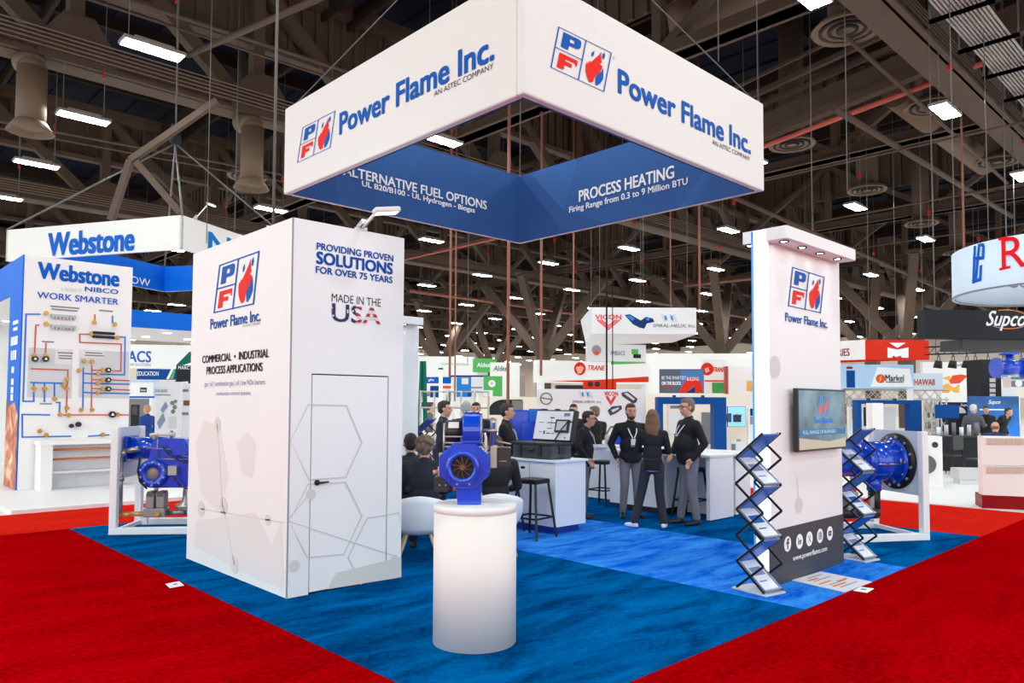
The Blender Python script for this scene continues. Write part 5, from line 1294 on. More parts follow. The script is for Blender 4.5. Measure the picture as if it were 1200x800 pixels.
# ================================================================== NEIGHBOURING BOOTHS
WPAN = mat('booth_white_panel', (238, 236, 234), .5); CREAM = mat('booth_cream_panel', (236, 224, 208), .6); BBLUE = mat('booth_bright_blue', (8, 104, 214), .5, var=.1, scale=2.5)
DBLUE = mat('booth_deep_blue', (4, 70, 140), .5); NAVY = mat('booth_navy', (24, 52, 100), .5); GREEN = mat('booth_green', (86, 176, 92), .5); DGREEN = mat('booth_dark_green', (20, 110, 90), .5)
BRED = mat('booth_red', (216, 46, 22), .5); DRED = mat('booth_dark_red', (140, 14, 20), .4); CHAR = mat('booth_charcoal', (46, 46, 50), .6); LBLUE = mat('booth_light_blue', (176, 206, 236), .5, var=.15, scale=1.5)
GRAY = mat('booth_grey_panel', (224, 224, 226), .5); ORANGE = mat('print_amber', (242, 180, 84), .6); PORANGE = mat('print_red_orange', (228, 84, 52), .6); SKYB = mat('print_sky_blue', (44, 134, 220), .6)
WALU = mat('truss_aluminium', (190, 186, 182), .35, .6); MIDGREY = mat('mid_grey', (120, 118, 118), .6); BROWN = mat('taupe_door', (150, 134, 120), .6)

class Panel:
    """an upright slab at depth D; its left edge spans yT..yB in the photo, right edge at x1"""
    def __init__(s, name, label, cat, x0, yT, x1, yB, D, m, ang=0.0, th=.15, group=None, part='panel', bevel=0.01):
        u = Matrix.Rotation(ang, 3, 'Z') @ RH
        c = atd((x0+x1)/2, (yT+yB)/2, D)
        f0 = Fr(c, u)
        if f0.n.dot(EYEP - c) < 0: raise ValueError(name)
        a0, b0 = f0.uv(x0, yB); _, b1 = f0.uv(x0, yT); a1, _ = f0.uv(x1, (yT+yB)/2)
        s.o = f0.p(a0, b0); s.W = a1-a0; s.H = b1-b0
        s.fr = Fr(s.o, u)
        s.t = thing(name, label, cat, (s.o.x, s.o.y, max(0, s.o.z)), 0, group)
        mb = MB(); mb.prism(rectpoly(0, 0, s.W, s.H), s.fr, -th, 0); mb.build(part, m, s.t, bevel=bevel)
    def uv(s, x, y): return s.fr.uv(x, y)
    def text(s, tx, xl, yb, yt, xr, yr, m, **k): return text(tx, s.fr, rect2(s.fr, xl, yb, yt, xr, yr), m, s.t, off=k.pop('off', .012), **k)
    def poly(s, name, pts, m, off=.008): return decal(name, [[s.fr.uv(*p) for p in P] for P in pts], m, s.t, s.fr, off)
    def rect(s, name, x0, yT, x1, yB, m, off=.008):
        a0, b0 = s.fr.uv(x0, yB); _, b1 = s.fr.uv(x0, yT); a1, _ = s.fr.uv(x1, yB)
        return decal(name, [rectpoly(a0, b0, a1, b1)], m, s.t, s.fr, off)
    def lines(s, name, pls, m, w, off=.01):
        P = []
        for pl in pls: P += stroke([s.fr.uv(*p) for p in pl], w)
        return decal(name, P, m, s.t, s.fr, off)
    def discs(s, name, cs, m, off=.012, r=None): return decal(name, [circ(*s.fr.uv(x, y), rr) for x, y, rr in cs], m, s.t, s.fr, off)
    def post(s, x, w, z1=None, m=None):
        a, _ = s.fr.uv(x, 473); z1 = s.o.z if z1 is None else z1
        p = s.fr.p(a, 0, -.08); mb = MB(); mb.cbox((p.x, p.y, z1/2+.001), (w, w, z1)); return mb.build('post', m or WPAN, s.t)
    def hang(s, n=2, top=19.47):
        for i in range(n):
            p = s.fr.p(s.W*(.08+.84*i/max(1, n-1)), s.H, -.07); mb = MB(); mb.cyl(p, (p.x, p.y, top), .012, n=6); mb.build('hanging_cable', CABLE, s.t)

# ---------------------------------------------------------------- left booth with the valve wall
struct(MB().box((2.39, 13.38, -.03), (13.6, 27, .06)), 'booth_floor', mat('booth_floor_white', (236, 234, 232), .4))
struct(MB().box((14.2, -8, -.03), (40, 13.38, .02)), 'booth_floor', mat('booth_floor_white', (236, 234, 232), .4))
vt = thing('display_wall', 'tall white and blue display wall with piping diagram at the far left', 'booth wall', (3.0, 16.41, .06))
MB().box((3.01, 16.41, .061), (4.9, 17.5, 4.46)).build('front_panel', WPAN, vt)
MB().box((2.985, 16.412, .061), (3.009, 17.5, 4.46)).build('blue_side', BBLUE, vt)
MB().box((3.01, 17.5, 3.78), (4.9, 24.5, 4.46)).build('header_beam', WPAN, vt)
MB().box((2.985, 17.5, 3.78), (3.009, 24.5, 4.46)).build('blue_side', BBLUE, vt)
MB().box((3.0, 24.5, .061), (4.9, 24.8, 4.46)).build('back_panel', WPAN, vt)
for y in (19, 21, 23):
    mb = MB(); mb.cyl((3.9, y, 3.775), (3.9, y, 3.78), .14, n=20); mb.build('downlight', mat('booth_downlight', (255, 250, 240), .4, emit=6), vt)
fs = Fr((2.984, 17.5, 0), (0, -1, 0))
SUN = bpy.data.materials.new('print_fire_photo'); SUN.use_nodes = True
nt = SUN.node_tree; bs = nt.nodes['Principled BSDF']; bs.inputs['Roughness'].default_value = .5
tc = nt.nodes.new('ShaderNodeTexCoord'); no = nt.nodes.new('ShaderNodeTexNoise'); no.inputs['Scale'].default_value = 2.4; no.inputs['Detail'].default_value = 4; no.inputs['Distortion'].default_value = 1.2
rp = nt.nodes.new('ShaderNodeValToRGB'); rp.color_ramp.elements[0].position = .3; rp.color_ramp.elements[0].color = lin((74, 40, 34)); rp.color_ramp.elements[1].position = .72; rp.color_ramp.elements[1].color = lin((250, 226, 190))
e = rp.color_ramp.elements.new(.5); e.color = lin((206, 104, 56))
nt.links.new(tc.outputs['Object'], no.inputs['Vector']); nt.links.new(no.outputs['Fac'], rp.inputs[0]); nt.links.new(rp.outputs[0], bs.inputs['Base Color'])
decal('fire_photo', [[(.0, .07), (1.085, .07), (1.085, 1.45), (.8, 1.7), (.4, 1.62), (0, 1.75)]], SUN, vt, fs, .004)
decal('printed_line', [rectpoly(.38, 3.18, .86, 3.25), rectpoly(.42, 3.06, .82, 3.12)], PRINTW, vt, fs, .004)
decal('printed_line', [rectpoly(.25, 2.78, .34, 2.95), rectpoly(.37, 2.78, .47, 2.95), rectpoly(.5, 2.78, .6, 2.95), rectpoly(.63, 2.78, .73, 2.95), rectpoly(.76, 2.78, .86, 2.95), rectpoly(.3, 2.5, .42, 2.68), rectpoly(.46, 2.5, .58, 2.68), rectpoly(.62, 2.5, .78, 2.68)], PRINTW, vt, fs, .004)
decal('printed_line', [rectpoly(.4, z, .62, z+.12) for z in (2.25, 2.02, 1.86, 1.72)], PRINTW, vt, fs, .004)
fw = Fr((3.01, 16.41, 0), (1, 0, 0))
WB = mat('print_webstone_blue', (2, 92, 190), .55)
text('Webstone', fw, rect2(fw, 45, 326, 307, 139, 328), WB, vt, bold=.06, off=.008)
text('a brand of', fw, rect2(fw, 72, 340.5, 335.5, 96, 338), mat('print_soft_grey', (196, 194, 198), .5), vt, bold=0, off=.008)
text('NIBCO', fw, rect2(fw, 99.5, 341, 335.5, 138.5, 341), DEEPB, vt, bold=.04, off=.008)
text('WORK SMARTER', fw, rect2(fw, 43.5, 349, 341.5, 138.5, 353), WB, vt, bold=.025, off=.008)
U = lambda x, y: fw.uv(x/4, 330+y/4)
def pl_(name, pls, m, w, off=.008):
    P = []
    for p in pls: P += stroke([U(*q) for q in p], w)
    return decal(name, P, m, vt, fw, off)
decal('diagram_field', [[U(135, 308), U(340, 318), U(335, 548), U(126, 540)], [U(372, 318), U(604, 330), U(604, 548), U(368, 542)]], mat('print_field_grey', (206, 206, 208), .5), vt, fw, .004)
decal('diagram_title', [[U(258, 314), U(336, 320), U(334, 388), U(256, 384)], [U(374, 320), U(488, 326), U(486, 358), U(373, 354)]], mat('print_field_light', (222, 222, 224), .5), vt, fw, .006)
BL = mat('pipe_line_blue', (20, 116, 206), .5); RL = mat('pipe_line_red', (206, 84, 70), .5)
pl_('blue_pipe_line', [[(185,152),(122,152),(108,560),(158,560),(158,520)], [(208,515),(208,560)], [(145,472),(300,476)], [(158,474),(158,500)], [(208,474),(208,500)], [(255,476),(255,535)], [(265,566),(280,566),(278,610)], [(232,624),(104,622),(104,728),(330,724)], [(390,405),(388,590)], [(392,430),(445,432)], [(392,474),(445,476)], [(392,518),(445,522)],
     [(560,258),(586,260),(583,436),(470,434)], [(470,478),(606,480)], [(470,522),(606,524)], [(527,162),(527,190)], [(415,724),(510,718)]], BL, .028)
pl_('red_pipe_line', [[(180,202),(168,204),(162,330)], [(215,290),(213,330)], [(145,408),(318,414),(310,610)], [(300,624),(605,624)], [(430,395),(428,590)], [(432,414),(480,416)], [(432,458),(480,460)], [(432,500),(480,502)], [(530,418),(566,418),(568,292),(374,284),(374,246),(415,246)], [(444,155),(444,190)], [(520,460),(606,464)], [(520,504),(606,508)]], RL, .026)
bs_ = [(215,148),(215,198),(160,345),(214,345),(158,500),(208,500),(255,550),(296,484),(312,455),(312,500),(312,590),(280,622),(380,600),(430,600),(392,372),(430,374),(368,416),(456,432),(456,476),(456,520),(480,414),(480,460),(480,502),(440,190),(536,200),(425,244),(550,262),(185,700),(215,718),(480,716),(320,624),(550,622)]
mb = MB()
for x, y in bs_:
    a, b = U(x, y); mb.prism(rectpoly(a-.038, b-.02, a+.038, b+.02), fw, .008, .05); mb.prism(rectpoly(a-.018, b-.04, a+.018, b+.04), fw, .008, .06)
mb.build('brass_valve', BRASS, vt, fix=True)
mb = MB()
for x, y, r in ((162, 362, .055), (212, 362, .055), (505, 414, .05), (505, 460, .05), (505, 502, .05), (524, 622, .065), (332, 675, .04), (365, 668, .05)):
    a, b = U(x, y); mb.prism(circ(a, b, r, 18), fw, .008, .07)
mb.build('round_pump', BLACKPL, vt)
decal('pump_face', [[(U(x, y)[0]-r*.5, U(x, y)[1]-r*.3), (U(x, y)[0]+r*.5, U(x, y)[1]-r*.3), (U(x, y)[0], U(x, y)[1]+r*.6)] for x, y, r in ((162, 362, .055), (212, 362, .055), (505, 414, .05), (505, 460, .05), (505, 502, .05), (524, 622, .065))], PRINTW, vt, fw, .072)
mb = MB()
for x0, y0, x1 in ((238, 158, 354), (238, 208, 354)):
    a0, b0 = U(x0, y0); a1, _ = U(x1, y0); mb.prism(rectpoly(a0, b0-.02, a1, b0+.03), fw, .008, .05)
    for i in range(7): aa = a0+(a1-a0)*(i+.5)/7; mb.prism(rectpoly(aa-.02, b0-.06, aa+.02, b0-.0), fw, .01, .045)
mb.build('manifold', STEEL, vt)
a0, b0 = U(432, 246); a1, b1 = U(535, 246)
mb = MB(); mb.prism(rectpoly(a0, b0+.01, a1, b0+.06), fw, .008, .05); mb.prism(rectpoly(a0, b0-.07, a1, b0-.02), fw, .008, .05); mb.build('heat_exchanger', CHAR, vt)
for (x, y, w_) in ((235, 114, 100), (240, 128, 90), (465, 134, 50), (196, 280, 40), (186, 572, 40), (270, 332, 52), (274, 346, 46), (274, 358, 46), (400, 332, 60), (396, 344, 70)):
    a, b = U(x, y); decal('caption_line', [rectpoly(a, b-.012, a+w_*.005, b+.012)], MIDGREY, vt, fw, .0085)
# shelf unit with copper pipes
sh = thing('demo_counter', 'white low counter with two copper pipes below the piping diagram', 'counter', (3.27, 15.9, .06))
mb = MB(); mb.box((3.24, 15.86, .90), (5.6, 16.40, .98)); mb.build('worktop', WPAN, sh)
MB().box((3.27, 15.9, .061), (3.46, 16.38, .90)).build('side_panel', WPAN, sh)
MB().box((5.4, 15.9, .061), (5.58, 16.38, .90)).build('side_panel', WPAN, sh)
MB().box((3.46, 16.30, .061), (5.4, 16.38, .90)).build('back_panel', GRAY, sh)
MB().box((3.46, 16.0, .36), (5.4, 16.30, .40)).build('shelf', GRAY, sh)
for z in (.62, .80):
    mb = MB(); mb.cyl((3.46, 16.12, z), (5.4, 16.12, z), .022, n=12); mb.build('copper_pipe', COPPER, sh)
mb = MB(); mb.box((5.36, 16.0, .5), (5.40, 16.15, .75)); mb.build('blue_valve', BLUEPAINT, sh)
# rotated square hanging ring sign
cp = atd(213, 272, 20.0); zT, zB = 6.76, 5.83
dl = (FH*math.cos(math.radians(72.7)) - RH*math.sin(math.radians(72.7))); dr_ = (FH*math.cos(math.radians(17.3)) + RH*math.sin(math.radians(17.3)))
LS = 6.3; base = Vector((cp.x, cp.y, zB))
hs = thing('hanging_sign', 'white square hanging sign ring with blue slab lettering and blue inner faces at the left', 'hanging sign', base.to_tuple())
def ringwall(o, d, n_out, L, H, m_out, m_in, t, th=.10):
    f = Fr(o, d); s_ = 1 if f.n.dot(n_out) > 0 else -1
    mb = MB(); mb.prism(rectpoly(0, 0, L, H), f, 0, -s_*th*.6); mb.build('sign_panel', m_out, t)
    mb = MB(); mb.prism(rectpoly(th, 0, L-th, H), f, -s_*th*.6, -s_*th); mb.build('inner_panel', m_in, t)
ringwall(base, dl, -dr_, LS, zT-zB, CLOTHW, BBLUE, hs); ringwall(base, dr_, -dl, LS, zT-zB, CLOTHW, BBLUE, hs)
ringwall(base+dr_*LS, dl, dr_, LS, zT-zB, CLOTHW, BBLUE, hs); ringwall(base+dl*LS, dr_, dl, LS, zT-zB, CLOTHW, BBLUE, hs)
f1 = Fr(base+dl*LS, -dl); f2 = Fr(base, dr_)
text('Webstone', f1, rect2(f1, 57, 300, 274, 157, 285), WB, hs, bold=.06, off=.012)
_n0 = f2.uv(244, 290)[0]; text('NIBCO', f2, (_n0, f2.uv(244, 297)[1], _n0+(f2.uv(273, 290)[0]-_n0)/.24, f2.uv(244, 271)[1]), mat('print_cyan_blue', (0, 116, 190), .55), hs, bold=.04, off=.012)
f3 = Fr(base+dl*(LS-.10), dr_)
text('FLOW', f3, rect2(f3, 140, 329, 320, 176, 325), PRINTW, hs, bold=.0, off=.012)
# hoist and slings
hp = atd(206, 150, 22.5)
hp = Vector(((base+dl*LS*.5+dr_*LS*.5).x, (base+dl*LS*.5+dr_*LS*.5).y, hp.z))
hp = atd(206, 152, hp.dot(FH))
hoist = thing('chain_hoist', 'chain hoist with slings above the left hanging sign', 'hoist', hp.to_tuple())
mb = MB(); mb.cyl(hp, (hp.x, hp.y, 18), .03, n=6); mb.build('hoist_chain', CABLE, hoist)
mb = MB(); mb.cbox(hp+Vector((0, 0, -.05)), (.28, .2, .45)); mb.ball(hp+Vector((.0, 0, -.32)), (.2, .2, .2), 10, 8); mb.build('hoist_body', CHAR, hoist, bevel=.03)
bot = hp + Vector((0, 0, -.45)); tops = [base+Vector((0, 0, zT-zB)), base+dl*LS+Vector((0, 0, zT-zB)), base+dr_*LS+Vector((0, 0, zT-zB)), base+(dl+dr_)*LS+Vector((0, 0, zT-zB))]
for tp in tops:
    mb = MB(); mb.cyl(bot, tp, .03, n=6); mb.build('sling', CABLE, hoist)
pa = base + dr_*.5 + Vector((0, 0, zT-zB))
arm_spot((pa.x, pa.y, zT+.02), pa + RH*.55 - FH*.45 + Vector((0, 0, .32)), (.5, -.6, -.3), 'white arm spotlight clipped on the corner of the left hanging sign')
pa = base + dr_*3.0 + Vector((0, 0, zT-zB))
arm_spot((pa.x, pa.y, zT+.02), pa + RH*.6 - FH*.3 + Vector((0, 0, .3)), (.5, -.6, -.3), 'white arm spotlight clipped farther back on the left hanging sign')
# blue canopy beam with downlights
z1 = aty(160, 363, 18.6).z; z0 = aty(160, 383, 18.6).z
cb_ = thing('canopy_beam', 'bright blue canopy beam with white lit underside right of the piping diagram wall', 'booth canopy', (7.5, 19, z0))
MB().box((4.92, 18.6, z0), (11.5, 18.7, z1)).build('blue_fascia', BBLUE, cb_)
MB().box((4.92, 18.7, z0), (11.5, 22.5, z0+.12)).build('soffit', WPAN, cb_)
MB().box((11.3, 22.2, .061), (11.5, 22.5, z0)).build('post', WPAN, cb_); MB().box((4.92, 22.2, .061), (5.1, 22.5, z0)).build('post', WPAN, cb_)
for i in range(4):
    for j in (19.6, 21.2):
        mb = MB(); mb.cyl((5.6+i*1.1, j, z0-.01), (5.6+i*1.1, j, z0), .10, n=16); mb.build('downlight', mat('booth_downlight', (255, 250, 240), .4, emit=6), cb_)

# ---------------------------------------------------------------- left middle distance
P = Panel('booth_fascia', 'white booth fascia with large blue letters between the diagram wall and the tower', 'booth sign', 128, 403, 225, 431, 34, WPAN, .15, .5); P.post(135, .3); P.post(222, .3)
P.text('ACS', 150, 424, 411, 177, 417, WB, bold=.03); P.text('AIR SOLUTIONS', 152, 428.5, 425.5, 177, 427, MIDGREY, bold=0)
P = Panel('education_banner', 'dark blue banner with white capitals below the white fascia', 'banner', 160, 432, 222, 444.5, 31, DBLUE, .1, .1); P.text('EDUCATION', 161, 440, 435, 186, 437.5, PRINTW, bold=.01); P.post(165, .08); P.post(218, .08)
P.poly('white_slash', [[(195, 444), (201, 431.5), (204, 431.5), (198, 444)]], PRINTW); P.poly('green_slash', [[(199, 444), (204.5, 432), (206, 432), (203, 444)]], GREEN)
P = Panel('booth_partition', 'pale blue header panel with a black label beside the diagram wall', 'booth wall', 135, 445, 181, 466, 28, LBLUE, 0, .4); P.rect('white_area', 150, 448, 180, 464, WPAN, .006); P.rect('black_label', 164, 454, 172, 459.5, CHAR); P.text('Parker', 165, 458.3, 455.5, 171, 457, PRINTW, bold=.01); P.rect('blue_strip', 136, 464, 181, 466, WB, .012)
P.post(137, .2); P.post(178, .2)
P = Panel('booth_partition', 'grey brown booth interior with a dark oven door behind the blue shirted person', 'booth wall', 135, 467, 181, 512, 30, MIDGREY, 0, .2); P.rect('oven_door', 153, 474, 163, 500, CHAR); P.rect('oven_window', 155, 476, 161, 486, mat('dark_glass', (60, 44, 38), .2), .012); P.rect('white_base', 136, 500, 181, 511.5, WPAN)
P = Panel('poster_stand', 'white poster stand with a grey machine drawing left of the tower', 'poster', 180.5, 447, 212, 521, 17.5, GRAY, .1, .08); P.text('DATA CENTER', 182, 459.5, 456, 196, 458, MIDGREY, bold=.01); P.rect('caption', 182, 462, 200, 463, MIDGREY)
P.poly('machine_drawing', [[(184, 495), (191, 483), (194, 492), (187, 503)], [(188, 480), (194, 470), (197, 476), (191, 484)]], mat('drawing_blue_grey', (130, 142, 164), .5)); P.discs('drawing_dot', [(202, 472, .05), (205, 477, .05), (203, 482, .05), (206, 470, .04)], MIDGREY); P.rect('table_print', 197, 488, 207, 502, PALEP); P.post(183, .06); P.post(210, .06)
P = Panel('poster_stand', 'white poster stand cut by the tower edge, with brown picture', 'poster', 211.5, 449, 226, 521, 18.2, GRAY, .1, .08); P.rect('caption', 214, 456, 221, 459, MIDGREY); P.rect('brown_picture', 215, 469, 222, 475, mat('print_brown', (130, 84, 62), .5)); P.post(213, .06); P.post(224, .06); P.rect('caption', 213, 483, 221, 486, MIDGREY)
P = Panel('booth_kiosk', 'black kiosk block with a slanted green top left of the tower', 'booth wall', 206, 428, 226, 446, 26, CHAR, .2, .8); P.text('MARC', 209, 432.5, 428.8, 222, 430, PRINTW, bold=.02); P.poly('green_top', [[(206, 428), (222, 412), (226, 412), (226, 424), (214, 428)]], DGREEN); P.post(208, .2, m=CHAR); P.post(224, .2, m=CHAR)

# ---------------------------------------------------------------- centre, seen between tower and pillar
P = Panel('booth_wall', 'long white booth wall with small green lettering above the suited men', 'booth wall', 470, 417, 556, 500, 58, WPAN, .12, .5); P.text('CLIMATE', 517, 427.5, 425, 531, 426, GREEN, bold=.01); P.text('SOLUTIONS', 535, 427.8, 425.4, 549.5, 426.5, GREEN, bold=.01)
P = Panel('wall_sign', 'green square booth sign with white word', 'booth sign', 554, 420, 581, 436, 54, GREEN, -.1, .4); P.text('Aldes', 559, 430, 425, 574, 425.5, PRINTW, bold=.03); P.post(556, .3); P.post(579, .3)
P = Panel('wall_sign', 'white booth sign with green script right of the green square', 'booth sign', 574, 424.5, 609, 480, 50, WPAN, 0, .4); P.text('Aldes', 578, 434.5, 428.5, 594, 431, DGREEN, bold=.02, shear=.3)
P = Panel('booth_shelf_wall', 'white booth back wall with blue sign and equipment pictures', 'booth wall', 493, 441, 566, 478, 44, WPAN, 0, .4)
P.rect('blue_sign', 496, 441.5, 531, 449, WB); P.text('gfw', 502, 447, 443.5, 509, 445, PRINTW, bold=.02); P.rect('red_label', 518.5, 452, 530, 455, PORANGE); P.rect('blue_picture', 504, 452, 515, 465.5, DBLUE); P.rect('blue_picture', 535, 442, 552, 465, SKYB); P.rect('white_picture', 541, 443, 549, 450, WPAN, .012); P.rect('blue_square', 548, 458, 552.5, 464, DBLUE, .014)
P.poly('machine_picture', [[(522, 471), (524, 460), (529, 458), (530, 468), (527, 472)], [(499, 464), (503, 457), (504, 464)]], MIDGREY); P.rect('dark_strip', 494, 471, 508, 476, CHAR)
P = Panel('header_bar', 'dark blue slanted header bar over the equipment pictures', 'booth sign', 526, 439.5, 574, 441.5, 43, NAVY, 0, .3); P.post(530, .12); P.post(572, .12)
P = Panel('wall_sign', 'white panel beside green panel with a round badge', 'booth sign', 553, 441.5, 567, 457, 42, GRAY, 0, .2); P.rect('printed_line', 552, 453, 565, 455, LAV); P.post(560, .15)
P = Panel('wall_sign', 'green panel with a white round badge under the white sign', 'booth sign', 566, 440.5, 588.5, 464, 42, GREEN, 0, .3); P.discs('round_badge', [(576.5, 449.3, .20)], PRINTW); P.discs('badge_centre', [(576.5, 449.3, .10)], PALEP, .016); P.rect('white_area', 566, 457, 577.5, 464, WPAN, .01); P.post(570, .15); P.post(586, .15)
mb = MB(); p = atd(516, 500, 15.5); mb.cyl((p.x, p.y, .003), (p.x, p.y, atd(516, 433, 15.5).z), .034, n=14); t = thing('light_pole', 'white glowing light pole with a black tip above the seated man', 'lamp', (p.x, p.y, 0)); mb.build('tube', mat('pole_glow', (226, 244, 255), .4, emit=1.2), t)
mb = MB(); mb.cyl((p.x, p.y, atd(516, 433, 15.5).z), (p.x, p.y, atd(516, 431, 15.5).z), .05, n=14); mb.build('tip', BLACKPL, t)
a = atd(494, 423, 16); b = atd(491, 474, 16); mb = MB(); mb.bar(a, Vector((b.x, b.y, .9)), .05, .06); mb.bar(a+RH*.05, Vector((b.x, b.y, 1.3))+RH*.14, .07, .07); mb.box((b.x-.1, b.y-.1, .003), (b.x+.1, b.y+.1, .92)); tag(mb.build('flag_pole', DGREEN), 'leaning dark green banner pole right of the tower edge', 'banner pole')
P = Panel('booth_wall', 'low white wall with a dark arch above the case', 'booth wall', 560, 465, 634, 500, 38, CREAM, 0, .3)
P.poly('dark_arch', [[(572, 486)] + [(590+18*math.cos(a_), 483-15*math.sin(a_)) for a_ in [PI*.98-PI*.5*i/8 for i in range(9)]] + [(612, 468), (612, 486)]], CHAR); P.rect('grey_hood', 600, 469, 613, 484, MIDGREY, .012)
P = Panel('wall_door', 'taupe door in a far white wall left of the fascia with the red disc', 'door', 607.5, 439.5, 615.5, 464, 62, BROWN, 0, .2)
P = Panel('booth_fascia', 'long white fascia with a red round emblem and red slanted word', 'booth sign', 629.5, 421.5, 762, 448, 41, WPAN, .42, .5)
P.discs('red_emblem', [(679.5, 431.8, .36)], BRED); P.poly('emblem_face', [[(677, 438), (674.5, 430), (681, 428.5), (684, 431), (681, 437)]], mat('print_salmon', (240, 170, 150), .6), .02); P.text('TRANE', 689, 433.5, 427.8, 709, 430, BRED, bold=.04, shear=.3)
P.poly('red_wedge', [[(642, 446.3), (700, 445), (760, 441), (760, 447.6), (690, 447.8)]], BRED); P.post(634, .3); P.post(757, .3)
P = Panel('booth_shelf', 'dark shelf strip with red and black goods under the red wedge', 'shelf', 652, 451, 722, 456, 34, CHAR, .1, .4); P.rect('red_goods', 683, 446.5, 722, 455, BRED, .02); P.discs('black_drum', [(691.5, 450, .12), (700, 450, .12)], CHAR, .05); P.post(656, .1, m=CHAR); P.post(716, .1, m=CHAR)
P = Panel('booth_wall', 'pale grey booth wall with spiral duct and red triangle logos', 'booth wall', 629.5, 455.5, 757, 560, 19.5, GRAY, .10, .12)
def helix(P, x, y, s_):
    P.poly('grey_chevron', [[(x+9*s_, y), (x+13*s_, y), (x+18*s_, y+13*s_), (x+14*s_, y+13*s_)], [(x-4*s_, y), (x+0*s_, y), (x+5*s_, y+13*s_), (x+1*s_, y+13*s_)], [(x+15*s_, y), (x+19*s_, y), (x+24*s_, y+13*s_), (x+20*s_, y+13*s_)]], PALEP, .010)
    P.poly('blue_chevron', [[(x+2*s_, y+1), (x+5.5*s_, y+3*s_), (x+7*s_, y+11*s_), (x+3*s_, y+9*s_)], [(x+12*s_, y+1), (x+15.5*s_, y+3*s_), (x+17*s_, y+11*s_), (x+13*s_, y+9*s_)]], SKYB, .014)
def vtri(P, x, y, w_, h_):
    L = []
    for k in (0, .33, .66):
        L.append([(x-w_*(.5-.3*k), y+h_*0), (x, y+h_*(1-k*.62)), (x+w_*(.5-.3*k), y)])
    P.lines('red_triangle', L, PFRED, .018 if w_ < 14 else .045, .011)
helix(P, 680, 458, .62); P.text('SPIRAL-HELIX, Inc.', 670.5, 472.5, 469, 705, 471, BLACKP, bold=.0, shear=.2)
P.text('VICON', 708, 463.5, 458.5, 724, 460.5, PFRED, bold=.03); vtri(P, 715.8, 464.5, 12, 10)
P.lines('round_logo', [[(640+6.5*math.cos(a_), 467-6.5*math.sin(a_)) for a_ in [2*PI*i/20 for i in range(21)]], [(634, 466), (647, 468)]], MIDGREY, .035)
DUCTP = mat('print_dark_duct', (70, 72, 84), .5)
P.poly('duct_picture', [[(728, 460), (736, 458.5), (747, 467), (746, 471), (742, 473), (729, 464)], [(712, 481), (717, 476), (728, 475), (729, 479), (722, 484), (715, 487)], [(733, 484), (738, 480), (742, 484), (739, 488)]], DUCTP); P.poly('duct_highlight', [[(731, 461), (735, 460), (744, 467.5), (742, 469)], [(716, 480), (725, 477), (725, 479), (718, 483)]], PALEP, .014)
# hanging grey sign
P = Panel('hanging_sign', 'grey white hanging sign with red triangle logo and spiral wording', 'hanging sign', 693, 360, 816, 391, 34, GRAY, 0, .5)
P.text('VICON', 697.5, 374, 368.5, 728, 370.5, PFRED, bold=.035); vtri(P, 713, 375, 26, 11)
P.poly('duct_picture', [[(732, 369), (738, 368), (752, 376), (750, 384), (742, 380)], [(750, 376), (757, 371), (765, 373), (767, 377), (758, 379), (755, 385), (750, 384)]], NAVY); P.poly('duct_highlight', [[(734, 370), (738, 369.5), (744, 373), (741, 376)], [(756, 373), (762, 372), (760, 376)]], SKYB, .014)
helix(P, 777, 368, .72); P.text('SPIRAL-HELIX, Inc.', 765, 384, 379.5, 815, 382, BLACKP, bold=.0, shear=.2)
fr = P.fr
mb = MB(); zb_ = atd(700, 402, 34).z - P.o.z
mb.add([fr.p(-.46, P.H*.55, -.4), fr.p(0, P.H, 0), fr.p(0, 0, 0), fr.p(-.2, -.5, -.4)], [(0, 1, 2, 3)]); mb.add([fr.p(0, 0, 0), fr.p(P.W, .0, 0), fr.p(P.W-1.0, -.35, -.45), fr.p(-.2, -.5, -.4)], [(0, 1, 2, 3)])
mb.build('return_panel', GRAY, P.t, fix=False); P.hang(3)
P = Panel('hanging_sign', 'smaller white hanging banner with a globe badge below the grey hanging sign', 'hanging sign', 687.5, 403, 757, 423, 37, GRAY, .1, .25); P.discs('globe_badge', [(699, 410, .24)], mat('globe_grey', (150, 140, 150), .5)); P.discs('globe_orange', [(699, 413.5, .12)], PORANGE, .016); P.text('AMBIACS', 715, 416, 411, 732, 413, LAV, bold=.02); P.rect('green_label', 740, 409, 748, 415, GREEN); P.rect('black_label', 742, 415, 751, 419.5, CHAR); P.poly('green_stripe', [[(716, 423), (716, 427), (757, 425.6), (757, 425)]], GREEN); P.hang(2)
P = Panel('booth_wall', 'tall white far wall right of the fascia', 'booth wall', 757, 414, 900, 500, 60, WPAN, -.05, .4)
P = Panel('wall_sign', 'dark sky poster with red and blue arch and white capitals', 'poster', 773, 432.3, 825, 460.5, 33, mat('poster_slate', (70, 84, 104), .5, var=.25, scale=.8), -.1, .15)
P.rect('blue_sky', 798, 433.8, 824.5, 460, mat('poster_sky', (60, 110, 170), .5, var=.2, scale=1.2), .004); P.poly('red_arch', [[(795, 460), (803, 446), (808, 442.5), (818, 443.5), (822, 450), (824, 460), (815, 460), (813, 452), (804, 460)]], BRED); P.poly('blue_arch', [[(804, 460), (814, 453), (814.5, 460)]], NAVY, .012)
P.text('BE THE SMARTEST', 775.5, 444.5, 440.5, 804, 444.8, PRINTW, bold=.0, off=.016); P.text('BUILDING', 805, 446, 441.5, 819, 446, PRINTW, bold=.0, off=.016); P.text('ON THE BLOCK', 775.5, 450.8, 446.8, 798, 450, PRINTW, bold=.04, off=.016); P.rect('red_line', 775.5, 452.8, 789, 454, BRED, .016); P.post(778, .2); P.post(820, .2)
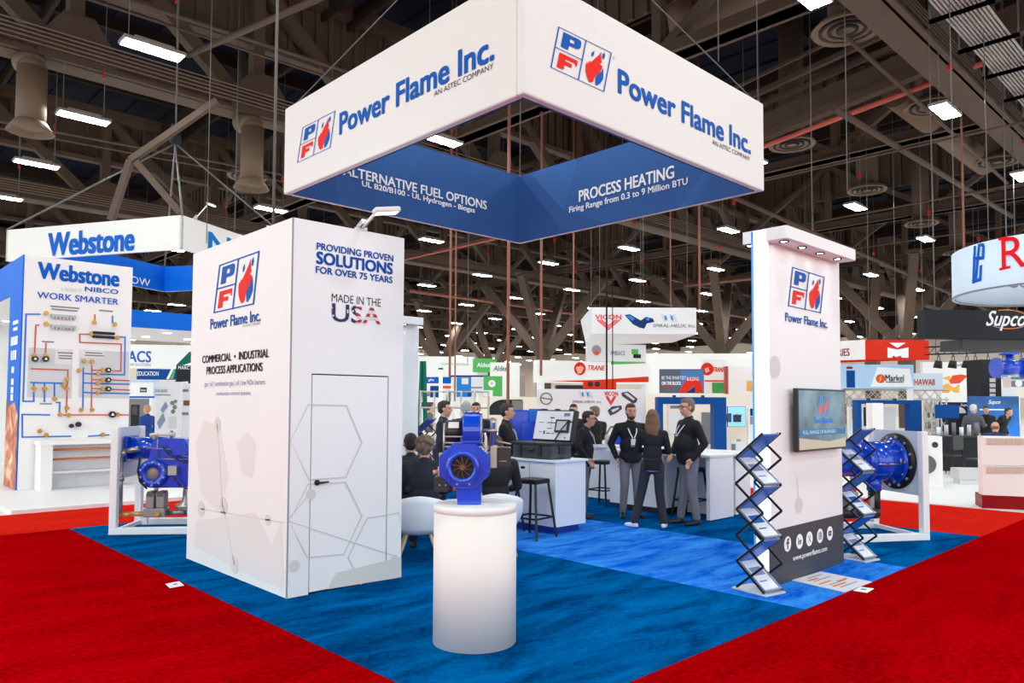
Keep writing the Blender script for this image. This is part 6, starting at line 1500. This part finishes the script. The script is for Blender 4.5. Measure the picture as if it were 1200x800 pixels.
P = Panel('wall_sign', 'white sign with red round emblem and a green leaf picture', 'booth sign', 825, 421, 852, 461, 40, WPAN, -.05, .3); P.discs('red_emblem', [(828.7, 432.3, .34)], BRED); P.poly('emblem_face', [[(827, 437), (825.6, 432), (830, 430), (831.4, 435)]], mat('print_salmon', (240, 170, 150), .6), .02); P.text('TRANE', 836, 435.5, 430.2, 848.5, 434, BRED, bold=.04, shear=.2); P.rect('red_line', 825.5, 445.3, 852, 447, BRED)
P.rect('leaf_picture', 834.5, 448, 851, 460.5, mat('leaf_green', (60, 150, 70), .6, var=.5, scale=4)); P.post(828, .2); P.post(849, .2)
P = Panel('wall_column', 'thin dark red column beside the green leaf picture', 'column', 851, 429, 855, 461, 39, mat('brick_red', (176, 70, 60), .6), 0, .4); P.post(853, .17, m=mat('brick_red', (176, 70, 60), .6))
P = Panel('wall_sign', 'white panel with amber arrow emblem left of the display pillar', 'booth sign', 855, 429, 892, 462, 35, WPAN, 0, .2); P.poly('amber_mark', [[(875, 446), (892, 446), (892, 458), (875, 458)], [(880, 439.5), (892, 439.5), (892, 444)]], ORANGE); P.poly('white_notch', [[(884, 458), (892, 450), (892, 458)]], WPAN, .012); P.post(858, .2); P.post(888, .2)
P = Panel('booth_wall', 'cream booth back wall behind the men by the bar counter', 'booth wall', 750, 461, 905, 575, 22, CREAM, -.05, .15)
P.rect('shelf_box', 783, 474, 800, 479, GRAY, .02); P.rect('vent_grille', 785, 475, 801, 478.5, MIDGREY, .03); P.rect('machine_front', 783, 483, 797, 508, GRAY, .03); P.rect('machine_front', 800, 483, 806, 510, PALEP, .03); P.rect('frame_line', 779, 471, 838, 473, WPAN, .04); P.rect('grey_panel', 822, 483, 833, 520, MIDGREY, .02); P.rect('dark_shelf', 790, 508, 806, 512, CHAR, .03); P.rect('dark_box', 801, 490, 804, 496, CHAR, .05); P.rect('dark_box', 834, 505, 837, 511, CHAR, .05)
t = thing('blue_portal', 'deep blue booth portal frame behind the man with glasses', 'booth frame', (0, 0, 0)); D_ = 19
a = atd(771, 573, D_); b = atd(852, 573, D_); a.z = b.z = .0; W[t.name] = Matrix.Identity(4)
zt_ = atd(771, 465, D_).z; fq = Fr((a.x, a.y, 0), (b-a)); Lq = (b-a).length
for x0_, x1_ in ((0, .14), (Lq-.32, Lq)): MB().prism(rectpoly(x0_, .003, x1_, zt_-.18), fq, -.35, 0).build('post', DBLUE, t)
MB().prism(rectpoly(0, zt_-.18, Lq, zt_), fq, -.35, 0).build('lintel', DBLUE, t)
for x_ in (.42, 1.15): MB().prism(rectpoly(x_, zt_, x_+.07, zt_+.05), fq, -.2, -.1).build('clip_lamp', BLACKPL, t)
P = Panel('television', 'light blue wall screen between the blue portal and the pillar', 'screen', 852.5, 476, 874, 500, 20.5, BLACKPL, 0, .06); P.rect('screen', 853, 476.5, 873.5, 499.5, mat('screen_light_blue', (130, 190, 236), .3, emit=.6)); P.rect('dark_window', 853, 484, 857, 494.5, mat('screen_navy', (30, 60, 110), .3, emit=.3), .014); P.text('TRV', 861, 488.5, 485, 870, 487, mat('screen_mid_blue', (50, 120, 200), .3, emit=.5), bold=.02, off=.014)
a = atd(863, 490, 20.53); MB().cbox(a + FH*.35, (.2, .9, .2), YAW).build('wall_bracket', BLACKPL, P.t)
P = Panel('wall_cabinet', 'small grey wall cabinet with pictures under the light blue screen', 'cabinet', 855, 516, 874, 540, 21, GRAY, 0, .3); P.rect('dark_picture', 857, 520, 862, 534, MIDGREY); P.rect('brown_picture', 863, 514.5, 868, 517, BROWN, .012); P.post(858, .1); P.post(871, .1)
P = Panel('wall_sign', 'white sign with stacked pictures left of the display pillar edge', 'booth sign', 877, 478, 893, 540, 21, WPAN, 0, .1); P.rect('dark_picture', 879, 478.5, 884, 487, NAVY); P.rect('orange_picture', 879, 488, 884, 497, BROWN)
P.post(880, .1); P.post(890, .1)
for (x, D_, c, lb) in ((640, 26, MIDGREY, ''),): pass
# clutter tables behind the suited men: pipe stand and shelves
t = thing('pipe_rack', 'silver pipe rack behind the suited men', 'rack', (0, 0, 0)); W[t.name] = Matrix.Identity(4)
for x in (492, 508, 524, 540, 556, 572):
    p = atd(x, 560, 14.5); MB().cyl((p.x, p.y, .003), (p.x, p.y, 1.95), .02, n=8).build('upright', WALU, t)
for z in (1.30, 1.62, 1.93):
    a = atd(492, 500, 14.5); b = atd(572, 500, 14.5); MB().cyl((a.x, a.y, z), (b.x, b.y, z), .016, n=8).build('rail', WALU, t)
P = Panel('booth_table', 'white draped table line behind the suited men', 'table', 486, 508, 640, 565, 16.5, WPAN, 0, .7)

# ---------------------------------------------------------------- right side
P = Panel('hanging_sign', 'red hanging sign face with a white blocky letter emblem', 'hanging sign', 1014, 398, 1089, 421, 32, BRED, .0, .12)
P.poly('white_emblem', [[(1040, 419), (1040, 407), (1051.5, 409.5), (1064.5, 407), (1064.5, 419), (1057, 419), (1055, 416.5), (1050, 418.5), (1047, 416.5), (1045, 419)], [(1042, 401.5), (1061.5, 401.5), (1051.5, 407.5)]], PRINTW); P.lines('emblem_cut', [[(1042, 402), (1051.5, 408.5), (1061.5, 402)]], BRED, .04, .014)
f = P.fr; dv = (-RH*.75 + FH*.66).normalized(); o = P.o.copy(); q = Fr(o + dv*4.6, -dv)
mb = MB(); mb.prism(rectpoly(0, 0, 4.6, P.H), q, -.12, 0); mb.build('side_panel', WPAN, P.t)
text('SERIES', q, rect2(q, 975, 417.5, 409, 995.5, 413.5), DRED, P.t, bold=.03, off=.01)
o2 = f.p(P.W, 0, -.12); MB().prism(rectpoly(0, 0, 4.6, P.H), Fr(o2, dv), -.1, 0).build('inner_panel', BRED, P.t); MB().prism(rectpoly(0, 0, P.W, P.H), Fr(o+dv*4.6, f.u), -.1, 0).build('back_panel', BRED, P.t)
P.hang(3)
P = Panel('booth_fascia', 'pale blue booth fascia with an orange round mark and black brand word', 'booth sign', 980, 427, 1071, 455, 23.5, LBLUE, -.05, .3)
P.discs('orange_mark', [(1031.7, 443.6, .14)], PORANGE); P.lines('mark_flash', [[(1033, 440), (1030.7, 443.6), (1032.7, 443.6), (1030.5, 447)]], ORANGE, .03, .014); P.poly('white_field', [[(1028, 430), (1066, 432), (1070, 453), (1020, 453)]], PRINTW, .004); P.text('Markel', 1037.5, 446.5, 439, 1059, 443.5, BLACKP, bold=.02); P.rect('small_line', 1038, 447, 1059, 448.3, MIDGREY); P.rect('blue_figure', 992, 434, 1002, 454, DBLUE); P.rect('red_cap', 992, 429.5, 999, 432, DRED, .012)
P.post(984, .15); P.post(1068, .15)
P = Panel('booth_fascia', 'pale grey booth fascia with red brown lettering beside the pale blue one', 'booth sign', 1070, 437, 1105, 456, 27, mat('fascia_grey_blue', (206, 220, 228), .5), .0, .3); P.text('HAWAII', 1071.5, 451, 444, 1095, 447.5, mat('print_brick', (196, 74, 52), .5), bold=.03); P.post(1074, .15); P.post(1102, .15)
t = thing('truss_frame', 'silver aluminium truss frame under the pale blue fascia', 'truss', (0, 0, 0)); W[t.name] = Matrix.Identity(4)
def boxtruss(a, b, w_, name):
    mb = MB(); a = Vector(a); b = Vector(b); d = (b-a).normalized(); s1 = d.cross(Vector((0, 0, 1))) if abs(d.z) < .9 else RH.copy(); s1.normalize(); s2 = d.cross(s1)
    cs_ = [s1*w_/2*i + s2*w_/2*j for i, j in ((1, 1), (-1, 1), (-1, -1), (1, -1))]
    for c in cs_: mb.cyl(a+c, b+c, .024, n=6)
    n_ = int((b-a).length/w_)
    for k in range(n_):
        p = a+d*(k*w_); q = a+d*((k+1)*w_)
        for i in range(4): mb.cyl(p+cs_[i], q+cs_[(i+1) % 4], .012, n=5)
    mb.build(name, WALU, t)
for D_, lb in ((24, 'f'), (26.5, 'b')):
    za = atd(1000, 462, D_).z; a = atd(984, 462, D_); b = atd(1108, 462, D_); boxtruss((a.x, a.y, za), (b.x, b.y, za), .32, 'beam')
for x, D_ in ((990, 24), (1101, 24), (996, 26.5), (1094, 26.5)):
    p = atd(x, 500, D_); boxtruss((p.x, p.y, .03), (p.x, p.y, atd(1000, 465, 24).z), .30, 'upright')
a = atd(984, 462, 24); c = atd(984, 462, 26.5); boxtruss((a.x, a.y, za), (c.x, c.y, za), .3, 'beam')
t = thing('blue_portal', 'deep blue booth portal frame inside the aluminium truss at the right', 'booth frame', (0, 0, 0)); W[t.name] = Matrix.Identity(4); D_ = 21
a = atd(1006, 573, D_); b = atd(1082, 573, D_); a.z = b.z = 0; zt_ = atd(1006, 468.5, D_).z; fq = Fr((a.x, a.y, 0), (b-a)); Lq = (b-a).length
for x0_, x1_ in ((0, .12), (Lq-.33, Lq)): MB().prism(rectpoly(x0_, .021, x1_, zt_-.11), fq, -.3, 0).build('post', DBLUE, t)
MB().prism(rectpoly(0, zt_-.11, Lq, zt_), fq, -.3, 0).build('lintel', DBLUE, t)
MB().prism(rectpoly(.12, .021, Lq-.33, zt_-.2), fq, -.9, -.8).build('back_wall', WPAN, t)
for x_ in (.36, 1.1): MB().prism(rectpoly(x_, zt_, x_+.06, zt_+.05), fq, -.2, -.1).build('clip_lamp', BLACKPL, t)
for x0_, x1_, z0_, z1_, m_, n_ in ((.55, 1.05, 1.1, 1.65, CHAR, 'screen'), (.2, .45, 1.3, 1.6, ORANGE, 'poster'), (.62, 1.0, 1.2, 1.5, MIDGREY, 'picture')): decal(n_, [rectpoly(x0_, z0_, x1_, z1_)], m_, t, fq, -.79 if n_ != 'picture' else -.78)
P = Panel('booth_partition', 'white machine with dark window left of the blue portal', 'cabinet', 986, 472, 1008, 500, 24.8, CREAM, 0, .5); P.rect('red_side', 987, 473, 992, 497, BRED); P.rect('dark_window', 997, 474, 1006, 486, CHAR); P.post(989, .3); P.post(1005, .3)
P = Panel('booth_partition', 'cream shelf wall with goods right of the blue portal', 'shelf', 1083, 470, 1100, 540, 27.5, CREAM, 0, .3)
for i in range(5): P.rect('dark_goods', 1084+i*3, 476+i % 2*8, 1086.4+i*3, 481+i % 2*8, CHAR if i % 2 else MIDGREY, .02)
P.rect('grey_unit', 1084, 494, 1099, 502, MIDGREY, .03)
P = Panel('booth_wall', 'white booth wall with an orange and amber emblem at the right', 'booth wall', 1082, 424, 1150, 475, 34, WPAN, 0, .2)
P.poly('amber_emblem', [[(1104, 452), (1110, 449), (1118, 454), (1124, 450), (1124, 460), (1118, 460), (1115, 457), (1112, 460), (1104, 460)], [(1104, 443), (1113, 440), (1113, 446)]], ORANGE); P.poly('red_emblem', [[(1112, 446), (1116, 440), (1126, 438.5), (1134, 440), (1128, 446), (1124, 449), (1114, 449.5)]], PORANGE, .012); P.text('HydroAir  GROUP', 1113, 430, 425.5, 1147, 428, MIDGREY, bold=.02)
P = Panel('booth_sign', 'white sign with bright blue bands right of the amber emblem', 'booth sign', 1143, 431, 1156, 468, 31, WPAN, 0, .2); P.rect('blue_band', 1144, 432, 1154, 440, BBLUE); P.rect('blue_band', 1144, 441, 1154, 444, SKYB); P.post(1146, .2); P.post(1153, .2)
P = Panel('booth_tower', 'dark grey tower with white display niches at the right', 'booth tower', 1152, 421, 1174, 520, 28, CHAR, .1, .8)
for i in range(4): P.rect('white_niche', 1159.5, 443+i*6, 1166.5, 447.5+i*6, PALEP, .012)
P.post(1155, .15, m=CHAR); P.post(1171, .15, m=CHAR)
P = Panel('booth_sign', 'white sign with blue header right of the dark tower', 'booth sign', 1173, 432, 1185, 455, 30, WPAN, 0, .2); P.rect('blue_band', 1174, 440, 1181, 444, SKYB); P.post(1175, .2); P.post(1183, .2)
a = atd(1183, 431, 26)
t = thing('blue_valve_display', 'large glossy blue valve body hanging over the right booth', 'valve', a.to_tuple())
mb = MB(); mb.cyl(a - RH*.45, a + RH*.5, .26, n=20); mb.build('valve_body', BLUEPAINT, t); mb = MB(); mb.cyl(a - RH*.5, a - RH*.43, .36, n=20); mb.cyl(a + RH*.48, a + RH*.55, .36, n=20); mb.build('valve_flange', BLUEPAINT, t); mb = MB(); mb.cyl(a, a + Vector((0, 0, .5)), .12, n=14); mb.cyl(a + Vector((0, 0, .45)), a + Vector((0, 0, .52)), .3, n=20); mb.build('valve_neck', BLUEPAINT, t); mb = MB(); mb.cyl(a + Vector((0, 0, .5)), (a.x, a.y, 19.47), .02, n=6); mb.build('hanging_cable', CABLE, t)
P = Panel('booth_partition', 'teal and white shelf panel at the right edge', 'shelf', 1184, 441, 1215, 466, 27, CREAM, 0, .4); P.rect('teal_strip', 1184.5, 441.5, 1215, 444.5, mat('teal', (60, 130, 150), .5)); P.rect('dark_niche', 1185, 446, 1215, 453, MIDGREY); P.discs('round_badge', [(1193.5, 449, .13)], PRINTW, .016); P.rect('white_box', 1174, 454, 1190, 464, GRAY, .02); P.post(1188, .2); P.post(1210, .2)
# blue backdrop with script
BACK = bpy.data.materials.new('backdrop_blue'); BACK.use_nodes = True
nt = BACK.node_tree; bs = nt.nodes['Principled BSDF']; bs.inputs['Roughness'].default_value = .5
tc = nt.nodes.new('ShaderNodeTexCoord'); no = nt.nodes.new('ShaderNodeTexNoise'); no.inputs['Scale'].default_value = .7
rp = nt.nodes.new('ShaderNodeValToRGB'); rp.color_ramp.elements[0].position = .4; rp.color_ramp.elements[0].color = lin((20, 82, 140)); rp.color_ramp.elements[1].position = .6; rp.color_ramp.elements[1].color = lin((6, 124, 226))
nt.links.new(tc.outputs['Object'], no.inputs['Vector']); nt.links.new(no.outputs['Fac'], rp.inputs[0]); nt.links.new(rp.outputs[0], bs.inputs['Base Color'])
P = Panel('backdrop', 'blue backdrop with white script word behind the people at the right', 'backdrop', 1138, 464, 1195.5, 560, 25, BACK, 0, .12); P.text('Supco', 1158, 474.5, 468.5, 1172, 471.5, PRINTW, bold=.02, shear=.4); P.rect('white_line', 1148, 479, 1186, 480.5, PRINTW); P.rect('white_edge', 1194.5, 464, 1195.5, 497, PRINTW, .012)
P = Panel('backdrop', 'black backdrop strip with white arch left of the blue backdrop', 'backdrop', 1104, 471, 1140, 560, 26, CHAR, 0, .12)
P.poly('white_arch', [[(1110, 484)] + [(1121+11*math.cos(a_), 484-8*math.sin(a_)) for a_ in [PI-PI*i/12 for i in range(13)]]], CREAM); P.text('Supco', 1125, 476.5, 472.8, 1137, 475, PRINTW, bold=.02, shear=.4)
t = thing('demo_table', 'black demo table with small goods and a blue screen at the right booth', 'table', (0, 0, 0)); W[t.name] = Matrix.Identity(4); p = atd(1125, 530, 19.7)
mb = MB(); mb.cbox((p.x, p.y, .45), (1.5, .6, .86), YAW); mb.build('table_body', CHAR, t); mb = MB(); mb.cbox((p.x, p.y, .90), (1.6, .7, .04), YAW); mb.build('table_top', BLACKPL, t)
for i in range(6):
    q = Vector((p.x, p.y, .92)) + RH*(-.55+.2*i); mb = MB(); mb.cyl(q, q+Vector((0, 0, .22+.06*(i % 3))), .05, n=10); tag(mb.build('display_bottle', [PRINTW, PALEP, MIDGREY][i % 3]), ['short white bottle leftmost on the black demo table', 'pale bottle second from left on the black demo table', 'tall grey bottle third on the black demo table', 'short white bottle fourth on the black demo table', 'pale bottle fifth on the black demo table', 'tall grey bottle rightmost on the black demo table'][i], 'bottle', 'bottles on the black demo table')
mb = MB(); mb.cbox(Vector((p.x, p.y, 1.55)) - RH*.2 + FH*.2, (.62, .05, .36), YAW); mb.build('blue_screen', DBLUE, t); mb = MB(); mb.cbox(Vector((p.x, p.y, 1.15)) - RH*.2 + FH*.24, (.05, .04, .5), YAW); mb.build('screen_post', BLACKPL, t)
def chair_simple(label, px, D, rz):
    p = atd(px, 560, D); t = thing('folding_chair', label, 'chair', (p.x, p.y, .02), rz, 'black chairs at the right booth')
    MB().box((-.22, -.22, .44), (.22, .22, .48)).build('seat', BLACKPL, t, True, .01); MB().box((-.22, -.23, .60), (.22, -.20, .95)).build('backrest', BLACKPL, t, True, .01)
    for x in (-1, 1):
        for y in (-1, 1): MB().cyl((x*.2, y*.2, .45), (x*.22, y*.23, .002), .014, n=8).build('leg', BLACKM, t, True)
        MB().cyl((x*.2, -.21, .45), (x*.2, -.215, .9), .014, n=8).build('back_post', BLACKM, t, True)
    return t
chair_simple('black chair in front of the black demo table at the right', 1113, 18.6, AWAY+.5); chair_simple('black chair left of the white grille cabinet', 1149, 17.2, AWAY+.2)
p = atd(1137, 550, 16.2)
t = thing('low_bench', 'low grey bench on the white floor left of the grille cabinet', 'bench', (p.x, p.y, .02), YAW-.12)
MB().box((-.32, -.2, .10), (.40, .2, .34)).build('body', mat('bench_grey', (206, 202, 200), .5), t, True, .01); MB().box((-.28, -.16, .0), (.36, .16, .10)).build('plinth', GRAY, t, True)
# grille cabinet
p0 = atz(1151, 597, .02); D_ = p0.dot(FH)
P = Panel('grille_cabinet', 'cream wall heater cabinet with grille windows on a dark red base at the right edge', 'cabinet', 1151, 511, 1230, 580, D_, mat('heater_cream', (242, 238, 232), .5), -.35, .25, part='casing')
for row in (512.5, 546):
    for i in range(7):
        a0, b0 = P.uv(1156+i*11, row+8); a1, b1 = P.uv(1165+i*11, row+1)
        mb = MB(); mb.prism(rectpoly(a0, b0, a1, b1), P.fr, .002, .02)
        mb.build('grille', mat('grille_beige', (206, 186, 166), .5), P.t)
P.lines('panel_seam', [[(1152, 545), (1228, 546)]], PALEP, .012)
mb = MB(); mb.prism(rectpoly(.0, -P.o.z+.021, P.W, -.0), P.fr, -.5, -.02); mb.build('red_base', DRED, P.t)
# white display cabinet with round fan opening
P = Panel('fan_cabinet', 'white display cabinet with a round black fan opening behind the right burner', 'cabinet', 1080, 511, 1105, 578, 15.5, WPAN, -.1, .5, part='casing')
P.discs('fan_opening', [(1095.5, 521, .062)], BLACKPL); a, b = P.uv(1086, 545); 
mb = MB(); mb.prism(circ(a-.02, b+.02, .19, 24), P.fr, .0, .05); mb.build('round_grille', mat('dark_grille', (90, 88, 90), .5), P.t)
P.post(1083, .05); P.post(1102, .05)
P = Panel('display_tower', 'tall white panel behind the right burner frame', 'booth tower', 1024, 472, 1036, 575, 16, WPAN, 0, .3); P.post(1026, .1); P.post(1034, .1)

# drum shaped hanging sign
Dd, R_ = 17.0, 2.35; c = atd(1257, 400, Dd); zb, zt = 4.28, 5.35
dm = thing('hanging_sign', 'round drum shaped pale blue hanging sign with a red serif letter at the right edge', 'hanging sign', (c.x, c.y, zb))
mb = MB(); mb.lathe([(R_, 0), (R_, zt-zb), (R_-.05, zt-zb), (R_-.05, 0), (R_, 0)], (c.x, c.y, zb), (0, 0, 1), 96); mb.build('drum', mat('drum_pale_blue', (206, 224, 240), .6, var=.1, scale=.8), dm)
for r_ in (R_+.005, R_-.055):
    mb = MB(); mb.lathe([(r_-.01, .0), (r_+.01, 0), (r_+.01, .03), (r_-.01, .03), (r_-.01, 0)], (c.x, c.y, zb), (0, 0, 1), 96); mb.build('hem_ring', mat('hem_grey', (120, 124, 130), .5), dm)
def cylhit(x, y, r):
    d = ray(x, y); ox, oy = -c.x, -c.y; A = d.x**2+d.y**2; B = 2*(ox*d.x+oy*d.y); Cc = ox*ox+oy*oy-r*r; disc = max(0, B*B-4*A*Cc); tt = (-B-math.sqrt(disc))/(2*A); q = EYEP+d*tt
    return math.atan2(q.y-c.y, q.x-c.x), q.z
def cyltext(tx, xl, yb, yt, xr, m_, bold=.02, r=R_+.012, serif=False):
    th0, z0_ = cylhit(xl, yb, r); _, z1_ = cylhit(xl, yt, r); th1, _ = cylhit(xr, yb, r)
    vs, fs_ = glyphs(tx, 0, 0, 4); mb = MB()
    mb.add([(c.x+r*math.cos(th0+(th1-th0)*x), c.y+r*math.sin(th0+(th1-th0)*x), z0_+(z1_-z0_)*y) for x, y in vs], fs_); return mb.build('lettering', m_, dm, fix=False)
cyltext('R', 1174, 316, 279, 1203, mat('print_pure_red', (226, 20, 28), .6), .0)
def cylpoly(name, P, m_):
    mb = MB()
    for pl in P:
        q = [cylhit(x, y, R_+.012) for x, y in pl]; mb.add([(c.x+(R_+.012)*math.cos(a_), c.y+(R_+.012)*math.sin(a_), z_) for a_, z_ in q], [list(range(len(q)))])
    return mb.build(name, m_, dm, fix=False)
cylpoly('blue_mark', [[(1141, 288), (1144, 288), (1142, 332), (1139, 332)], [(1146, 286), (1149, 285), (1145, 326), (1142, 327)], [(1149, 285), (1153, 285), (1153, 289), (1149, 289)], [(1151, 286), (1154, 287), (1153.5, 303), (1150.5, 303)], [(1140, 301), (1153, 300), (1153, 304), (1140, 305)], [(1139, 328), (1150, 325), (1150, 329), (1139, 332)], [(1148, 311), (1151, 310), (1150, 328), (1147, 329)]], WB)
cylpoly('letter_serif', [[(1171, 317), (1184, 314), (1184, 311), (1171, 314)], [(1170, 282), (1180, 279.5), (1180, 276.5), (1170, 279)], [(1196, 311), (1208, 309), (1208, 306), (1196, 308)]], mat('print_pure_red', (226, 20, 28), .6))
th0 = math.atan2(ray(1160, 330).y, ray(1160, 330).x)
# inner lettering on the far inside wall
def cylback(x, y, r):
    d = ray(x, y); ox, oy = -c.x, -c.y; A = d.x**2+d.y**2; B = 2*(ox*d.x+oy*d.y); Cc = ox*ox+oy*oy-r*r; tt = (-B+math.sqrt(max(0, B*B-4*A*Cc)))/(2*A); q = EYEP+d*tt
    return math.atan2(q.y-c.y, q.x-c.x), q.z
r = R_-.06; t0, z0_ = cylback(1166, 337, r); t1, _ = cylback(1206, 337, r); _, z1_ = cylback(1166, 322, r)
vs, fs_ = glyphs('s Co', 0, 0, 3); mb = MB(); mb.add([(c.x+r*math.cos(t0+(t1-t0)*x), c.y+r*math.sin(t0+(t1-t0)*x), z0_+(z1_-z0_)*y) for x, y in vs], fs_); mb.build('lettering', MIDGREY, dm, fix=False)
for a_ in (0, 2.1, 4.2):
    p = Vector((c.x+R_*math.cos(a_), c.y+R_*math.sin(a_), zt)); mb = MB(); mb.cyl(p, (p.x, p.y, 19.47), .012, n=6); mb.build('hanging_cable', CABLE, dm)
# black hanging sign
P = Panel('hanging_sign', 'black hanging sign with white script word and orange ring at the right edge', 'hanging sign', 1085, 362.5, 1240, 396, 21, CHAR, .07, .4); P.hang(3)
P.text('Supco', 1155.5, 387, 364, 1202, 375, PRINTW, bold=.02, shear=.45); P.lines('orange_ring', [[(1178+27*math.cos(a_), 374-11*math.sin(a_)) for a_ in [PI*(.1+.5*i/10) for i in range(11)]], [(1182+26*math.cos(a_), 374-11*math.sin(a_)) for a_ in [PI*(1.25+.5*i/10) for i in range(11)]]], mat('print_copper', (220, 140, 80), .5), .025)
mb = MB(); mb.prism(rectpoly(1.15, -.30, P.W, 0), P.fr, -1.1, -.1); mb.build('lower_box', mat('dark_box', (58, 56, 58), .6), P.t)
# lighting truss with spot cans
t = thing('lighting_truss', 'black lighting truss carrying spot cans below the black hanging sign', 'lighting truss', (0, 0, 0)); W[t.name] = Matrix.Identity(4)
a = atd(1088, 415, 30); b = atd(1210, 411, 30)
for dz in (0, .3):
    for dy in (0, .3): mb = MB(); mb.cyl(a+Vector((0, 0, dz))+FH*dy, b+Vector((0, 0, dz))+FH*dy, .025, n=6); mb.build('chord', BLACKM, t)
n_ = 14
mb = MB()
for i in range(n_):
    p = a.lerp(b, i/n_); q = a.lerp(b, (i+1)/n_); mb.cyl(p, q+Vector((0, 0, .3)), .014, n=5)
mb.build('lacing', BLACKM, t)
for i in (1, 12): p = a.lerp(b, i/n_); mb = MB(); mb.cyl(p, (p.x, p.y, 19.47), .015, n=6); mb.build('hanging_cable', CABLE, t)
cn = None
for i, x in enumerate((1100, 1117, 1133, 1143, 1158, 1176, 1187, 1197)):
    p = atd(x, 419, 30)
    if cn is None:
        cn = thing('spot_can', 'black spot can leftmost on the lighting truss', 'spotlight', p.to_tuple(), 0, 'spot cans on the lighting truss')
        MB().cyl((0, 0, -.12), (0, .05, -.42), .13, .17, 14).build('can', BLACKM, cn, True); mb = MB(); mb.bar((-.16, 0, .05), (-.16, 0, -.2), .02); mb.bar((.16, 0, .05), (.16, 0, -.2), .02); mb.bar((-.16, 0, .05), (.16, 0, .05), .02); mb.cyl((0, 0, .05), (0, 0, .2), .02); mb.build('yoke', BLACKM, cn, True)
    else: copytree(cn, p, label='black spot can on the lighting truss, number %s from the left' % ('two three four five six seven eight'.split()[i-1]))
chair_simple('black chair under the bald seated man in the navy jacket', 1166, 17.5, RIGHTW+.6)
